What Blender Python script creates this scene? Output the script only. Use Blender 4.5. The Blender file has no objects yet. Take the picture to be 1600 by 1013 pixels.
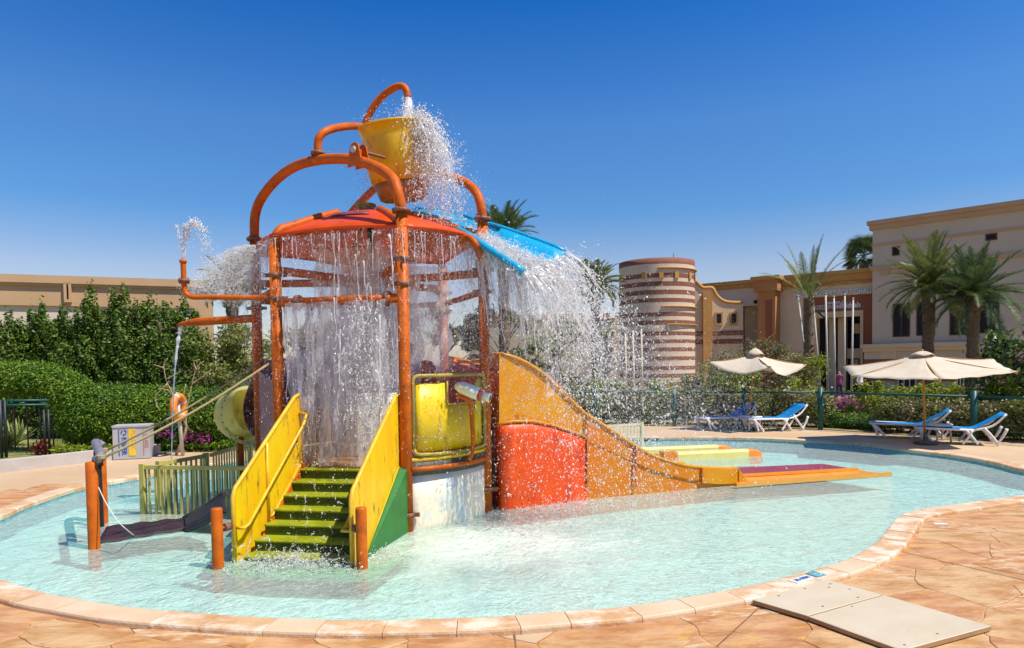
import bpy, math, random
import numpy as np
from mathutils import Vector, Matrix, noise
from mathutils.geometry import tessellate_polygon
R = math.radians
rng = np.random.default_rng(7)
random.seed(7)
S = bpy.context.scene
COL = S.collection

# ------------------------------------------------------------------ camera
EYE = 2.15
FPX = 1067.0
cam_d = bpy.data.cameras.new('camera')
cam = bpy.data.objects.new('camera', cam_d)
COL.objects.link(cam)
S.camera = cam
cam_d.sensor_width = 36
cam_d.lens = 36 * FPX / 1600
cam_d.shift_y = 0.0617
cam_d.clip_start = 0.05
cam_d.clip_end = 4000
CM = Matrix.Translation((0, 0, EYE)) @ Matrix.Rotation(R(88.0), 4, 'X') @ Matrix.Rotation(R(-0.8), 4, 'Z')
cam.matrix_world = CM

# ------------------------------------------------------------------ world, sun, exposure
SUN = Vector((0.452, -0.22, 0.864)).normalized()
W = bpy.data.worlds.new("World")
S.world = W
W.use_nodes = True
nt = W.node_tree
for n in list(nt.nodes): nt.nodes.remove(n)
sky = nt.nodes.new('ShaderNodeTexSky'); sky.sky_type = 'NISHITA'; sky.sun_disc = False
sky.sun_elevation = math.asin(SUN.z)
sky.sun_rotation = math.atan2(SUN.x, SUN.y)
sky.air_density = 1.0; sky.dust_density = 0.6; sky.ozone_density = 3.2; sky.altitude = 0
hs = nt.nodes.new('ShaderNodeHueSaturation'); hs.inputs['Saturation'].default_value = 1.12
hs.inputs['Value'].default_value = 1.0
bg = nt.nodes.new('ShaderNodeBackground'); bg.inputs['Strength'].default_value = 0.11
wo = nt.nodes.new('ShaderNodeOutputWorld')
tcw = nt.nodes.new('ShaderNodeTexCoord'); sxz = nt.nodes.new('ShaderNodeSeparateXYZ'); crw = nt.nodes.new('ShaderNodeValToRGB'); mxw = nt.nodes.new('ShaderNodeMix')
nt.links.new(tcw.outputs['Generated'], sxz.inputs[0]); nt.links.new(sxz.outputs['Z'], crw.inputs[0])
_e = crw.color_ramp.elements; _st = [(0.0, (1.0, .86, .84)), (.13, (1.0, .84, .86)), (.21, (.50, .75, .95)), (.32, (.46, .76, 1.03)), (.47, (.09, .56, 1.05))]
while len(_e) < len(_st): _e.new(.5)
for q, (p, c) in zip(_e, _st): q.position = p; q.color = (*c, 1)
mxw.data_type = 'RGBA'; mxw.blend_type = 'MULTIPLY'; mxw.inputs[0].default_value = 1.0
nt.links.new(sky.outputs[0], hs.inputs['Color']); nt.links.new(hs.outputs[0], mxw.inputs[6]); nt.links.new(crw.outputs[0], mxw.inputs[7]); nt.links.new(mxw.outputs[2], bg.inputs[0]); nt.links.new(bg.outputs[0], wo.inputs[0])
sd = bpy.data.lights.new('sun', 'SUN'); sd.energy = 4.6; sd.angle = R(0.5); sd.color = (1.0, 0.94, 0.84)
so = bpy.data.objects.new('sun', sd); COL.objects.link(so)
so.rotation_euler = SUN.to_track_quat('Z', 'Y').to_euler(); so.location = (20, 0, 40)
S.view_settings.view_transform = 'Standard'
S.view_settings.look = 'None'
S.view_settings.exposure = 0.42
S.view_settings.gamma = 1.0
S.view_settings.use_curve_mapping = False
S.cycles.max_bounces = 8
S.cycles.transparent_max_bounces = 40
S.cycles.caustics_reflective = False
S.cycles.caustics_refractive = False

# ------------------------------------------------------------------ surveying helpers: photo measurements -> metres
CR = CM.to_3x3()
def ray(px, py):
    x = (px - 800) / FPX
    y = -(py - 506.5) / FPX + 0.0617 * 1600 / FPX
    return CR @ Vector((x, y, -1))
def P(px, py, Y):
    d = ray(px, py); t = Y / d.y
    return Vector((d.x * t, Y, EYE + d.z * t))
def G(px, py, z=0.0):
    d = ray(px, py); t = (z - EYE) / d.z
    return Vector((d.x * t, d.y * t, z))
def PL(px, py, a, b):
    """point on the vertical plane through plan points a, b -> (distance along a-b, height)"""
    d = ray(px, py); ex, ey = b[0] - a[0], b[1] - a[1]; L = math.hypot(ex, ey); ex /= L; ey /= L
    nx, ny = -ey, ex
    t = (a[0] * nx + a[1] * ny) / (d.x * nx + d.y * ny)
    p = Vector((d.x * t, d.y * t, EYE + d.z * t))
    return (p.x - a[0]) * ex + (p.y - a[1]) * ey, p.z
def on_line(px, a, b):
    """plan point where the sight line of column px crosses the line a-b"""
    k = (px - 800) / FPX
    t = (k * a[1] - a[0]) / ((b[0] - a[0]) - k * (b[1] - a[1]))
    return a[0] + t * (b[0] - a[0]), a[1] + t * (b[1] - a[1])

# ------------------------------------------------------------------ materials
MATS = {}
def _nodes(name):
    m = bpy.data.materials.new(name); m.use_nodes = True
    t = m.node_tree
    for n in list(t.nodes): t.nodes.remove(n)
    o = t.nodes.new('ShaderNodeOutputMaterial')
    return m, t, o
def N(t, typ, **kw):
    n = t.nodes.new(typ)
    for k, v in kw.items():
        if k in n.inputs: n.inputs[k].default_value = v
        else: setattr(n, k, v)
    return n
def ramp(t, src, stops):
    r = t.nodes.new('ShaderNodeValToRGB'); e = r.color_ramp.elements
    while len(e) < len(stops): e.new(0.5)
    for q, (p, c) in zip(e, stops):
        q.position = p; q.color = (c, c, c, 1) if isinstance(c, (int, float)) else (*c, 1)
    t.links.new(src, r.inputs[0]); return r.outputs[0]
def mixc(t, f, a, b):
    n = t.nodes.new('ShaderNodeMix'); n.data_type = 'RGBA'
    for i, v in ((0, f), (6, a), (7, b)):
        if isinstance(v, (int, float)): n.inputs[i].default_value = v
        elif isinstance(v, tuple): n.inputs[i].default_value = (*v, 1)
        else: t.links.new(v, n.inputs[i])
    return n.outputs[2]
def mat(name, c1, c2=None, scale=4.0, rough=0.6, bump=0.0, bscale=40.0, c3=None, s3=1.0, lo=.35, hi=.65, lo3=.55, hi3=.7,
        spec=0.4, island=0.0, metal=0.0, transl=0.0, stretch=(1, 1, 1), coat=0.0, sub=None):
    m, t, o = _nodes(name)
    tc = N(t, 'ShaderNodeTexCoord'); mp = N(t, 'ShaderNodeMapping'); mp.inputs['Scale'].default_value = stretch
    t.links.new(tc.outputs['Object'], mp.inputs[0])
    col = None
    if c2 is None: c2 = tuple(v * 0.85 for v in c1)
    nz = N(t, 'ShaderNodeTexNoise', Scale=scale, Detail=7.0, Roughness=0.6); t.links.new(mp.outputs[0], nz.inputs['Vector'])
    col = mixc(t, ramp(t, nz.outputs[0], [(lo, 0.0), (hi, 1.0)]), c1, c2)
    if c3 is not None:
        n3 = N(t, 'ShaderNodeTexNoise', Scale=s3, Detail=8.0, Roughness=0.65); t.links.new(mp.outputs[0], n3.inputs['Vector'])
        col = mixc(t, ramp(t, n3.outputs[0], [(lo3, 0.0), (hi3, 1.0)]), col, c3)
    if island:
        gi = N(t, 'ShaderNodeNewGeometry')
        hsv = N(t, 'ShaderNodeHueSaturation')
        mr = N(t, 'ShaderNodeMapRange'); mr.inputs[3].default_value = 1 - island; mr.inputs[4].default_value = 1 + island
        t.links.new(gi.outputs['Random Per Island'], mr.inputs[0]); t.links.new(mr.outputs[0], hsv.inputs['Value'])
        t.links.new(col, hsv.inputs['Color']); col = hsv.outputs[0]
    b = N(t, 'ShaderNodeBsdfPrincipled', Roughness=rough, Metallic=metal)
    b.inputs['Specular IOR Level'].default_value = spec
    b.inputs['Coat Weight'].default_value = coat
    t.links.new(col, b.inputs['Base Color'])
    if bump:
        nb = N(t, 'ShaderNodeTexNoise', Scale=bscale, Detail=6.0); t.links.new(mp.outputs[0], nb.inputs['Vector'])
        bm = N(t, 'ShaderNodeBump', Strength=bump, Distance=0.02); t.links.new(nb.outputs[0], bm.inputs['Height'])
        t.links.new(bm.outputs[0], b.inputs['Normal'])
    if transl:
        tr = N(t, 'ShaderNodeBsdfTranslucent'); t.links.new(col, tr.inputs[0])
        mx = N(t, 'ShaderNodeMixShader', Fac=transl); t.links.new(b.outputs[0], mx.inputs[1]); t.links.new(tr.outputs[0], mx.inputs[2])
        t.links.new(mx.outputs[0], o.inputs[0])
    else:
        t.links.new(b.outputs[0], o.inputs[0])
    MATS[name] = m
    return m
M = MATS
mat('orange_paint', (.58, .125, .005), (.42, .08, .005), 5, .5, .15, 30, c3=(.24, .07, .02), s3=7, lo3=.56, hi3=.70, spec=.2)
mat('bolt_rust', (.12, .05, .03), (.28, .12, .06), 30, .6)
mat('roof_red', (.86, .11, .006), (.76, .075, .006), 3, .4, .1, 8, transl=.25, c3=(.45, .05, .03), s3=4, lo3=.6, hi3=.72)
mat('purple_band', (.22, .06, .08), (.16, .04, .06), 6, .5)
mat('yellow_plastic', (.88, .66, .008), (.80, .48, .01), 3, .35, .08, 10, c3=(.55, .26, .02), s3=7, lo3=.6, hi3=.72, stretch=(1, 1, .35), transl=.12)
mat('yellow_worn', (.90, .66, .008), (.86, .42, .006), 1.6, .4, .12, 14, c3=(.34, .15, .03), s3=9, lo3=.57, hi3=.66, stretch=(1, 1, .28), transl=.15)
mat('yellow_frame', (.76, .48, .03), (.64, .34, .02), 8, .45, .15, 40)
mat('olive_frame', (.42, .33, .04), (.30, .22, .04), 8, .45, .15, 40)
mat('bucket_yellow', (.86, .55, .008), (.72, .42, .008), 3.5, .32, .06, 12, c3=(.42, .20, .02), s3=5, lo3=.58, hi3=.7, transl=.12, coat=.3)
mat('bucket_base', (.50, .19, .03), (.40, .13, .03), 6, .4, transl=.1)
mat('blue_chute', (.01, .44, .72), (.008, .36, .62), 4, .3, coat=.15, transl=.15)
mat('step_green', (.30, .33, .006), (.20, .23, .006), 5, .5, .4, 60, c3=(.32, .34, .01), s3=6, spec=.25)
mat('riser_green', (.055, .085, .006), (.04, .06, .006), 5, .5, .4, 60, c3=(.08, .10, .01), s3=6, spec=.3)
mat('skirt_green', (.012, .13, .022), (.02, .17, .02), 4, .45, .1, 8)
mat('slab_green', (.01, .50, .13), (.02, .40, .08), 3, .5)
mat('white_wall', (.84, .76, .60), (.78, .66, .46), 2.2, .5, .1, 20, c3=(.62, .66, .60), s3=2.2, lo3=.52, hi3=.56, stretch=(1, 1, .4))
mat('dark_band', (.05, .045, .035), (.10, .09, .06), 25, .6)
mat('red_panel', (.84, .085, .002), (.74, .055, .002), 3, .42, .15, 9, stretch=(1, 1, .35), c3=(.48, .03, .01), s3=5)
mat('slide_orange', (.62, .20, .005), (.66, .16, .004), 2.0, .38, .12, 7, c3=(.40, .12, .015), s3=6, lo3=.6, hi3=.72, spec=.25)
mat('slide_amber', (.68, .28, .005), (.62, .22, .005), 2.5, .38, .1, 7, c3=(.42, .16, .02), s3=5, lo3=.62, hi3=.75, spec=.25)
mat('slide_deep', (.62, .15, .012), (.55, .12, .012), 3, .38, .1, 9)
mat('lane_orange', (.80, .34, .03), (.74, .28, .03), 4, .35, .1, 30, coat=.4)
mat('lane_red', (.36, .05, .09), (.30, .04, .07), 5, .35, .3, 60, coat=.4)
mat('tube_yellow', (.88, .82, .34), (.80, .72, .22), 3, .35, .05, 10, transl=.5, c3=(.62, .44, .06), s3=2.5)
mat('tube_brown', (.28, .08, .025), (.20, .055, .02), 5, .4, .1)
mat('float_yellow', (.80, .66, .20), (.76, .60, .16), 4, .4)
mat('float_orange', (.80, .24, .015), (.74, .20, .015), 4, .4)
mat('inner_purple', (.34, .15, .17), (.28, .11, .12), 3, .5)
mat('inner_red', (.55, .09, .05), (.45, .07, .05), 4, .5)
mat('cannon_white', (.74, .78, .62), (.68, .70, .52), 6, .3, coat=.3)
mat('cannon_red', (.42, .07, .05), None, 6, .4)
mat('black_plastic', (.018, .016, .018), (.03, .025, .03), 12, .5, .2, 40)
mat('net_black', (.012, .010, .016), (.06, .022, .028), 6, .6, .5, 50)
mat('rope', (.46, .36, .18), (.34, .26, .12), 60, .9, .5, 200)
mat('rope_white', (.7, .7, .62), None, 60, .9)
mat('grey_pipe', (.16, .15, .17), (.22, .21, .22), 8, .5)
mat('fence_olive', (.62, .54, .13), (.50, .43, .11), 6, .5, .1, 40, c3=(.55, .50, .20), s3=3)
mat('fence_cream', (.66, .60, .36), (.56, .5, .3), 6, .5)
mat('coping', (.60, .39, .21), (.52, .28, .12), 3.0, .6, .35, 30, c3=(.72, .57, .42), s3=2.6, lo3=.48, hi3=.60, stretch=(1, 1.6, 1))
mat('coping_pale', (.64, .48, .31), (.60, .41, .24), 2.5, .6, .25, 35)
mat('stone_a', (.56, .31, .13), (.38, .15, .045), 2.3, .6, .7, 11, c3=(.58, .41, .24), s3=4.4, lo3=.50, hi3=.60, stretch=(1, 2.4, 1), lo=.40, hi=.62)
mat('stone_b', (.56, .35, .165), (.42, .20, .06), 2.1, .6, .7, 11, c3=(.36, .15, .05), s3=4.0, lo3=.57, hi3=.68, stretch=(1, 2.2, 1), lo=.42, hi=.62)
mat('stone_c', (.56, .31, .14), (.39, .155, .05), 2.0, .6, .7, 11, c3=(.58, .33, .06), s3=2.6, lo3=.56, hi3=.66, stretch=(1, 2.6, 1), lo=.40, hi=.64)
mat('deck', (.52, .355, .20), (.48, .31, .17), 1.2, .75, .3, 20, c3=(.55, .40, .255), s3=.6, lo3=.45, hi3=.65)
mat('joint', (.16, .08, .04), (.24, .13, .07), 8, .9)
mat('render_stain', (.40, .30, .2), None)
mat('ground', (.30, .22, .13), (.20, .17, .07), .25, .95, .4, 6, c3=(.34, .27, .17), s3=.1)
mat('lawn', (.16, .20, .035), (.24, .22, .06), 1.5, .95, .5, 60, c3=(.34, .24, .12), s3=1.3, lo3=.5, hi3=.62)
mat('kerb', (.50, .44, .40), (.44, .39, .35), 4, .8, .2, 40)
mat('board', (.56, .47, .33), (.52, .42, .28), 2.2, .6, .15, 30, c3=(.60, .50, .36), s3=1.2, lo3=.6, hi3=.75)
mat('board_edge', (.42, .25, .12), (.34, .20, .09), 6, .7)
mat('tile_white', (.78, .78, .74), None, 10, .3)
mat('tile_teal', (.10, .34, .38), (.08, .28, .33), 10, .3)
mat('ink_blue', (.02, .12, .30), None, 10, .5)
mat('ink_black', (.015, .015, .015), None, 10, .5)
mat('print_blue', (.03, .10, .42), None, 10, .5)
mat('print_yellow', (.80, .56, .03), None, 10, .5)
mat('print_red', (.55, .18, .14), None, 10, .5)
mat('print_pale', (.30, .55, .60), None, 10, .5)
mat('cabinet_grey', (.44, .43, .43), (.38, .37, .38), 3, .5, .1, 30)
mat('ring_orange', (.80, .25, .02), (.72, .20, .02), 5, .5)
mat('tape_grey', (.5, .5, .5), None, 8, .4)
mat('white_plastic', (.76, .74, .72), (.70, .68, .66), 5, .4)
mat('white_paint', (.54, .51, .46), (.46, .43, .38), 5, .5)
mat('sling_blue', (.005, .27, .66), (.005, .23, .60), 5, .6, .3, 200, transl=.15)
mat('canvas', (.78, .68, .52), (.72, .61, .45), 2.0, .85, .3, 60, transl=.3)
mat('wood_pole', (.52, .25, .05), (.40, .17, .03), 4, .5, .2, 30, stretch=(6, 6, .6))
mat('green_metal', (.006, .09, .085), (.005, .07, .065), 6, .45)
mat('dark_post', (.012, .018, .018), (.02, .028, .026), 6, .5)
mat('concrete_dark', (.12, .10, .09), None, 6, .8)
mat('render_tan', (.54, .34, .18), (.50, .31, .16), .8, .8, .15, 30)
mat('render_sand', (.68, .50, .31), (.62, .45, .27), .8, .8, .15, 30)
mat('render_grey', (.58, .46, .33), (.53, .42, .30), .6, .8, .15, 30)
mat('render_pale', (.66, .54, .40), (.60, .49, .36), .6, .8, .15, 30)
mat('render_orange', (.46, .21, .07), (.42, .18, .06), .8, .8, .15, 30)
mat('portal_rust', (.30, .10, .04), (.26, .085, .035), .8, .8, .15, 30)
mat('cream_trim', (.62, .46, .26), (.58, .42, .22), 1.5, .8)
mat('ochre_trim', (.52, .27, .07), (.48, .24, .06), 1.5, .8)
mat('stripe_brown', (.26, .10, .06), (.22, .08, .05), 3, .85, .2, 20)
mat('stripe_cream', (.68, .52, .37), (.63, .47, .33), 3, .85, .2, 20)
mat('window_dark', (.012, .010, .012), (.02, .018, .018), .5, .45, spec=.2)
mat('window_frame', (.10, .05, .03), None, 4, .6)
mat('sign_white', (.74, .70, .70), None, 4, .5)
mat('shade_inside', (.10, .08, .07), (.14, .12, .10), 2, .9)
mat('brick_red', (.42, .17, .10), (.36, .14, .08), 5, .85)
mat('brick_tan', (.50, .34, .20), (.42, .26, .15), 5, .85)
mat('bark_palm', (.22, .15, .09), (.12, .08, .05), 6, .95, .8, 25, stretch=(1, 1, 3))
mat('bark', (.16, .11, .075), (.10, .07, .05), 6, .95, .6, 20)
mat('bare_wood', (.42, .30, .18), (.32, .22, .13), 6, .9)
LS = dict(rough=.5, spec=.35, lo=.3, hi=.7)
mat('leaf_ficus', (.055, .115, .010), (.13, .19, .018), .8, transl=.25, island=.6, **LS)
mat('leaf_hedge', (.065, .155, .008), (.17, .27, .014), 1.1, transl=.25, island=.5, **LS)
mat('leaf_olive', (.15, .17, .03), (.25, .24, .05), .9, transl=.25, island=.5, **LS)
mat('leaf_dry', (.26, .20, .09), (.17, .17, .05), .9, transl=.2, island=.5, **LS)
mat('leaf_lime', (.30, .34, .02), (.20, .25, .02), .9, transl=.3, island=.4, **LS)
mat('leaf_glossy', (.05, .10, .02), (.12, .17, .03), 1.2, rough=.3, transl=.2, island=.5, spec=.5)
mat('leaf_palm', (.14, .18, .045), (.24, .25, .07), .6, transl=.2, island=.45, **LS)
mat('leaf_palm_dark', (.06, .11, .035), (.13, .17, .06), .6, transl=.2, island=.45, **LS)
mat('leaf_palm_young', (.42, .40, .02), (.30, .32, .02), .6, transl=.25, island=.3, **LS)
mat('leaf_agave', (.22, .28, .09), (.34, .34, .12), 3, rough=.5)
mat('petal_magenta', (.45, .04, .28), (.60, .10, .40), 2, transl=.3, island=.3, rough=.6)
mat('leaf_red', (.35, .03, .02), None, 2, transl=.3, island=.3)
mat('grass', (.13, .20, .03), (.25, .25, .06), 1.2, transl=.25, island=.4, rough=.6)
mat('skin', (.45, .26, .18), None, 4, .6)
mat('cloth_pink', (.30, .04, .15), None, 4, .8)
mat('cloth_white', (.7, .7, .7), None, 4, .8)
mat('cloth_dark', (.03, .03, .05), None, 4, .8)

def water_drop_mat():
    m, t, o = _nodes('water_drops')
    d = N(t, 'ShaderNodeBsdfDiffuse'); d.inputs[0].default_value = (.98, .965, .95, 1)
    tr = N(t, 'ShaderNodeBsdfTranslucent'); tr.inputs[0].default_value = (.98, .965, .955, 1)
    g = N(t, 'ShaderNodeBsdfGlossy', Roughness=.15); g.inputs[0].default_value = (1, 1, 1, 1)
    tp = N(t, 'ShaderNodeBsdfTransparent')
    a = N(t, 'ShaderNodeMixShader', Fac=.58); t.links.new(d.outputs[0], a.inputs[1]); t.links.new(tr.outputs[0], a.inputs[2])
    b = N(t, 'ShaderNodeMixShader', Fac=.10); t.links.new(a.outputs[0], b.inputs[1]); t.links.new(g.outputs[0], b.inputs[2])
    gi = N(t, 'ShaderNodeNewGeometry')
    f = ramp(t, gi.outputs['Random Per Island'], [(0.0, 0.0), (1.0, 0.40)])
    c = N(t, 'ShaderNodeMixShader'); t.links.new(f, c.inputs[0]); t.links.new(b.outputs[0], c.inputs[1]); t.links.new(tp.outputs[0], c.inputs[2])
    t.links.new(c.outputs[0], o.inputs[0]); M['water_drops'] = m
water_drop_mat()
def water_sheet_mat(name, lo, hi, amax, sx, sz, tint=(.9, .88, .92), amin=None):
    """falling water film: streaks of aerated white water with clear gaps between them"""
    m, t, o = _nodes(name)
    tc = N(t, 'ShaderNodeTexCoord'); mp = N(t, 'ShaderNodeMapping'); mp.inputs['Scale'].default_value = (sx, sx, sz)
    t.links.new(tc.outputs['Object'], mp.inputs[0])
    n1 = N(t, 'ShaderNodeTexNoise', Scale=1.0, Detail=9.0, Roughness=.68, Distortion=.6); t.links.new(mp.outputs[0], n1.inputs['Vector'])
    f = ramp(t, n1.outputs[0], [(lo, amin if amin is not None else (0.16 if amax > .81 else .02)), (hi, amax)])
    d = N(t, 'ShaderNodeBsdfDiffuse'); d.inputs[0].default_value = (*tint, 1)
    tr = N(t, 'ShaderNodeBsdfTranslucent'); tr.inputs[0].default_value = (*tint, 1)
    a = N(t, 'ShaderNodeMixShader', Fac=.5); t.links.new(d.outputs[0], a.inputs[1]); t.links.new(tr.outputs[0], a.inputs[2])
    tp = N(t, 'ShaderNodeBsdfTransparent')
    c = N(t, 'ShaderNodeMixShader'); t.links.new(f, c.inputs[0]); t.links.new(tp.outputs[0], c.inputs[1]); t.links.new(a.outputs[0], c.inputs[2])
    t.links.new(c.outputs[0], o.inputs[0]); M[name] = m
water_sheet_mat('water_film', .36, .66, .88, 11, 1.6, (.97, .93, .95))
water_sheet_mat('water_mist', .30, .70, .80, 6, 2.2, (.99, .95, .96), .34)
water_sheet_mat('water_veil', .46, .70, .80, 13, 7, (.97, .95, .96))
water_sheet_mat('water_film_thin', .5, .8, .4, 8, 2.2)
water_sheet_mat('water_torrent', .30, .50, .95, 14, 6, (.94, .95, .97))

def pool_mats():
    # water surface
    m, t, o = _nodes('pool_water')
    tc = N(t, 'ShaderNodeTexCoord')
    mp = N(t, 'ShaderNodeMapping'); mp.inputs['Scale'].default_value = (1, 1, 1); t.links.new(tc.outputs['Object'], mp.inputs[0])
    n1 = N(t, 'ShaderNodeTexNoise', Scale=5.5, Detail=5.0, Roughness=.6, Distortion=1.6); t.links.new(mp.outputs[0], n1.inputs['Vector'])
    n2 = N(t, 'ShaderNodeTexNoise', Scale=1.6, Detail=3.0, Roughness=.5, Distortion=.8); t.links.new(mp.outputs[0], n2.inputs['Vector'])
    ad = N(t, 'ShaderNodeMath', operation='ADD'); n5 = N(t, 'ShaderNodeTexNoise', Scale=17.0, Detail=3.0, Roughness=.6, Distortion=2.2); t.links.new(mp.outputs[0], n5.inputs['Vector'])
    m5 = N(t, 'ShaderNodeMath', operation='MULTIPLY_ADD'); m5.inputs[1].default_value = .22; t.links.new(n5.outputs[0], m5.inputs[0]); t.links.new(n1.outputs[0], m5.inputs[2]); t.links.new(m5.outputs[0], ad.inputs[0])
    mu = N(t, 'ShaderNodeMath', operation='MULTIPLY'); mu.inputs[1].default_value = 1.5; t.links.new(n2.outputs[0], mu.inputs[0]); t.links.new(mu.outputs[0], ad.inputs[1])
    bp = N(t, 'ShaderNodeBump', Strength=.6, Distance=.08); t.links.new(ad.outputs[0], bp.inputs['Height'])
    tp = N(t, 'ShaderNodeBsdfTransparent'); tp.inputs[0].default_value = (.80, .975, .95, 1)
    # aerated water: fine bubbles scatter light; strongest where the falling water lands
    df = N(t, 'ShaderNodeBsdfDiffuse'); df.inputs[0].default_value = (.84, .93, .80, 1); t.links.new(bp.outputs[0], df.inputs['Normal'])
    # distance from landing centre
    sx = N(t, 'ShaderNodeVectorMath', operation='SUBTRACT'); t.links.new(tc.outputs['Object'], sx.inputs[0]); sx.inputs[1].default_value = (-.3, 8.4, -.07)
    sc = N(t, 'ShaderNodeVectorMath', operation='MULTIPLY'); t.links.new(sx.outputs[0], sc.inputs[0]); sc.inputs[1].default_value = (.27, .34, 0)
    ln = N(t, 'ShaderNodeVectorMath', operation='LENGTH'); t.links.new(sc.outputs[0], ln.inputs[0])
    n3 = N(t, 'ShaderNodeTexNoise', Scale=1.3, Detail=6.0, Roughness=.6); t.links.new(tc.outputs['Object'], n3.inputs['Vector'])
    s2 = N(t, 'ShaderNodeMath', operation='ADD'); t.links.new(ln.outputs['Value'], s2.inputs[0])
    m3 = N(t, 'ShaderNodeMath', operation='MULTIPLY'); m3.inputs[1].default_value = .9; t.links.new(n3.outputs[0], m3.inputs[0]); t.links.new(m3.outputs[0], s2.inputs[1])
    f = ramp(t, s2.outputs[0], [(.45, .82), (1.15, .32)])
    n4 = N(t, 'ShaderNodeTexNoise', Scale=11.0, Detail=4.0, Roughness=.7, Distortion=2.5); t.links.new(mp.outputs[0], n4.inputs['Vector'])
    f4 = ramp(t, n4.outputs[0], [(.52, 0.0), (.64, .22)])
    fa = N(t, 'ShaderNodeMath', operation='ADD'); t.links.new(f, fa.inputs[0]); t.links.new(f4, fa.inputs[1])
    a = N(t, 'ShaderNodeMixShader'); t.links.new(fa.outputs[0], a.inputs[0]); t.links.new(tp.outputs[0], a.inputs[1]); t.links.new(df.outputs[0], a.inputs[2])
    g = N(t, 'ShaderNodeBsdfGlossy', Roughness=.06); t.links.new(bp.outputs[0], g.inputs['Normal'])
    fr = N(t, 'ShaderNodeFresnel', IOR=1.33); t.links.new(bp.outputs[0], fr.inputs['Normal'])
    b = N(t, 'ShaderNodeMixShader'); t.links.new(fr.outputs[0], b.inputs[0]); t.links.new(a.outputs[0], b.inputs[1]); t.links.new(g.outputs[0], b.inputs[2])
    t.links.new(b.outputs[0], o.inputs[0]); M['pool_water'] = m
    mat('pool_floor', (.62, .93, .90), (.67, .95, .91), 1.5, .6, .1, 10)
    # small square mosaic tiles
    m, t, o = _nodes('pool_tile')
    tc = N(t, 'ShaderNodeTexCoord'); mp = N(t, 'ShaderNodeMapping'); mp.inputs['Scale'].default_value = (18, 18, 18); t.links.new(tc.outputs['UV'], mp.inputs[0])
    v = N(t, 'ShaderNodeTexBrick', Scale=1.0); v.offset = 0
    v.inputs['Color1'].default_value = (.02, .20, .30, 1); v.inputs['Color2'].default_value = (.10, .38, .42, 1); v.inputs['Mortar'].default_value = (.35, .5, .5, 1)
    v.inputs['Mortar Size'].default_value = .06; v.inputs['Brick Width'].default_value = 1; v.inputs['Row Height'].default_value = 1
    t.links.new(mp.outputs[0], v.inputs['Vector'])
    b = N(t, 'ShaderNodeBsdfPrincipled', Roughness=.2); t.links.new(v.outputs[0], b.inputs['Base Color']); t.links.new(b.outputs[0], o.inputs[0]); M['pool_tile'] = m
pool_mats()

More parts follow.
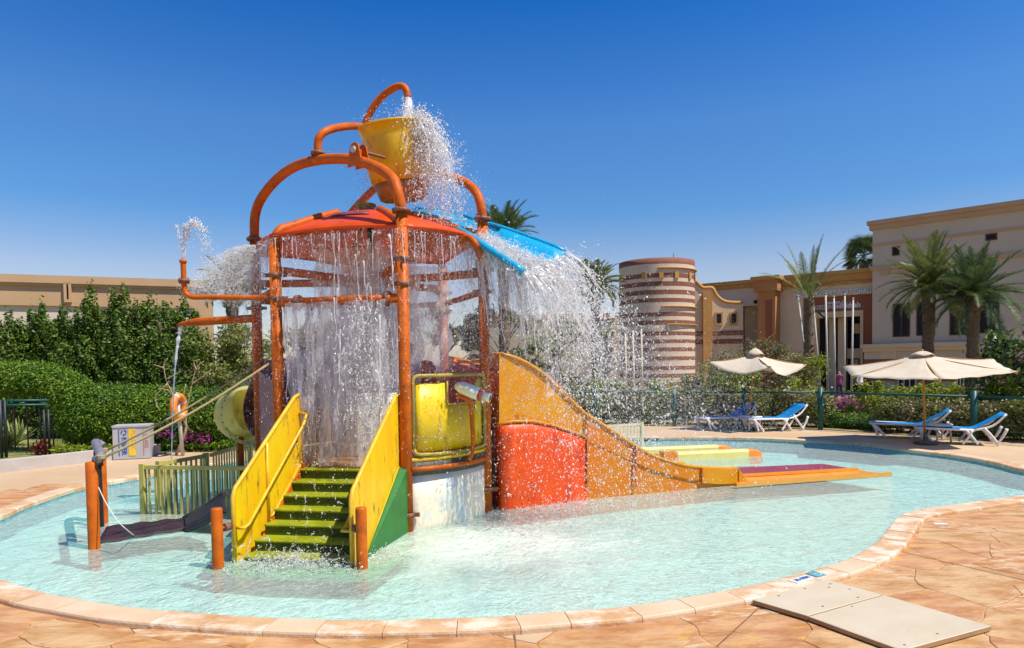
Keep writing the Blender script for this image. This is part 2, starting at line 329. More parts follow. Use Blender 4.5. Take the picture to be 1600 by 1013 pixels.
# ------------------------------------------------------------------ mesh builder
class MB:
    def __init__(s): s.v = []; s.f = []; s.m = []; s.uv = None; s.smooth = []
    def add(s, vs, fs, smooth=False):
        o = len(s.v); s.v += [tuple(v) for v in vs]; s.f += [tuple(i + o for i in f) for f in fs]; s.smooth += [smooth] * len(fs); return s
    def box(s, c, d, rz=0.0, mtx=None):
        hx, hy, hz = d[0] / 2, d[1] / 2, d[2] / 2
        vs = [Vector((x, y, z)) for z in (-hz, hz) for y in (-hy, hy) for x in (-hx, hx)]
        rm = mtx if mtx is not None else Matrix.Rotation(rz, 3, 'Z')
        vs = [rm @ v + Vector(c) for v in vs]
        return s.add(vs, [(0, 2, 3, 1), (4, 5, 7, 6), (0, 1, 5, 4), (2, 6, 7, 3), (0, 4, 6, 2), (1, 3, 7, 5)])
    def bar(s, a, b, w, h, up=Vector((0, 0, 1))):
        a = Vector(a); b = Vector(b); d = (b - a); L = d.length; d.normalize()
        x = d.cross(up)
        if x.length < 1e-4: x = d.cross(Vector((1, 0, 0)))
        x.normalize(); z = x.cross(d)
        vs = []
        for p in (a, b):
            for i, j in ((-1, -1), (1, -1), (1, 1), (-1, 1)): vs.append(p + x * (i * w / 2) + z * (j * h / 2))
        return s.add(vs, [(0, 1, 2, 3), (7, 6, 5, 4), (0, 4, 5, 1), (1, 5, 6, 2), (2, 6, 7, 3), (3, 7, 4, 0)])
    def tube(s, pts, r, n=12, smooth_path=True, cap=True, seg=6):
        pts = [Vector(p) for p in pts]
        if smooth_path and len(pts) > 2: pts = catmull(pts, seg)
        k = len(pts); rs = r if isinstance(r, (list, tuple)) else [r] * k
        if len(rs) != k: rs = [rs[min(len(rs) - 1, int(i * len(rs) / k))] for i in range(k)]
        rings = []; T0 = (pts[1] - pts[0]).normalized()
        nrm = T0.cross(Vector((0, 0, 1)))
        if nrm.length < .05: nrm = T0.cross(Vector((0, 1, 0)))
        nrm.normalize()
        for i in range(k):
            T = (pts[min(i + 1, k - 1)] - pts[max(i - 1, 0)]).normalized()
            nrm = (nrm - T * nrm.dot(T)).normalized(); bn = T.cross(nrm)
            rings.append([pts[i] + (nrm * math.cos(2 * math.pi * j / n) + bn * math.sin(2 * math.pi * j / n)) * rs[i] for j in range(n)])
        vs = [v for rg in rings for v in rg]; fs = []
        for i in range(k - 1):
            for j in range(n):
                fs.append((i * n + j, i * n + (j + 1) % n, (i + 1) * n + (j + 1) % n, (i + 1) * n + j))
        s.add(vs, fs, True)
        if cap:
            o = len(s.v) - len(vs)
            s.f += [tuple(o + j for j in reversed(range(n))), tuple(o + (k - 1) * n + j for j in range(n))]; s.smooth += [False, False]
        return s
    def cyl(s, a, b, r, n=16): return s.tube([a, b], r, n, False)
    def lathe(s, prof, c=(0, 0, 0), n=32, a0=0.0, a1=2 * math.pi, mtx=None, smooth=True):
        full = abs(a1 - a0 - 2 * math.pi) < 1e-6; m = n if full else n + 1; vs = []
        for (r, z) in prof:
            for j in range(m):
                a = a0 + (a1 - a0) * j / n; v = Vector((r * math.cos(a), r * math.sin(a), z))
                if mtx is not None: v = mtx @ v
                vs.append(v + Vector(c))
        fs = []
        for i in range(len(prof) - 1):
            for j in range(n):
                k = (j + 1) % m
                fs.append((i * m + j, i * m + k, (i + 1) * m + k, (i + 1) * m + j))
        return s.add(vs, fs, smooth)
    def prism(s, poly, thick):
        """planar 3-D polygon extruded along its normal by thick (centred)"""
        p = [Vector(q) for q in poly]; nn = Vector((0, 0, 0))
        for i in range(len(p)):
            a, b = p[i], p[(i + 1) % len(p)]
            nn += Vector(((a.y - b.y) * (a.z + b.z), (a.z - b.z) * (a.x + b.x), (a.x - b.x) * (a.y + b.y)))
        nn.normalize(); h = nn * (thick / 2); k = len(p)
        tri = tessellate_polygon([p]); vs = [q + h for q in p] + [q - h for q in p]
        fs = []
        for t3 in tri:
            a, b, c = t3
            if (p[b] - p[a]).cross(p[c] - p[a]).dot(nn) < 0: a, c = c, a
            fs.append((a, b, c)); fs.append((c + k, b + k, a + k))
        fs += [(i + k, (i + 1) % k + k, (i + 1) % k, i) for i in range(k)]
        return s.add(vs, fs)
    def grid(s, rows, thick=0.0, smooth=True):
        """surface through rows of points; thick>0 makes a closed shell"""
        a = len(rows); b = len(rows[0]); P3 = [[Vector(q) for q in r] for r in rows]
        vs = [q for r in P3 for q in r]; fs = [(i * b + j, i * b + j + 1, (i + 1) * b + j + 1, (i + 1) * b + j) for i in range(a - 1) for j in range(b - 1)]
        if thick:
            nv = []
            for i in range(a):
                for j in range(b):
                    du = P3[min(i + 1, a - 1)][j] - P3[max(i - 1, 0)][j]; dv = P3[i][min(j + 1, b - 1)] - P3[i][max(j - 1, 0)]
                    q = du.cross(dv)
                    if q.length < 1e-9: q = Vector((0, 0, 1))
                    nv.append(P3[i][j] + q.normalized() * thick)
            o = len(vs); vs += nv; fs += [tuple(reversed([q + o for q in f])) for f in fs]
            for j in range(b - 1): fs += [(j + 1, j, j + o, j + 1 + o), ((a - 1) * b + j, (a - 1) * b + j + 1, (a - 1) * b + j + 1 + o, (a - 1) * b + j + o)]
            for i in range(a - 1): fs += [(i * b, (i + 1) * b, (i + 1) * b + o, i * b + o), ((i + 1) * b + b - 1, i * b + b - 1, i * b + b - 1 + o, (i + 1) * b + b - 1 + o)]
        return s.add(vs, fs, smooth)
    def build(s, name, m, parent=None, org=None, mesh_only=False):
        if org is None: org = root_org(parent) if parent is not None else Vector((0, 0, 0))
        me = bpy.data.meshes.new(name)
        me.from_pydata([(v[0] - org[0], v[1] - org[1], v[2] - org[2]) for v in s.v], [], s.f)
        me.polygons.foreach_set('use_smooth', s.smooth); me.materials.append(M[m] if isinstance(m, str) else m); me.update()
        if mesh_only: return me
        return link(name, me, parent)
def catmull(p, seg=6, closed=False):
    out = []; n = len(p)
    rngi = range(n) if closed else range(n - 1)
    for i in rngi:
        if closed: a, b, c, d = p[(i - 1) % n], p[i], p[(i + 1) % n], p[(i + 2) % n]
        else: a, b, c, d = p[max(i - 1, 0)], p[i], p[i + 1], p[min(i + 2, n - 1)]
        for k in range(seg):
            t = k / seg
            out.append(0.5 * ((2 * b) + (c - a) * t + (2 * a - 5 * b + 4 * c - d) * t * t + (3 * b - a - 3 * c + d) * t ** 3))
    if not closed: out.append(p[-1])
    return out
def root_org(o):
    while o.parent is not None: o = o.parent
    return Vector(o.location)
def link(name, me, parent=None):
    o = bpy.data.objects.new(name, me); COL.objects.link(o)
    if parent is not None: o.parent = parent
    return o
def tag(o, label=None, cat=None, group=None, kind=None):
    for k, v in (('label', label), ('category', cat), ('group', group), ('kind', kind)):
        if v: o[k] = v
    return o
def thing(name, label, cat, loc=(0, 0, 0), group=None, rz=0.0):
    o = bpy.data.objects.new(name, None); COL.objects.link(o); o.location = loc; o.rotation_euler = (0, 0, rz); o.empty_display_size = .2
    return tag(o, label, cat, group)
def copy_tree(o, parent=None):
    c = o.copy(); COL.objects.link(c)
    if parent is not None: c.parent = parent
    for ch in list(o.children): copy_tree(ch, c)
    return c
def np_mesh(name, verts, faces, m, smooth=False):
    """verts (n,3), faces (k,3|4) arrays"""
    me = bpy.data.meshes.new(name); nv = len(verts); nf, w = faces.shape
    me.vertices.add(nv); me.vertices.foreach_set('co', np.asarray(verts, dtype=np.float32).ravel())
    me.loops.add(nf * w); me.loops.foreach_set('vertex_index', faces.astype(np.int32).ravel())
    me.polygons.add(nf); me.polygons.foreach_set('loop_start', np.arange(0, nf * w, w, dtype=np.int32))
    me.polygons.foreach_set('loop_total', np.full(nf, w, dtype=np.int32))
    me.polygons.foreach_set('use_smooth', np.full(nf, smooth, dtype=bool))
    me.update(calc_edges=True); me.materials.append(M[m]); return me
def text_mesh(body, size, extrude, m, mtx, name, parent, bold=0.0, align='LEFT', spacing=1.0):
    c = bpy.data.curves.new(name, 'FONT'); c.body = body; c.size = size; c.extrude = extrude; c.offset = bold; c.align_x = align; c.resolution_u = 3
    c.space_character = spacing
    o = bpy.data.objects.new('tmp', c); COL.objects.link(o)
    dg = bpy.context.evaluated_depsgraph_get(); dg.update()
    me = bpy.data.meshes.new_from_object(o.evaluated_get(dg)); bpy.data.objects.remove(o)
    org = root_org(parent); me.transform(Matrix.Translation(-org) @ mtx); me.materials.clear(); me.materials.append(M[m]); me.name = name
    return link(name, me, parent)
def struct(name, mb, m):
    o = mb.build(name, m); o['kind'] = 'structure'; return o

# ================================================================== THE SETTING: pool, deck, ground
WZ = -0.07
POOL_PX = [(0, 904), (70, 926), (140, 938), (210, 949), (315, 957.5), (420, 964.5), (560, 968), (685, 966), (778, 962.5), (858, 956),
    (948, 950), (1020, 941), (1100, 928), (1175, 914), (1250, 895), (1319, 875), (1366, 849), (1389, 824), (1402, 808), (1430, 797), (1491, 788), (1600, 773),
    (1690, 763), (1730, 751), (1690, 744), (1600, 733), (1557, 722.6), (1494, 711), (1409, 701), (1345, 693), (1260, 688), (1190, 684.5), (1100, 683),
    (1006, 683.4), (900, 684), (800, 686), (650, 692), (500, 703), (400, 714), (300, 729), (218, 744), (168, 753), (117, 763), (43, 787.6), (0, 806), (-130, 845), (-110, 872)]
_c = [G(x, y, .05) for x, y in POOL_PX]
OUT = np.array([(p.x, p.y) for p in catmull(_c, 10, True)])
# equal spacing
seg = np.linalg.norm(np.roll(OUT, -1, 0) - OUT, axis=1); cum = np.concatenate([[0], np.cumsum(seg)]); PER = cum[-1]
def outline_at(s):
    s = s % PER; i = int(np.searchsorted(cum, s, 'right') - 1); i = min(i, len(OUT) - 1); t = (s - cum[i]) / max(seg[i], 1e-9)
    return OUT[i] * (1 - t) + OUT[(i + 1) % len(OUT)] * t
NO = 420
OL = np.array([outline_at(PER * k / NO) for k in range(NO)])
area = 0.5 * np.sum(OL[:, 0] * np.roll(OL[:, 1], -1) - np.roll(OL[:, 0], -1) * OL[:, 1])
if area < 0: OL = OL[::-1].copy()
tang = np.roll(OL, -1, 0) - np.roll(OL, 1, 0); tang /= np.linalg.norm(tang, axis=1)[:, None]
ON = np.stack([tang[:, 1], -tang[:, 0]], 1)       # outward normal (ccw outline)
def offs(d): return OL + ON * d
def ring_sheet(name, outer, inner, z, m):
    o3 = [Vector((x, y, 0)) for x, y in outer]; i3 = [Vector((x, y, 0)) for x, y in inner]
    tri = tessellate_polygon([o3, i3]); mb = MB(); vs = [Vector((v.x, v.y, z)) for v in o3 + i3]; fs = []
    for a, b, c in tri:
        if (vs[b] - vs[a]).cross(vs[c] - vs[a]).z < 0: a, c = c, a
        fs.append((a, b, c))
    mb.add(vs, fs); return struct(name, mb, m)
def flat_poly(mb, pts, z):
    v = [Vector((p[0], p[1], z)) for p in pts]; fs = []
    for a, b, c in tessellate_polygon([v]):
        if (v[b] - v[a]).cross(v[c] - v[a]).z < 0: a, c = c, a
        fs.append((a, b, c))
    mb.add(v, fs); return mb
ring_sheet('ground', [(-1500, -300), (1500, -300), (1500, 2500), (-1500, 2500)], offs(.14), -.03, 'ground')
ring_sheet('deck', [(-22, -8), (24, -8), (24, 26), (-22, 26)], offs(.12), -.009, 'deck')
struct('pool_floor', flat_poly(MB(), [tuple(p) for p in offs(.05)], -.33), 'pool_floor')
struct('pool_water', flat_poly(MB(), [tuple(p) for p in offs(-.003)], WZ), 'pool_water')
# wall of small mosaic tiles round the pool
mb = MB(); vs = []; fs = []
for k in range(NO): vs += [(OL[k][0], OL[k][1], .012), (OL[k][0], OL[k][1], -.33)]
for k in range(NO): j = (k + 1) % NO; fs.append((2 * k, 2 * k + 1, 2 * j + 1, 2 * j))
mb.add(vs, fs); pw = struct('pool_wall', mb, 'pool_tile')
uv = pw.data.uv_layers.new(name='UVMap')
for pol in pw.data.polygons:
    k = pol.index
    for li, q in zip(pol.loop_indices, ((k, .012), (k, -.33), (k + 1, -.33), (k + 1, .012))): uv.data[li].uv = (q[0] * PER / NO, q[1])
# coping stones
cp = tag(bpy.data.objects.new('pool_coping', None), kind='structure'); COL.objects.link(cp)
mb = MB(); a_ = offs(.02); b_ = offs(.25); vs = []
for k in range(NO): vs += [(a_[k][0], a_[k][1], .03), (b_[k][0], b_[k][1], .03), (b_[k][0], b_[k][1], -.03)]
fs = []
for k in range(NO): j = (k + 1) % NO; fs += [(3 * k, 3 * j, 3 * j + 1, 3 * k + 1), (3 * k + 1, 3 * j + 1, 3 * j + 2, 3 * k + 2)]
mb.add(vs, fs); mb.build('mortar_bed', 'joint', cp)
def o_at(s):
    q = (s / PER * NO) % NO; i = int(q); t = q - i; j = (i + 1) % NO
    p = OL[i] * (1 - t) + OL[j] * t; n = ON[i] * (1 - t) + ON[j] * t; return p, n / np.linalg.norm(n)
nst = int(PER / .49)
PROF = [(-.004, -.02), (-.004, .036), (.010, .049), (.030, .052), (.262, .052), (.278, .044), (.284, .028), (.284, -.02)]
s0 = 0.0
for k in range(nst):
    s1 = (k + 1 + random.uniform(-.12, .12)) * PER / nst if k < nst - 1 else PER
    mb = MB(); rows = []; dz = random.uniform(-.002, .002)
    for q in range(6):
        p, n = o_at(s0 + .003 + (s1 - s0 - .006) * q / 5)
        rows.append([(p[0] + n[0] * d, p[1] + n[1] * d, z + dz) for d, z in PROF])
    mb.grid(rows, smooth=False)
    for r_, rev in ((0, False), (5, True)):
        o = len(mb.v); mb.v += [tuple(v) for v in rows[r_]]; f = tuple(range(o, o + len(PROF))); mb.f.append(f if rev else f[::-1]); mb.smooth.append(False)
    mb.build('coping_stone', 'coping_pale' if random.random() < .3 else 'coping', cp); s0 = s1

# stamped flagstones of the near deck
from mathutils import kdtree
seeds = []
yy = 3.9
while yy < 11.5:
    xx = -7.5
    while xx < 11.5:
        seeds.append((xx + random.uniform(-.4, .4), yy + random.uniform(-.33, .33))); xx += random.uniform(.5, 1.25)
    yy += .56
def inside_pool(pts, off):
    poly = offs(off); x, y = pts[:, 0][:, None], pts[:, 1][:, None]
    x0, y0 = poly[:, 0][None], poly[:, 1][None]; x1, y1 = np.roll(poly, -1, 0)[:, 0][None], np.roll(poly, -1, 0)[:, 1][None]
    c = ((y0 > y) != (y1 > y)) & (x < (x1 - x0) * (y - y0) / (y1 - y0 + 1e-12) + x0)
    return c.sum(1) % 2 == 1
OFF2 = offs(.2)
sa = np.array(seeds)
stones = tag(bpy.data.objects.new('flagstone_paving', None), kind='structure'); COL.objects.link(stones)
nstone = 0; extra = MB()
for i, s in enumerate(seeds):
    d = np.linalg.norm(sa - sa[i], axis=1); nb = np.argsort(d)[1:16]
    poly = [(s[0] - 1.5, s[1] - 1.5), (s[0] + 1.5, s[1] - 1.5), (s[0] + 1.5, s[1] + 1.5), (s[0] - 1.5, s[1] + 1.5)]
    for j in nb:
        mx, my = (s[0] + sa[j][0]) / 2, (s[1] + sa[j][1]) / 2; nx, ny = sa[j][0] - s[0], sa[j][1] - s[1]; L = math.hypot(nx, ny); nx /= L; ny /= L
        out = []; dd = [(p[0] - mx) * nx + (p[1] - my) * ny + .003 for p in poly]
        for a in range(len(poly)):
            b = (a + 1) % len(poly)
            if dd[a] <= 0: out.append(poly[a])
            if (dd[a] < 0) != (dd[b] < 0):
                t = dd[a] / (dd[a] - dd[b]); out.append((poly[a][0] + t * (poly[b][0] - poly[a][0]), poly[a][1] + t * (poly[b][1] - poly[a][1])))
        poly = out
        if len(poly) < 3: break
    if len(poly) < 3: continue
    fine = []
    for a in range(len(poly)):
        p, q = np.array(poly[a]), np.array(poly[(a + 1) % len(poly)]); n = max(1, int(np.linalg.norm(q - p) / .13))
        fine += [p + (q - p) * k / n for k in range(n)]
    fine = np.array(fine)
    # uneven edges
    fine = np.array([p + (.085 * np.array([noise.noise(Vector((p[0] * 1.7, p[1] * 1.7, 1))), noise.noise(Vector((p[0] * 1.7, p[1] * 1.7, 9)))]) + .03 * np.array([noise.noise(Vector((p[0] * 6, p[1] * 6, 4))), noise.noise(Vector((p[0] * 6, p[1] * 6, 14)))])) for p in fine])
    ins = inside_pool(fine, .2)
    if ins.all(): continue
    if ins.any():
        for k in np.where(ins)[0]:
            fine[k] = OFF2[np.argmin(np.linalg.norm(OFF2 - fine[k], axis=1))]
    c = fine.mean(0); n = len(fine); A2 = abs(np.sum(fine[:, 0] * np.roll(fine[:, 1], -1) - np.roll(fine[:, 0], -1) * fine[:, 1])) / 2
    if A2 < .03: continue
    z = random.uniform(-.0015, .0025)
    mb = MB(); ring = [(p[0], p[1], -.010) for p in fine]
    ring1 = [(p[0], p[1], z - .004) for p in fine]
    ring2 = [(c[0] + (p[0] - c[0]) * .982, c[1] + (p[1] - c[1]) * .982, z) for p in fine]
    vs = ring + ring1 + ring2
    fs = [(k, (k + 1) % n, n + (k + 1) % n, n + k) for k in range(n)] + [(n + k, n + (k + 1) % n, 2 * n + (k + 1) % n, 2 * n + k) for k in range(n)]
    tri = tessellate_polygon([[Vector((v[0], v[1], 0)) for v in ring2]])
    for a, b, cc in tri:
        va, vb, vc = ring2[a], ring2[b], ring2[cc]
        if (vb[0] - va[0]) * (vc[1] - va[1]) - (vb[1] - va[1]) * (vc[0] - va[0]) < 0: a, cc = cc, a
        fs.append((2 * n + a, 2 * n + b, 2 * n + cc))
    mb.add(vs, fs); o = mb.build('flagstone', random.choice(['stone_a', 'stone_b', 'stone_c']), stones); nstone += 1
print('stones', nstone, 'coping', nst)
struct('mortar_joints', flat_poly(MB(), [(-8.2, 3.2), (11.8, 3.2), (11.8, 5.2), (-8.2, 5.2)], -.0135), 'joint') if False else None

# lawn to the left behind its kerb, planting bed to the right behind the fence
K = [G(-260, 762), G(-60, 745), G(0, 739), G(70, 731), G(145, 722), G(240, 712)]
mb = MB()
for a, b in zip(K[:-1], K[1:]): pass
rows = [[(p.x, p.y, -.02), (p.x, p.y, .25), (p.x + .02, p.y + .3, .26), (p.x + .02, p.y + .32, -.02)] for p in catmull(K, 4)]
mb.grid(rows, smooth=False); k_ = mb.build('kerb_wall', 'kerb'); tag(k_, 'low pale grey kerb wall curving in front of the lawn and hedge', 'kerb')
struct('lawn', flat_poly(MB(), [(p.x, p.y + .3) for p in K] + [(-8.8, 17.4), (-2.0, 18.2), (-1, 60), (-60, 60), (-60, 13.5)], .012), 'lawn')
FP = [G(1521, 688), G(1282, 671.5), G(1162, 668), G(1054, 666), G(930, 664.5), G(806, 664.5)]
struct('planting_bed', flat_poly(MB(), [(16.5, 12.0)] + [(p.x, p.y + .12) for p in FP] + [(-1, 60), (60, 60), (60, 12)], .010), 'ground')

# straight expansion joints in the paving
for a, b in ((G(1404, 861, .0045), G(1700, 929, .0045)), (G(804, 987, .0045), G(808, 1040, .0045)), (G(1190, 946, .0045), G(1120, 1010, .0045))):
    d = (b - a).normalized(); n = Vector((-d.y, d.x, 0)) * .006; o = MB().add([a - n, b - n, b + n, a + n], [(0, 1, 2, 3)]).build('expansion_joint', 'joint', stones)

# ================================================================== THE WATER PLAY TOWER
TC = Vector((-2.2, 10.85, 0))
tower = thing('water_play_tower', 'tall orange pipe water play tower with yellow tipping bucket and green stairs', 'water playground', (TC.x, TC.y, -.33))
pA = Vector((-3.27, 9.55, 0)); pB = G(637, 830, WZ); pC = G(761, 800, WZ); pD = Vector((-4.12, 11.1, 0)); pE = Vector((-1.22, 12.3, 0)); pF = Vector((-2.95, 12.6, 0))
for p in (pB, pC): p.z = 0
POSTS = dict(A=pA, B=pB, C=pC, D=pD, E=pE, F=pF)
print({k: (round(v.x, 2), round(v.y, 2)) for k, v in POSTS.items()})
ZE = 3.95                                  # eaves
def V(x, y, z): return Vector((x, y, z))
def at(p, z): return V(p.x, p.y, z)
def flange(mb, p, r=.12, axis=V(0, 0, 1)):
    a = axis.normalized()
    mb.cyl(p - a * .022, p + a * .022, r, 16)
    q = a.to_track_quat('Z', 'Y').to_matrix()
    for k in range(6):
        o = q @ V(math.cos(k * math.pi / 3) * r * .8, math.sin(k * math.pi / 3) * r * .8, 0); mb.cyl(p + o - a * .04, p + o + a * .04, .013, 6)
def clamp_ring(mb, p, r=.11):
    mb.cyl(p - V(0, 0, .03), p + V(0, 0, .03), r, 14)
    for k in (0, math.pi): mb.box(p + V(math.cos(k) * (r + .03), math.sin(k) * (r + .03) * .3, 0), (.07, .05, .05))
tops = dict(A=3.86, B=P(621, 332, pB.y).z, C=P(752, 345, pC.y).z, D=P(400, 376, pD.y).z, E=3.9, F=P(545, 345, pF.y).z)
for k, p in POSTS.items():
    po = MB().cyl(at(p, -.33), at(p, tops[k]), .078, 20).build('post', 'orange_paint', tower)
    if k in 'BCD': m_ = MB(); flange(m_, at(p, tops[k] + .022), .125); m_.build('flange', 'bolt_rust', po)
    for z in ((.22,) if k == 'C' else (.1, ) if k == 'B' else ()): m_ = MB(); clamp_ring(m_, at(p, z + .05), .10); m_.build('clamp', 'bolt_rust', po)
    for z in (3.1, 3.42): m_ = MB(); clamp_ring(m_, at(p, z + (.12 if k in 'BC' else 0)), .095); m_.build('clamp', 'bolt_rust', po)
# arches
def apath(pts, a, b): return [P(x, y, on_line(x, (a.x, a.y), (b.x, b.y))[1]) for x, y in pts]
arch1 = [at(pD, tops['D'] + .045), P(398.5, 338, pD.y)] + apath([(408, 311), (432, 281), (462, 260), (500, 250), (545, 249), (585, 260)], pD, pB) + [P(612, 278, pB.y + .12), P(620, 297, pB.y), at(pB, tops['B'] + .045)]
a1 = MB().tube(arch1, .074, 16, seg=8).build('arch_pipe', 'orange_paint', tower)
arch2 = [at(pF, tops['F']), P(549, 333, pF.y)] + apath([(566, 314), (592, 291), (640, 272), (690, 274), (722, 283)], pF, pC) + [P(742, 298, pC.y + .1), P(750, 316, pC.y), at(pC, tops['C'] + .045)]
a2 = MB().tube(arch2, .068, 16, seg=8).build('arch_pipe', 'orange_paint', tower)
# axle brackets and bucket
bx_, by_ = on_line(560, (pD.x, pD.y), (pB.x, pB.y)); brk = P(560, 236, by_)
axd = V(pB.y - pD.y, -(pB.x - pD.x), 0).normalized()
if axd.y < 0: axd = -axd
axl = V(-axd.y, axd.x, 0)
mb = MB()
q = Matrix((tuple(-axl), tuple(axd), (0, 0, 1))).transposed()
for dy in (-.07, .07):
    pl = [V(-.15, dy, -.22), V(.15, dy, -.22), V(.10, dy, .0)] + [V(.10 * math.cos(t * math.pi / 8), dy, .10 * math.sin(t * math.pi / 8)) for t in range(1, 8)] + [V(-.10, dy, .0)]
    mb.prism([q @ v + brk for v in pl], .016)
mb.box(brk - V(0, 0, .14), (.30, .14, .02), mtx=q); mb.box(brk - V(0, 0, .02), (.02, .14, .10), mtx=q)
mb.build('axle_bracket', 'orange_paint', a1)
MB().cyl(brk - axd * .11, brk - axd * .06, .045, 12).build('bearing', 'white_paint', a1)
BC = P(624, 255, 10.62)
MB().cyl(brk - axd * .09, BC + axd * .75 + V(0, 0, .05), .022, 10).build('axle', 'bolt_rust', a1)
tilt = Matrix.Rotation(R(-6), 3, V(0, 1, 0)) @ Matrix.Rotation(R(6), 3, V(1, 0, 0))
BB = P(624, 312, 10.62).z; BT = P(624, 200, 10.62).z; hB = BT - BB
base = V(BC.x, BC.y, (BB + BT) / 2); bw = 1.05
prof = [(.0, .03), (.30, .03), (.32, .0), (.34, .01), (.365, .10), (.40, hB * .22), (.445, hB * .25), (.485, hB * .5), (.50, hB * .8), (.495, hB - .03), (.525, hB - .03), (.53, hB), (.48, hB), (.475, hB * .8), (.46, hB * .5), (.42, hB * .25), (.33, .08), (.0, .06)]
prof = [(r * bw, z - hB / 2) for r, z in prof]
bucket = MB().lathe(prof, base, 40, mtx=tilt).build('tipping_bucket', 'bucket_yellow', tower)
MB().lathe([(.365, .012 - hB / 2), (.392, .10 - hB / 2), (.432, hB * .225 - hB / 2), (.41, hB * .225 - hB / 2)], base, 40, mtx=tilt).build('bucket_base', 'bucket_base', bucket)
for sg in (-1, 1): mb = MB(); mb.cyl(base + axd * (sg * .36), base + axd * (sg * .50), .075, 14); mb.build('axle_boss', 'bucket_yellow', bucket)
# feed pipe
fb = P(497, 244, on_line(497, (pD.x, pD.y), (pB.x, pB.y))[1])
fy = fb.y
feed = [fb, P(496.5, 226, fy), P(500, 213, fy), P(512, 204, fy + .1), P(532, 199, fy + .4), P(556, 197.5, fy + .8), P(580, 203, fy + 1.1), P(604, 217, fy + 1.5), P(628, 240, fy + 1.9), P(650, 268, fy + 2.1)]
fp = MB().tube(feed, .058, 14, seg=7).build('feed_pipe', 'orange_paint', tower)
m_ = MB(); flange(m_, P(497, 240, fy), .105); m_.build('flange', 'bolt_rust', fp)
sp_y = fy + .95
spout = [P(569, 199, sp_y), P(576, 181, sp_y), P(588, 161, sp_y - .03), P(603, 146, sp_y - .08), P(618, 136.5, sp_y - .14), P(629, 135.5, sp_y - .2), P(635, 142, sp_y - .24), P(637, 152, sp_y - .25)]
MB().tube(spout, .056, 14, seg=7).build('spout_pipe', 'orange_paint', fp)
# roof: domed hexagon
apex = P(571, 331, TC.y); apex.z = min(apex.z, 4.66)
print('apex', apex, 'eave', [P(x, 366, pA.y).z for x in (430,)])
def roof_pt(k, t, bulge=.0):
    names = 'BCEFDA'; a = POSTS[names[k % 6]]
    d = V(a.x - TC.x, a.y - TC.y, 0); r = t * 1.03
    h = ZE + (apex.z - ZE) * (1 - t ** 1.35)
    return V(TC.x + d.x * r, TC.y + d.y * r, h)
names = 'BCEFDA'
rf = None
for k in range(6):
    rows = []
    for i in range(9):
        t = .06 + .94 * i / 8; A_, B_ = roof_pt(k, t), roof_pt(k + 1, t)
        rows.append([A_.lerp(B_, j / 8) + V(0, 0, .05 * t * math.sin(math.pi * j / 8)) for j in range(9)])
    o = MB().grid(rows, .03).build('roof_panel', 'roof_red', tower)
    mb = MB(); e = [v + V(0, 0, .012) for v in rows[-1]]
    mb.tube(e, .026, 8, False); mb.build('edge_roll', 'roof_red', o)
    # recessed purple panel band on each panel
    rr = [[rows[i][j] + V(0, 0, .046) for j in (2, 3, 4, 5, 6)] for i in ((4, 5) if k % 2 else (3, 4))]
    MB().grid(rr, .006).build('trim_band', 'purple_band', o)
for k in (5, 1, 2, 4, 3, 0):
    a = POSTS[names[k]]
    pts = [roof_pt(k, t) + V(0, 0, .06 if t > .98 else .035) for t in (.35, .5, .65, .8, .93)]
    pts[-1] += V(0, 0, -.0); pts.append(at(a, ZE - .12)); pts.append(at(a, ZE - .42))
    MB().tube(pts, .062, 12, seg=6).build('rafter_pipe', 'orange_paint', tower)
mb = MB().cyl(at(TC, .6), at(TC, apex.z + .05), .055, 12); mb.build('spray_mast', 'skirt_green', tower)
MB().lathe([(0, .0), (.05, .0), (.06, .04), (.17, .10), (.17, .13), (0, .13)], apex + V(0, 0, -.02), 20).build('spray_cap', 'olive_frame', tower)
# beams
cz = 3.36
for k in 'ACBDEF':
    p = POSTS[k]; m_ = MB().cyl(at(p, cz + .13), V(TC.x, TC.y, cz + .10), .062, 12).build('radial_beam', 'orange_paint', tower)
for a, b in (('C', 'E'), ('E', 'F'), ('F', 'D'), ('D', 'A')):
    MB().cyl(at(POSTS[a], 3.22), at(POSTS[b], 3.22), .05, 12).build('ring_beam', 'orange_paint', tower)
zb = P(520, 470, (pA.y + pB.y) / 2).z
sb = MB().cyl(at(pA, zb), at(pB, zb), .062, 14).build('spray_bar', 'orange_paint', tower)
m_ = MB(); dAB = (pB - pA).normalized()
flange(m_, at(pA + dAB * .35, zb), .10, dAB); m_.build('flange', 'bolt_rust', sb); m_ = MB(); flange(m_, at(pB - dAB * .22, zb), .10, dAB); m_.build('flange', 'bolt_rust', sb)
for k in range(7): m_ = MB(); q_ = at(pA.lerp(pB, .2 + .1 * k), zb - .06) - V(0, .03, 0); m_.cyl(q_, q_ - V(0, .03, .06), .016, 8); m_.build('nozzle', 'bolt_rust', sb)
